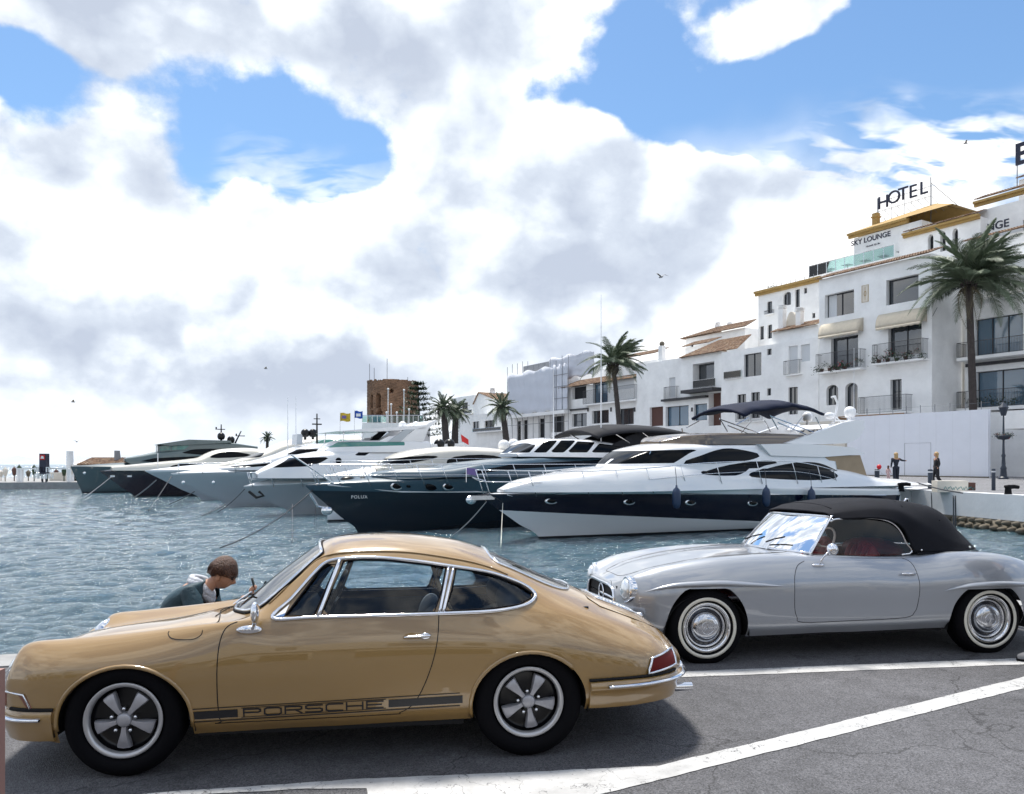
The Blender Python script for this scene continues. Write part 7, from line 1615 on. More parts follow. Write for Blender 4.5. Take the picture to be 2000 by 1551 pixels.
# ---- palms
def frond_mesh(L_, droop, nleaf=34, wl=.55, seed=0, mat='leaf_palm', curl=0.):
    rnd = random.Random(seed); m_ = MB(); P = []
    for i in range(13):
        t = i / 12; P.append(Vector((L_ * (t - .10 * droop * t * t), curl * t * t * L_ * .2, L_ * (.42 * t - droop * t * t * .75))))
    m_.tube(P, [.035 * (1 - .85 * i / 12) for i in range(13)], 4)
    for i in range(nleaf):
        t = .10 + .90 * i / nleaf; k = t * 12; a = int(min(k, 11)); p = P[a].lerp(P[a + 1], k - a); tg = (P[a + 1] - P[a]).normalized(); sd = tg.cross(Vector((0, 0, 1))).normalized(); up = sd.cross(tg)
        l = wl * (math.sin(math.pi * min(1, t * .9 + .12)) ** .6) * rnd.uniform(.8, 1.1) * L_ / 2.6
        for s in (-1, 1):
            d = (tg * .95 + sd * s * .7 + up * rnd.uniform(.05, .35)).normalized(); q = p + d * l + Vector((0, 0, -.22 * l)); w = tg * .013 * L_ / 2.6
            md = p + d * l * .5 + Vector((0, 0, .02)); m_.add([p - w, p + w, md + w * 1.1, q, md - w * 1.1], [(0, 1, 2, 3, 4)])
    me = bpy.data.meshes.new('frond'); me.from_pydata(m_.V, [], m_.F); me.materials.append(MAT[mat]); me.update(); return me
FR = [frond_mesh(3.0, d, 66, .62, k, 'leaf_palm', c) for k, (d, c) in enumerate(((.35, .2), (.6, .3), (.9, -.2), (1.2, .2), (.5, -.3)))]
FD = [frond_mesh(2.6, 1.7, 26, .5, 9, 'leaf_palm_dry'), frond_mesh(2.6, 1.4, 26, .5, 10, 'leaf_palm_dry')]
def palm(label, base, crown, R_, rt, nf=46, wind=0., seed=0, dry=6, group='palms along the quay', tr=.26, up=0):
    rnd = random.Random(seed); t = thing('palm_tree', label, 'palm', base, 0, group); b, c = Vector(base), Vector(crown) - Vector(base); H = c.z; m_ = MB(); P = []; Rr = []
    for i in range(25):
        u = i / 24; P.append(Vector((c.x * u ** 1.4, c.y * u, H * u))); Rr.append(tr * (1.25 - .35 * u if u < .85 else .95 + 1.2 * (u - .85)) * (1 + .05 * (i % 2)))
    m_.tube(P, Rr, 12).build('trunk', MAT['trunk'], t, True)
    m_ = MB()
    for k in range(40): a = rnd.uniform(0, 6.28); z = rnd.uniform(-.9, .1); r0 = tr * (1.3 + .5 * (z + .9)); p = c + Vector((math.cos(a) * r0, math.sin(a) * r0, z)); m_.bar(p, p + Vector((math.cos(a) * .25, math.sin(a) * .25, .45)), .07, 4, r2=.03)
    m_.build('crown_boss', MAT['trunk'], t)
    for k in range(nf + dry):
        a = k * 2.399 + rnd.uniform(-.2, .2); u = k / nf; el = R(84 - (78 if up else 100) * min(u, 1) ** .85 + rnd.uniform(-9, 9))
        dead = k >= nf; me = rnd.choice(FD) if dead else FR[min(4, int(u * 4 + rnd.random()))]
        o = bpy.data.objects.new('frond', me); COL.objects.link(o); o.parent = t; o.location = c + Vector((0, 0, .05))
        d = Vector((math.cos(a) * math.cos(el) + wind * (.25 + .5 * max(0, math.sin(el))), math.sin(a) * math.cos(el), math.sin(el))).normalized()
        if dead: d = Vector((math.cos(a), math.sin(a), -.5)).normalized()
        # rachis leaves along local +x rising about 23 degrees
        yaw = math.atan2(d.y, d.x); pit = math.asin(max(-1, min(1, d.z))); o.rotation_euler = (rnd.uniform(-.3, .3), -(pit - .38), yaw); s = R_ / 3.0 * rnd.uniform(.85, 1.1) * (.75 if dead else 1); o.scale = (s, s, s)
    return t
def palm_px(label, bx, by, cx, cy, rpx, Y, **k): return palm(label, at(bx, by, Y), at(cx, cy, Y), rpx / F * Y, 0, **k)
palm_px('tall palm with wind-swept crown and slim dark trunk before the hotel wing', 1903, 925, 1892, 556, 128, 66, nf=66, wind=.45, seed=3, tr=.27, up=1)
palm_px('palm with bent windblown crown rising behind the black canopied yacht', 1212, 880, 1197, 712, 72, 64, nf=44, wind=.6, seed=5, tr=.19, up=1)
palm_px('palm with drooping fronds left of the scaffold sheeting', 990, 880, 981, 800, 42, 85, nf=36, seed=8, dry=16, tr=.3)
palm_px('left palm of the close pair near the stone tower', 872, 880, 866, 800, 36, 100, nf=38, seed=11, tr=.4); palm_px('right palm of the close pair near the stone tower', 888, 880, 890, 808, 36, 103, nf=38, seed=12, tr=.4)
palm_px('tiny far palm beyond the yacht masts', 522, 905, 522, 856, 17, 190, nf=26, seed=14, dry=0, tr=.35, group='palms along the quay')
def pine():
    Y = 118; b = at(822, 890, Y); t = thing('norfolk_pine', 'dark layered pine in front of the tower', 'tree', (b.x, b.y, QUAY)); zt = at(822, 748, Y).z - QUAY; MB().bar((0, 0, 0), (-.4, 0, zt), .3, r2=.05).build('trunk', MAT['trunk'], t)
    m_ = MB(); rnd = random.Random(2)
    for k in range(11):
        z = zt * (.38 + .06 * k); L_ = (5.2 - .42 * k) * rnd.uniform(.75, 1.1)
        for j in range(7):
            a = j * .9 + k * .5; d = Vector((math.cos(a), math.sin(a), .14)); P0 = Vector((-.4 * z / zt, 0, z)); m_.bar(P0, P0 + d * L_, .06, 3, r2=.02)
            for q in range(26):
                u = .25 + .75 * rnd.random(); p = P0 + d * L_ * u + Vector((rnd.gauss(0, .2), rnd.gauss(0, .2), rnd.gauss(.1, .1))); e = Vector((rnd.gauss(0, 1), rnd.gauss(0, 1), rnd.gauss(.3, .5))).normalized() * .38
                f = e.cross(Vector((0, 0, 1))).normalized() * .10; m_.add([p - e, p + f, p + e, p - f], [(0, 1, 2, 3)])
    m_.build('foliage', MAT['leaf_dark'], t)
pine()
def bushes():
    for k, (x, y, Y, r) in enumerate(((840, 868, 108, 1.8), (858, 872, 106, 1.6), (825, 872, 107, 1.3))):
        p = at(x, y, Y); t = thing('bush', ('dark bush below the layered pine', 'second dark bush beside the twin palms', 'small dark bush right of the clubhouse')[k], 'bush', (p.x, Y, QUAY), 0, 'bushes behind the yachts'); plant(t, (0, 0, r * .9), r * 1.2, 260, name='foliage')
        MB().bar((0, 0, 0), (0, 0, r * .8), .08).build('stem', MAT['trunk'], t)
bushes()
# ---- street lamp, bollards and quay things
def quay_things():
    b = ground(1960, 936, QUAY); t = thing('street_lamp', 'ornate dark street lamp with flower basket and lantern', 'street lamp', b); s = b.y / F; Z = lambda y: at(0, y, b.y).z - QUAY
    I = MAT['iron_blue']
    MB().lathe([(.001, 0), (.34, 0), (.34, .12), (.24, .2), (.19, .7), (.22, .8), (.14, 1.0), (.11, 1.6), (.15, 1.75), (.09, 1.9), (.07, Z(860)), (.14, Z(858)), (.08, Z(855)), (.05, Z(812)), (.001, Z(812))], 16, 'z').build('post', I, t, True, 40)
    m_ = MB().lathe([(.001, Z(812)), (.16, Z(812)), (.30, Z(798)), (.34, Z(796)), (.05, Z(786)), (.03, Z(782)), (.001, Z(780))], 8, 'z').build('lantern', I, t); MB().lathe([(.13, Z(811.5)), (.29, Z(799))], 8, 'z', cap=False).build('lantern_glass', MAT['lamp_glass'], t)
    MB().lathe([(.1, Z(859)), (.35, Z(858)), (.55, Z(851)), (.5, Z(850)), (.001, Z(853))], 14, 'z').build('flower_basket', I, t, True); 
    for k in range(9): plant(t, (.45 * math.cos(k * .7), .45 * math.sin(k * .7), Z(850)), .26, 40, 'leaf_dark', 4)
    specs = [(1713, 936, 917, 'bollard', 'square dark bollard beside the small girl'), (1817, 955, 918, 'bollard', 'tall dark bollard by the woman leaning at its side'), (1940.5, 958, 917, 'bollard', 'slim dark bollard with pale top near the street lamp')]
    for px, yb, yt, nm, lab in specs:
        b = ground(px, yb, QUAY); h = (yb - yt) / F * b.y; w = (9 if px < 1900 else 7) / F * b.y / 2; o = thing(nm, lab, 'bollard', b, 0, 'bollards on the quay'); MB().lathe([(.001, 0), (w, 0), (w, h), (w * .8, h + .03), (.001, h + .04)], 12, 'z').build('post', MAT['iron_blue'], o, True, 40); MB().lathe([(w * 1.03, h * .86), (w * 1.03, h * .93)], 12, 'z', cap=False).build('reflective_band', MAT['shutter_white'], o)
    for px, py, lab in ((1760, 960, 'black mooring bollard at the yacht stern'), (1969, 967, 'black mooring bollard on the white quay edge at the far right')):
        b = ground(px, py, QUAY); s = b.y / F; o = thing('mooring_bollard', lab, 'mooring bollard', b, R(-10), 'cast mooring bollards', .62); MB().lathe([(.001, 0), (.24, 0), (.20, .1), (.17, .42), (.24, .5), (.20, .60), (.001, .62)], 14, 'z').tube([(0, 0, .5), (.35, 0, .52), (.6, 0, .48)], [.14, .13, .11], 10).build('bollard_body', MAT['matte_black'], o, True, 50)
    b = ground(1855, 961, QUAY); s = b.y / F; o = thing('concrete_block', 'weathered concrete block with graffiti and a rusty plate on the quay edge', 'block', b, R(-8)); w, h = 56 * s / 2, 22 * s
    MB().box(-w, w, -.3, .3, 0, h).build('block', MAT['stucco_warm'], o); MB().box(w + .02, w + .28, -.3, .3, .08, h * .85).build('rusty_plate', MAT['brown_cladding'], o)
    for k in range(6): x = -w * .6 + k * .2; MB().tube([(x, -.305, .1 + .06 * (k % 2)), (x + .08, -.305, .24), (x + .15, -.305, .1), (x + .2, -.305, .2)], .014, 4).build('graffiti', MAT['graffiti'], o)
    a = ground(1778, 958, QUAY); rope(Vector((a.x + .3, a.y, QUAY + .35)), Vector(ground(1880, 968, QUAY)) + Vector((0, 0, .1)), .05, .03, MAT['rope_dark'], 'dark mooring rope lying along the white quay edge', 'ropes on the far quay')
    for px in (1862, 1866): g = ground(px, 968, QUAY); rope(g, (g.x - .05, g.y - .12, WATER - .2), 0, .025, MAT['rope_dark'], 'dark rope hanging down the white quay wall, %s of the close pair' % ('left' if px == 1862 else 'right'), 'ropes on the far quay')
    g = ground(1819, 962, QUAY); rope(g, (g.x, g.y - .12, WATER - .2), 0, .02, MAT['rope_dark'], 'thin single rope hanging down the quay wall left of the pair', 'ropes on the far quay')
pm('iron_blue', (.02, .03, .05), .45); pm('graffiti', (.05, .25, .26), .7)
quay_things()
# ---- breakwater end: sign column, frame, beach houses
def breakwater_things():
    Y = 76.; s = Y / F; z0 = WATER + .68
    def T_(name, lab, cat, px, group=None): return thing(name, lab, cat, (at(px, 900, Y).x, Y, z0), 0, group)
    t = T_('sign_column', 'tall black advertising column on the breakwater', 'sign', 83); zt = at(0, 886, Y).z - z0; MB().box(-6.5 * s, 6.5 * s, 0, .6, at(0, 926, Y).z - z0, zt).build('column', MAT['sign_navy'], t); MB().box(-5 * s, 5 * s, -.03, 0, zt - .62, zt - .12).build('sign_panel', MAT['flag_red'], t); MB().prism([(-3.5 * s, zt - .5), (3.5 * s, zt - .5), (2 * s, zt - .25), (-2 * s, zt - .25)], -.05, -.031).build('emblem', MAT['stucco'], t)
    MB().box(-4 * s, -3 * s, .2, .4, 0, 1.0).box(3 * s, 4 * s, .2, .4, 0, 1.0).build('column_leg', MAT['sign_navy'], t)
    t = T_('white_letters', 'large white block letters standing below the black column', 'sign', 83)
    for k, (w1, z) in enumerate((('MOUSE', 1.25), ('FRIDA', .5))): pass
    for r_, (z, n) in enumerate(((.35, 5), (1.0, 4))):
        for k in range(n): x = (-16 + k * 7.5) * s; m_ = MB().box(x, x + .07, 0, .1, z, z + .5).box(x + .25, x + .32, 0, .1, z, z + .5).box(x + .07, x + .25, 0, .1, z + (.2, .43, 0, .43, .2)[k], z + (.27, .5, .07, .5, .27)[k]); m_.build('letter', MAT['stucco'], t)
    t = T_('pergola', 'wide white pergola frame on the breakwater', 'pergola', 72); m_ = MB()
    zt = at(0, 914.5, Y).z - z0; m_.box(-53 * s, 50 * s, 1, 1.3, zt - .12, zt); 
    for x in (-53, -47, 48): m_.box(x * s, x * s + .25, 1, 1.3, 0, zt - .12)
    m_.build('frame', MAT['stucco'], t); MB().box(-47 * s, 48 * s, 6, 6.2, .0, .9).build('low_wall', MAT['stucco_warm'], t)
    t = thing('beach_house', 'white house with brown tiled roof at the end of the breakwater', 'house', (at(190, 900, 82).x, 82, z0)); q = 82 / F; MB().box(-55 * q, 60 * q, 0, 8, 0, at(0, 908, 82).z - z0).build('wall', MAT['stucco'], t); ze = at(0, 908, 82).z - z0; zr = at(0, 894.5, 82).z - z0
    tiles(t, (-37 * q, -.4, ze), (60 * q, -.4, ze), (32 * q, 4, zr), (-50 * q, 4, zr), .35, .5); MB().add([(-62 * q, -.2, ze), (-37 * q, -.2, ze), (-50 * q, 4, zr), (-72 * q, 4, ze)], [(0, 1, 2), (0, 2, 3)]).build('gable', MAT['stucco'], t)
    for (px, w, y0, y1, lab, Yc) in ((133, 7, 881, 945, 'slim white tower left of the tiled beach house', 79), (226, 6, 880, 905, 'grey slanted post above the brown roof', 84)):
        o = thing('tower_post', lab, 'tower', (at(px, 900, Yc).x, Yc, z0)); k = Yc / F; MB().prism([(-w / 2 * k, 0), (w / 2 * k + (.2 if w < 7 else 0), 0), (w / 2 * k - .1, at(0, y0, Yc).z - z0), (-w / 2 * k, at(0, y0, Yc).z - z0)], 0, .8).build('shaft', MAT['stucco'] if w == 7 else MAT['scaffold'], o)
    rnd = random.Random(6)
    for k in range(13):
        x = (-30 + k * 14 + rnd.uniform(-4, 4)) if k > 2 else k * 8 - 6; Yk = 79 + rnd.uniform(0, 4); h = rnd.uniform(1.1, 1.9)
        o = thing('parasol', ('closed beach parasol leftmost on the breakwater' if k == 0 else 'small closed parasol, one of a row on the breakwater terrace'), 'parasol', (at(x, 900, Yk).x, Yk, z0), 0, 'parasols and shrubs on the breakwater'); MB().bar((0, 0, 0), (0, 0, h), .05).lathe([(.001, h), (.25, h * .8), (.14, h * .4), (.001, h * .38)], 8, 'z').build('folded_cloth', MAT[rnd.choice(['brown_cladding', 'stucco_warm', 'leaf_dark', 'stone'])], o, True)
    # far shore behind, low pale land
    z = 0; P = []; rnd = random.Random(1)
    V = []; n = 60
    for i in range(n + 1): x = -900 + 1500 * i / n; V += [(x, 900, WATER), (x, 900 + 30, 6 + 5 * rnd.random())]
    V += []; mesh('far_shore', V, [(2 * i, 2 * i + 2, 2 * i + 3, 2 * i + 1) for i in range(n)], MAT['shore'], kind='structure')
pm('shore', (.45, .50, .56), .9)
breakwater_things()
def street_row():
    # the row across the road, behind the camera: what the polished car sides mirror
    t = thing('arcade_building', 'white arcaded building across the road, seen only as a reflection in the car doors', 'building', (0, -15, 0)); w = MB(); H = 7.5; n = 14; wd = 4.2
    x0 = -n * wd / 2
    for k in range(n + 1): w.box(x0 + k * wd - .45, x0 + k * wd + .45, -.5, 0, 0, 3.0)
    w.box(x0, -x0, -.5, 0, 3.0, H).box(x0, -x0, -4, -3.6, 0, H).build('wall', MAT['stucco_warm'], t); MB().box(x0, -x0, -.02, 1.2, 3.0, 3.3).build('awning', MAT['awning_blue'], t)
    for k in range(n): MB().box(x0 + k * wd + 1.3, x0 + k * wd + 2.9, .0, .06, 4.4, 6.3).build('window', MAT['pane'], t); MB().box(x0 + k * wd + .5, x0 + (k + 1) * wd - .5, -3.6, -3.5, 0, 2.8).build('shop_window', MAT['dark_opening'], t)
street_row()
# ================================================================== PEOPLE
pm('skin', (.50, .27, .18), .5); pm('hair_brown', (.085, .038, .022), .5, noise=(60, .5), bump=(90, .8)); pm('hair_blond', (.45, .30, .14), .5, noise=(20, .3)); pm('jacket_teal', (.018, .050, .068), .6, noise=(6, .25), bump=(16, .8)); pm('hood_white', (.55, .57, .62), .8, bump=(30, .8)); pm('jeans', (.03, .045, .09), .8)
pm('cloth_black', (.012, .012, .016), .8); pm('cloth_navy', (.015, .02, .035), .8); pm('cloth_pink', (.62, .45, .45), .8); pm('balloon_red', (.55, .01, .02), .3); pm('shoe', (.10, .08, .07), .7); pm('trousers_grey', (.20, .20, .21), .8)
def skinned(name, pts, edges, rad, mat, parent, sub=2, root=0):
    me = bpy.data.meshes.new(name); me.from_pydata([tuple(p) for p in pts], edges, []); o = bpy.data.objects.new(name, me); COL.objects.link(o)
    o.modifiers.new('skin', 'SKIN'); ss = o.modifiers.new('sub', 'SUBSURF'); ss.levels = sub; ss.render_levels = sub
    for i, r in enumerate(rad): me.skin_vertices[0].data[i].radius = (r, r) if not isinstance(r, tuple) else r; me.skin_vertices[0].data[i].use_root = (i == root)
    dg = bpy.context.evaluated_depsgraph_get(); dg.update(); nm = bpy.data.meshes.new_from_object(o.evaluated_get(dg)); bpy.data.objects.remove(o); nm.name = name
    nm.polygons.foreach_set('use_smooth', [True] * len(nm.polygons)); nm.materials.clear(); return link(name, nm, mat, parent)
def trousers(hip, a, b, w, mat, t, r=(.155, .105, .08, .065)):
    m_ = MB().ball(hip, r[0], 10, (.85, 1.05, .9))
    for s, (kn, an) in ((-1, a), (1, b)):
        h = hip + Vector((0, s * w, -.02)); P = catmull([h + Vector((0, 0, .05)), h, (h + kn) / 2, kn, (kn + an) / 2, an], 3); n = len(P)
        m_.tube(P, [r[1] + (r[3] - r[1]) * i / (n - 1) for i in range(n)], 12)
    return m_.build('trousers', mat, t, True)
def head_mesh(r=.105, face=True):
    """a head looking along +x, centre at the origin"""
    m_ = MB(); n, k = 34, 48; V = []
    for i in range(n + 1):
        th = math.pi * i / n
        for j in range(k):
            a = 2 * math.pi * j / k; x, y, z = math.sin(th) * math.cos(a), math.sin(th) * math.sin(a), -math.cos(th)
            X, Y_, Z = x * 1.0, y * .80, z * 1.22
            if z < -.1 and x < .2: X *= 1 - .45 * min(1, (-z - .1) * 1.3) * (1 - max(x, 0)); 
            if z < -.2: Y_ *= 1 - .35 * (-z - .2)
            if x > .6 and abs(y) < .35:
                if -.5 < z < .1: X += .30 * (1 - abs(z + .2) / .3) * (1 - abs(y) / .22) if abs(z + .2) < .3 and abs(y) < .22 else 0
                if -.72 < z < -.45: X += .05
                if z < -.75: X += .10
            if x > .6 and .0 < z < .22 and .15 < abs(y) < .5: X -= .06
            V.append((X * r, Y_ * r, Z * r))
    m_.add(V, [(i * k + j, i * k + (j + 1) % k, (i + 1) * k + (j + 1) % k, (i + 1) * k + j) for i in range(n) for j in range(k)]); return m_
def boy():
    b = ground(400, 1180 + 0, 0); X, Y = at(402, 900, 6.25).x, 6.25
    t = thing('person', 'boy in teal jacket and white hood, bending over a phone behind the tan car', 'person', (X, Y, 0), R(7))
    px = lambda x, y, dy=0.: Vector((at(x, y, Y + dy).x - X, dy, at(x, y, Y + dy).z))
    hip = Vector((-.24, 0, .26)); ch = px(382, 1152, 0); nk = px(412, 1142, 0); hd = px(434, 1121, 0)
    SK = MAT['skin']
    # body: one continuous figure
    kn, kn2 = Vector((.14, -.12, .42)), Vector((.14, .13, .42)); an, an2 = Vector((-.08, -.12, .09)), Vector((-.08, .13, .09)); to, to2 = an + Vector((.17, 0, -.03)), an2 + Vector((.17, 0, -.03))
    shl, shr = ch + Vector((.01, -.17, .0)), ch + Vector((.01, .17, .0)); ell, elr = ch + Vector((.10, -.24, -.24)), ch + Vector((.14, .22, -.22)); hand = px(492, 1151, .02); wl_ = ell + Vector((.26, .06, -.02)); wr = hand + Vector((-.05, 0, -.07))
    pts = [hip, (hip + ch) / 2 + Vector((-.07, 0, .05)), ch, nk, hd, shl, ell, wl_, shr, elr, wr, hip + Vector((.02, -.10, 0)), kn, an, to, hip + Vector((.02, .10, 0)), kn2, an2, to2]
    E_ = [(0, 1), (1, 2), (2, 3), (3, 4), (2, 5), (5, 6), (6, 7), (2, 8), (8, 9), (9, 10), (0, 11), (11, 12), (12, 13), (13, 14), (0, 15), (15, 16), (16, 17), (17, 18)]
    skinned('body', pts, E_, [.08, .09, .09, .05, .05, .06, .04, .028, .06, .04, .028, .07, .055, .04, .032, .07, .055, .04, .032], SK, t)
    pts2 = [hip + Vector((-.01, 0, .03)), pts[1], ch, nk - Vector((.035, 0, .03)), shl, ell, wl_ - Vector((.03, 0, 0)), shr, elr, wr - Vector((.03, 0, .02))]
    skinned('jacket', pts2, [(0, 1), (1, 2), (2, 3), (2, 4), (4, 5), (5, 6), (2, 7), (7, 8), (8, 9)], [.13, .16, .14, .075, .09, .065, .042, .085, .062, .042], MAT['jacket_teal'], t)
    trousers(hip, (kn, an), (kn2, an2), .1, MAT['jeans'], t)
    for a in (an, an2): MB().ball(a + Vector((.07, 0, -.03)), .10, 8, (1.4, .5, .5)).build('shoe', MAT['shoe'], t, True)
    # head turned down towards the phone
    H = bpy.data.objects.new('head', None); COL.objects.link(H); H.parent = t; H.location = hd; H.rotation_euler = (0, R(26), R(-6)); H.scale = (.98,) * 3
    head_mesh(.105).build('head_skin', SK, H, True)
    MB().ball((.00, -.086, -.02), .026, 8, (.8, .35, 1.2)).ball((.00, .086, -.02), .026, 8, (.8, .35, 1.2)).build('ear', SK, H, True)
    # hair: a cap with fringe made of overlapping locks
    m_ = MB(); n, k = 14, 26; V = []
    for i in range(n + 1):
        th = math.pi * i / n * .66
        for j in range(k):
            a = 2 * math.pi * j / k; x, y, z = math.sin(th) * math.cos(a), math.sin(th) * math.sin(a), math.cos(th); low = i / n
            ext = 1.0 + .012 * math.sin(j * 5.1 + i)
            zc = z * 1.22; 
            if low > .75: zc = max(zc, (.10 if x > .3 else -.35 if x < -.2 else -.02) + .06 * math.sin(j * 3.7))
            V.append((x * .121 * ext - .006, y * .104 * ext, zc * .119 * ext + .008))
    m_.add(V, [(i * k + j, i * k + (j + 1) % k, (i + 1) * k + (j + 1) % k, (i + 1) * k + j) for i in range(n) for j in range(k)])
    rnd = random.Random(3)
    for q in range(620):
        a = rnd.uniform(-math.pi, math.pi); th = rnd.uniform(.15, 1.75 if abs(a) > 1.2 else 1.30); tw = rnd.uniform(-.10, .10)
        f = lambda th_, k_=1., w=0.: Vector((math.sin(th_) * math.cos(a + w) * .1215 * k_ - .006, math.sin(th_) * math.sin(a + w) * .1045 * k_, math.cos(th_) * 1.0 * .121 * k_ + .008))
        P = [f(max(.02, th - .42)), f(th - .2, 1.015, tw * .5), f(th, 1.02, tw), f(th + .16, .995, tw * 1.3)]; m_.tube(P, [.003, .0048, .0042, .001], 4, flat=.5)
    m_.build('hair', MAT['hair_brown'], H, True)
    g = MB()
    for s in (-1, 1):
        g.tube([(.108, s * .036 + .026 * math.cos(a), .008 + .021 * math.sin(a)) for a in [2 * math.pi * q / 14 for q in range(14)]], .0020, 5, True).bar((.105, s * .062, .012), (-.0, s * .088, .005), .0026)
    g.bar((.112, -.010, .010), (.112, .010, .010), .0028).build('glasses', MAT['gloss_black'], H)
    MB().ball((.099, -.036, .006), .011, 6).ball((.099, .036, .006), .011, 6).build('eye', MAT['hair_brown'], H, True)
    # hood lying round the neck
    c = nk + Vector((-.035, 0, .0)); m_ = MB()
    for q, (r0, r1, dz) in enumerate(((.082, .034, -.02), (.085, .036, .01), (.08, .026, .032))):
        P = [c + Vector((-.03 + (-.085 * math.cos(a)) * (1 if math.cos(a) > 0 else .75) + .03 * q * 0, r0 * math.sin(a), dz + .03 * math.cos(a) - (.05 if math.cos(a) < 0 else 0) * -math.cos(a) * 1.5)) for a in [2 * math.pi * k_ / 20 for k_ in range(20)]]
        m_.tube(P, r1, 10, True)
    m_.build('hood', MAT['hood_white'], t, True)
    # hand holding the phone up, five fingers
    hb = hand; MB().ball(hb + Vector((-.012, 0, -.025)), .030, 8, (.75, .6, 1.2)).build('palm', SK, t, True)
    for k_ in range(4):
        y0 = -.021 + .014 * k_; z0 = .0 + .004 * (1.5 - abs(k_ - 1.5)); P = [hb + Vector((-.012, y0, z0)), hb + Vector((.008, y0, z0 + .018)), hb + Vector((.020, y0 * .9, z0 + .008)), hb + Vector((.016, y0 * .8, z0 - .010))]
        MB().tube(catmull(P, 3), [.0085] * 7 + [.007] * 3, 6).build('finger', SK, t, True)
    P = [hb + Vector((-.02, -.022, -.03)), hb + Vector((-.002, -.034, -.008)), hb + Vector((.008, -.028, .014)), hb + Vector((.010, -.022, .026))]; MB().tube(catmull(P, 3), .0090, 6).build('thumb', SK, t, True)
    ph = MB().box(-.004, .004, -.022, .022, -.03, .045).build('phone', MAT['gloss_black'], None); ph.location = (X + hb.x * math.cos(R(7)) + .006, Y + hb.x * math.sin(R(7)), hb.z + .045); ph.rotation_euler = (0, R(-14), R(7)); tag(ph, 'dark phone held up in the boy\'s raised hand', 'phone')
boy()
def walker(label, px, yfeet, ytop, z0, face, parts, seed=0, pose=0, group=None):
    b = ground(px, yfeet, z0); s = (yfeet - ytop) / F * b.y / 1.70; t = thing('person', label, 'person', b, face, group, s); SK = MAT['skin']
    arm = {0: [(.04, -.24, 1.12), (.16, -.22, .90)], 1: [(.15, -.34, 1.30), (.25, -.62, 1.28)], 2: [(-.02, -.24, 1.12), (.05, -.22, .88)]}[pose]; arm2 = [(-.04, .24, 1.12), (.06, .24, .88)]
    st = .10 if pose != 2 else .26
    J = [Vector(p) for p in [(0, 0, .92), (0, 0, 1.15), (0, 0, 1.36), (.0, 0, 1.47), (.02, 0, 1.58), (0, -.17, 1.38), arm[0], arm[1], (0, .17, 1.38), arm2[0], arm2[1], (0, -.09, .88), (st * .5, -.09, .48), (st * .4, -.09, .08), (st * .4 + .16, -.09, .03), (0, .09, .88), (-st * .1, .09, .48), (-st, .09, .08), (-st + .15, .09, .03)]]
    E_ = [(0, 1), (1, 2), (2, 3), (3, 4), (2, 5), (5, 6), (6, 7), (2, 8), (8, 9), (9, 10), (0, 11), (11, 12), (12, 13), (13, 14), (0, 15), (15, 16), (16, 17), (17, 18)]
    skinned('body', J, E_, [.08, .09, .09, .045, .05, .055, .04, .028, .055, .04, .028, .06, .05, .04, .035, .06, .05, .04, .035], SK, t, 1)
    skinned('top', [J[i] for i in (0, 1, 2, 5, 6, 8, 9)] + [J[7] - (J[7] - J[6]) * .2, J[10] - (J[10] - J[9]) * .2], [(0, 1), (1, 2), (2, 3), (3, 4), (2, 5), (5, 6), (4, 7), (6, 8)], [.12, .11, .115, .075, .055, .075, .055, .04, .04], MAT[parts[0]], t, 1)
    trousers(J[0], (J[12], J[13]), (J[16], J[17]), .085, MAT[parts[1]], t, (.135, .10, .08, .068))
    H = bpy.data.objects.new('head', None); COL.objects.link(H); H.parent = t; H.location = (.02, 0, 1.60); head_mesh(.10).build('head_skin', SK, H, True)
    h = MB().ball((-.02, 0, .03), .118, 10, (.95, .92, 1.0)).ball((-.05, 0, -.10), .11, 10, (.55, .95, 1.4)).build('hair', MAT[parts[2]], H, True)
    for a in (13, 17): MB().ball(J[a] + Vector((.06, 0, -.03)), .09, 8, (1.4, .5, .6)).build('shoe', MAT['cloth_black'] if parts[1] != 'cloth_pink' else MAT['shoe'], t, True)
    return t
walker('blond woman in dark jacket and trousers pointing right, seen from behind', 1750, 946, 885, QUAY, R(80), ('cloth_navy', 'cloth_navy', 'hair_blond'), 1, 1)
walker('blond woman in black outfit striding beside the tall bollard', 1829, 950, 884, QUAY, R(175), ('cloth_black', 'cloth_black', 'hair_blond'), 2, 2)
walker('small girl in pale clothes holding a red balloon', 1735, 943, 910, QUAY, R(20), ('cloth_pink', 'cloth_pink', 'hair_brown'), 3, 0)
def balloon():
    g = ground(1735, 943, QUAY); p = at(1717, 912, g.y); o = thing('balloon', 'red round balloon left of the small girl', 'balloon', p); MB().ball((0, 0, 0), .14, 10, (1, 1, 1.1)).build('balloon_skin', MAT['balloon_red'], o, True); MB().tube([(0, 0, -.15), (.15, 0, -.4), (.42, 0, -.55)], .006, 4).build('string', MAT['rope'], o)
balloon()
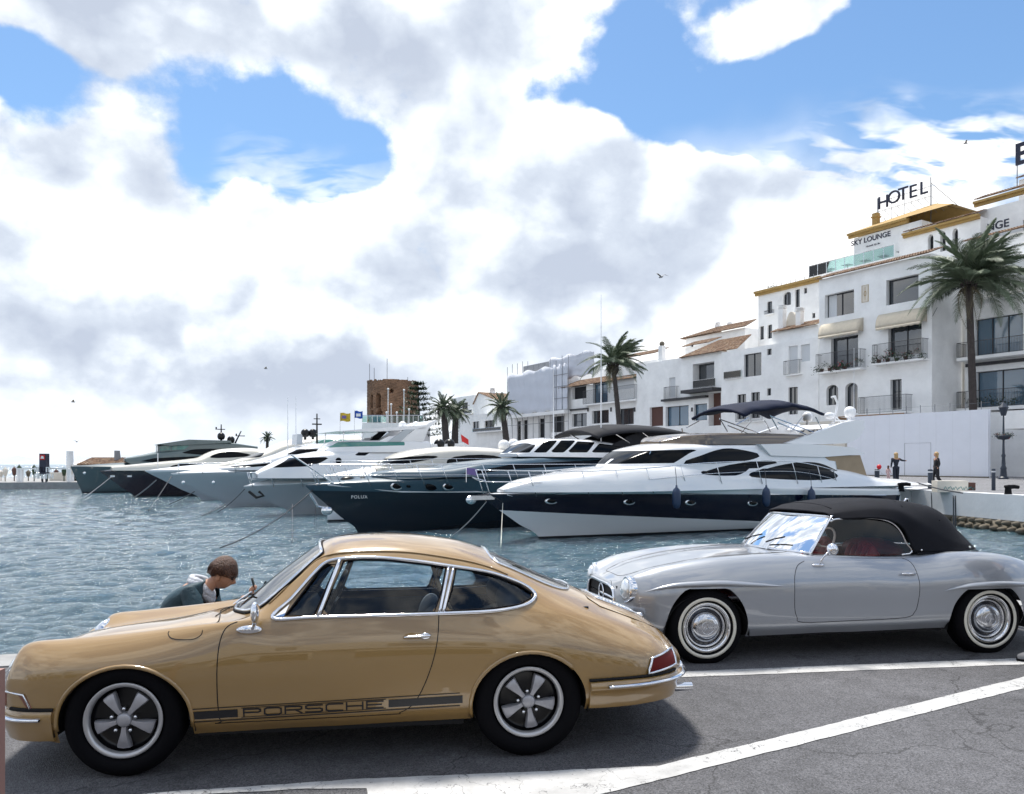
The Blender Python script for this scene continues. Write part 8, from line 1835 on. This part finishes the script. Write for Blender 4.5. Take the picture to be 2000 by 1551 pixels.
def bystander():
    b = ground(1999, 1297, 0); t = thing('person', 'person almost out of frame at the right, only a grey shoe tip showing', 'person', (b.x + .10, b.y, 0), R(180))
    J = [Vector(p) for p in [(0, 0, .92), (0, 0, 1.15), (0, 0, 1.38), (0, 0, 1.50), (.02, 0, 1.62), (0, -.18, 1.42), (0, -.24, 1.14), (.08, -.24, .9), (0, .18, 1.42), (0, .24, 1.14), (.08, .24, .9), (0, -.09, .9), (.02, -.09, .5), (0, -.09, .08), (0, .09, .9), (0, .12, .5), (-.3, .12, .08)]]
    E_ = [(0, 1), (1, 2), (2, 3), (3, 4), (2, 5), (5, 6), (6, 7), (2, 8), (8, 9), (9, 10), (0, 11), (11, 12), (12, 13), (0, 14), (14, 15), (15, 16)]
    off = Vector((-.42, 0, 0)); J = [j + off for j in J]
    skinned('body', J, E_, [.08, .09, .09, .05, .06, .06, .045, .03, .06, .045, .03, .06, .055, .045, .06, .055, .045], MAT['skin'], t, 1)
    skinned('top', [J[i] for i in (0, 1, 2, 5, 6, 8, 9)], [(0, 1), (1, 2), (2, 3), (3, 4), (2, 5), (5, 6)], [.16, .15, .16, .09, .07, .09, .07], MAT['cloth_navy'], t, 1)
    trousers(J[0], (J[12], J[13]), (J[15], J[16]), .09, MAT['trousers_grey'], t)
    for sx, y in ((0, -.09), (-.3, .12)):
        MB().lathe([(.001, 0), (.05, .002), (.052, .03), (.03, .10), (.001, .11)], 12, 'z').build('heel', MAT['shoe'], t, True) if 0 else None
        m_ = MB(); V = []; prof = [(-.10, .035, .09), (-.02, .042, .085), (.08, .050, .062), (.16, .046, .050), (.20, .028, .038), (.215, .008, .02)]
        for x, w, h in prof:
            for a in range(9): an = math.pi * a / 8; V.append((x + sx - .40 + .28, y + w * math.cos(an), .022 + h * math.sin(an)))
        m_.add(V, [(i * 9 + j, i * 9 + j + 1, (i + 1) * 9 + j + 1, (i + 1) * 9 + j) for i in range(5) for j in range(8)] + [tuple(range(9))]).build('shoe', MAT['trousers_grey'], t, True)
        MB().prism([(x + sx - .12, y + w * 1.08) for x, w, h in prof] + [(x + sx - .12, y - w * 1.08) for x, w, h in prof[::-1]], 0, .024, 'z').build('sole', MAT['matte_black'], t)
bystander()
# gulls
for k, (px, py, Y, lab) in enumerate(((1291, 541, 60, 'gull gliding above the middle palm'), (143, 785, 90, 'gull low over the breakwater, far left'), (1886, 280, 90, 'tiny dark bird high above the hotel sign'), (519, 720, 110, 'faint bird above the yacht antennas'), (150, 863, 120, 'tiny gull near the horizon at the left'))):
    p = at(px, py, Y); o = thing('gull', lab, 'bird', p, random.uniform(0, 3), 'birds in the sky'); s = 1.0
    MB().ball((0, 0, 0), .10, 8, (2.6, .8, .8)).build('bird_body', MAT['scaffold'], o, True)
    for q in (-1, 1): MB().add([(.10, 0, .03), (-.10, 0, .03), (-.06, q * .35, .22), (-.16, q * .75, .10), (.10, q * .38, .24)], [(0, 1, 2, 4), (2, 3, 4)]).build('wing', MAT['stone'], o)
# pole at the left edge
b = Vector((at(-3, 900, 2.9).x, 2.9, 0)); t = thing('post', 'slim brown-pink post at the left edge of the picture', 'post', b)
MB().box(-.028, .012, -.02, .02, 0, at(0, 1308, 2.9).z).build('post_body', MAT['post_pink'] if 'post_pink' in MAT else pm('post_pink', (.32, .18, .15), .6), t)
porsche(); roadster()
SC.cycles.use_denoising = True
try: SC.cycles.denoiser = 'OPENIMAGEDENOISE'
except Exception: pass
SC.cycles.use_adaptive_sampling = True; SC.cycles.adaptive_threshold = .02
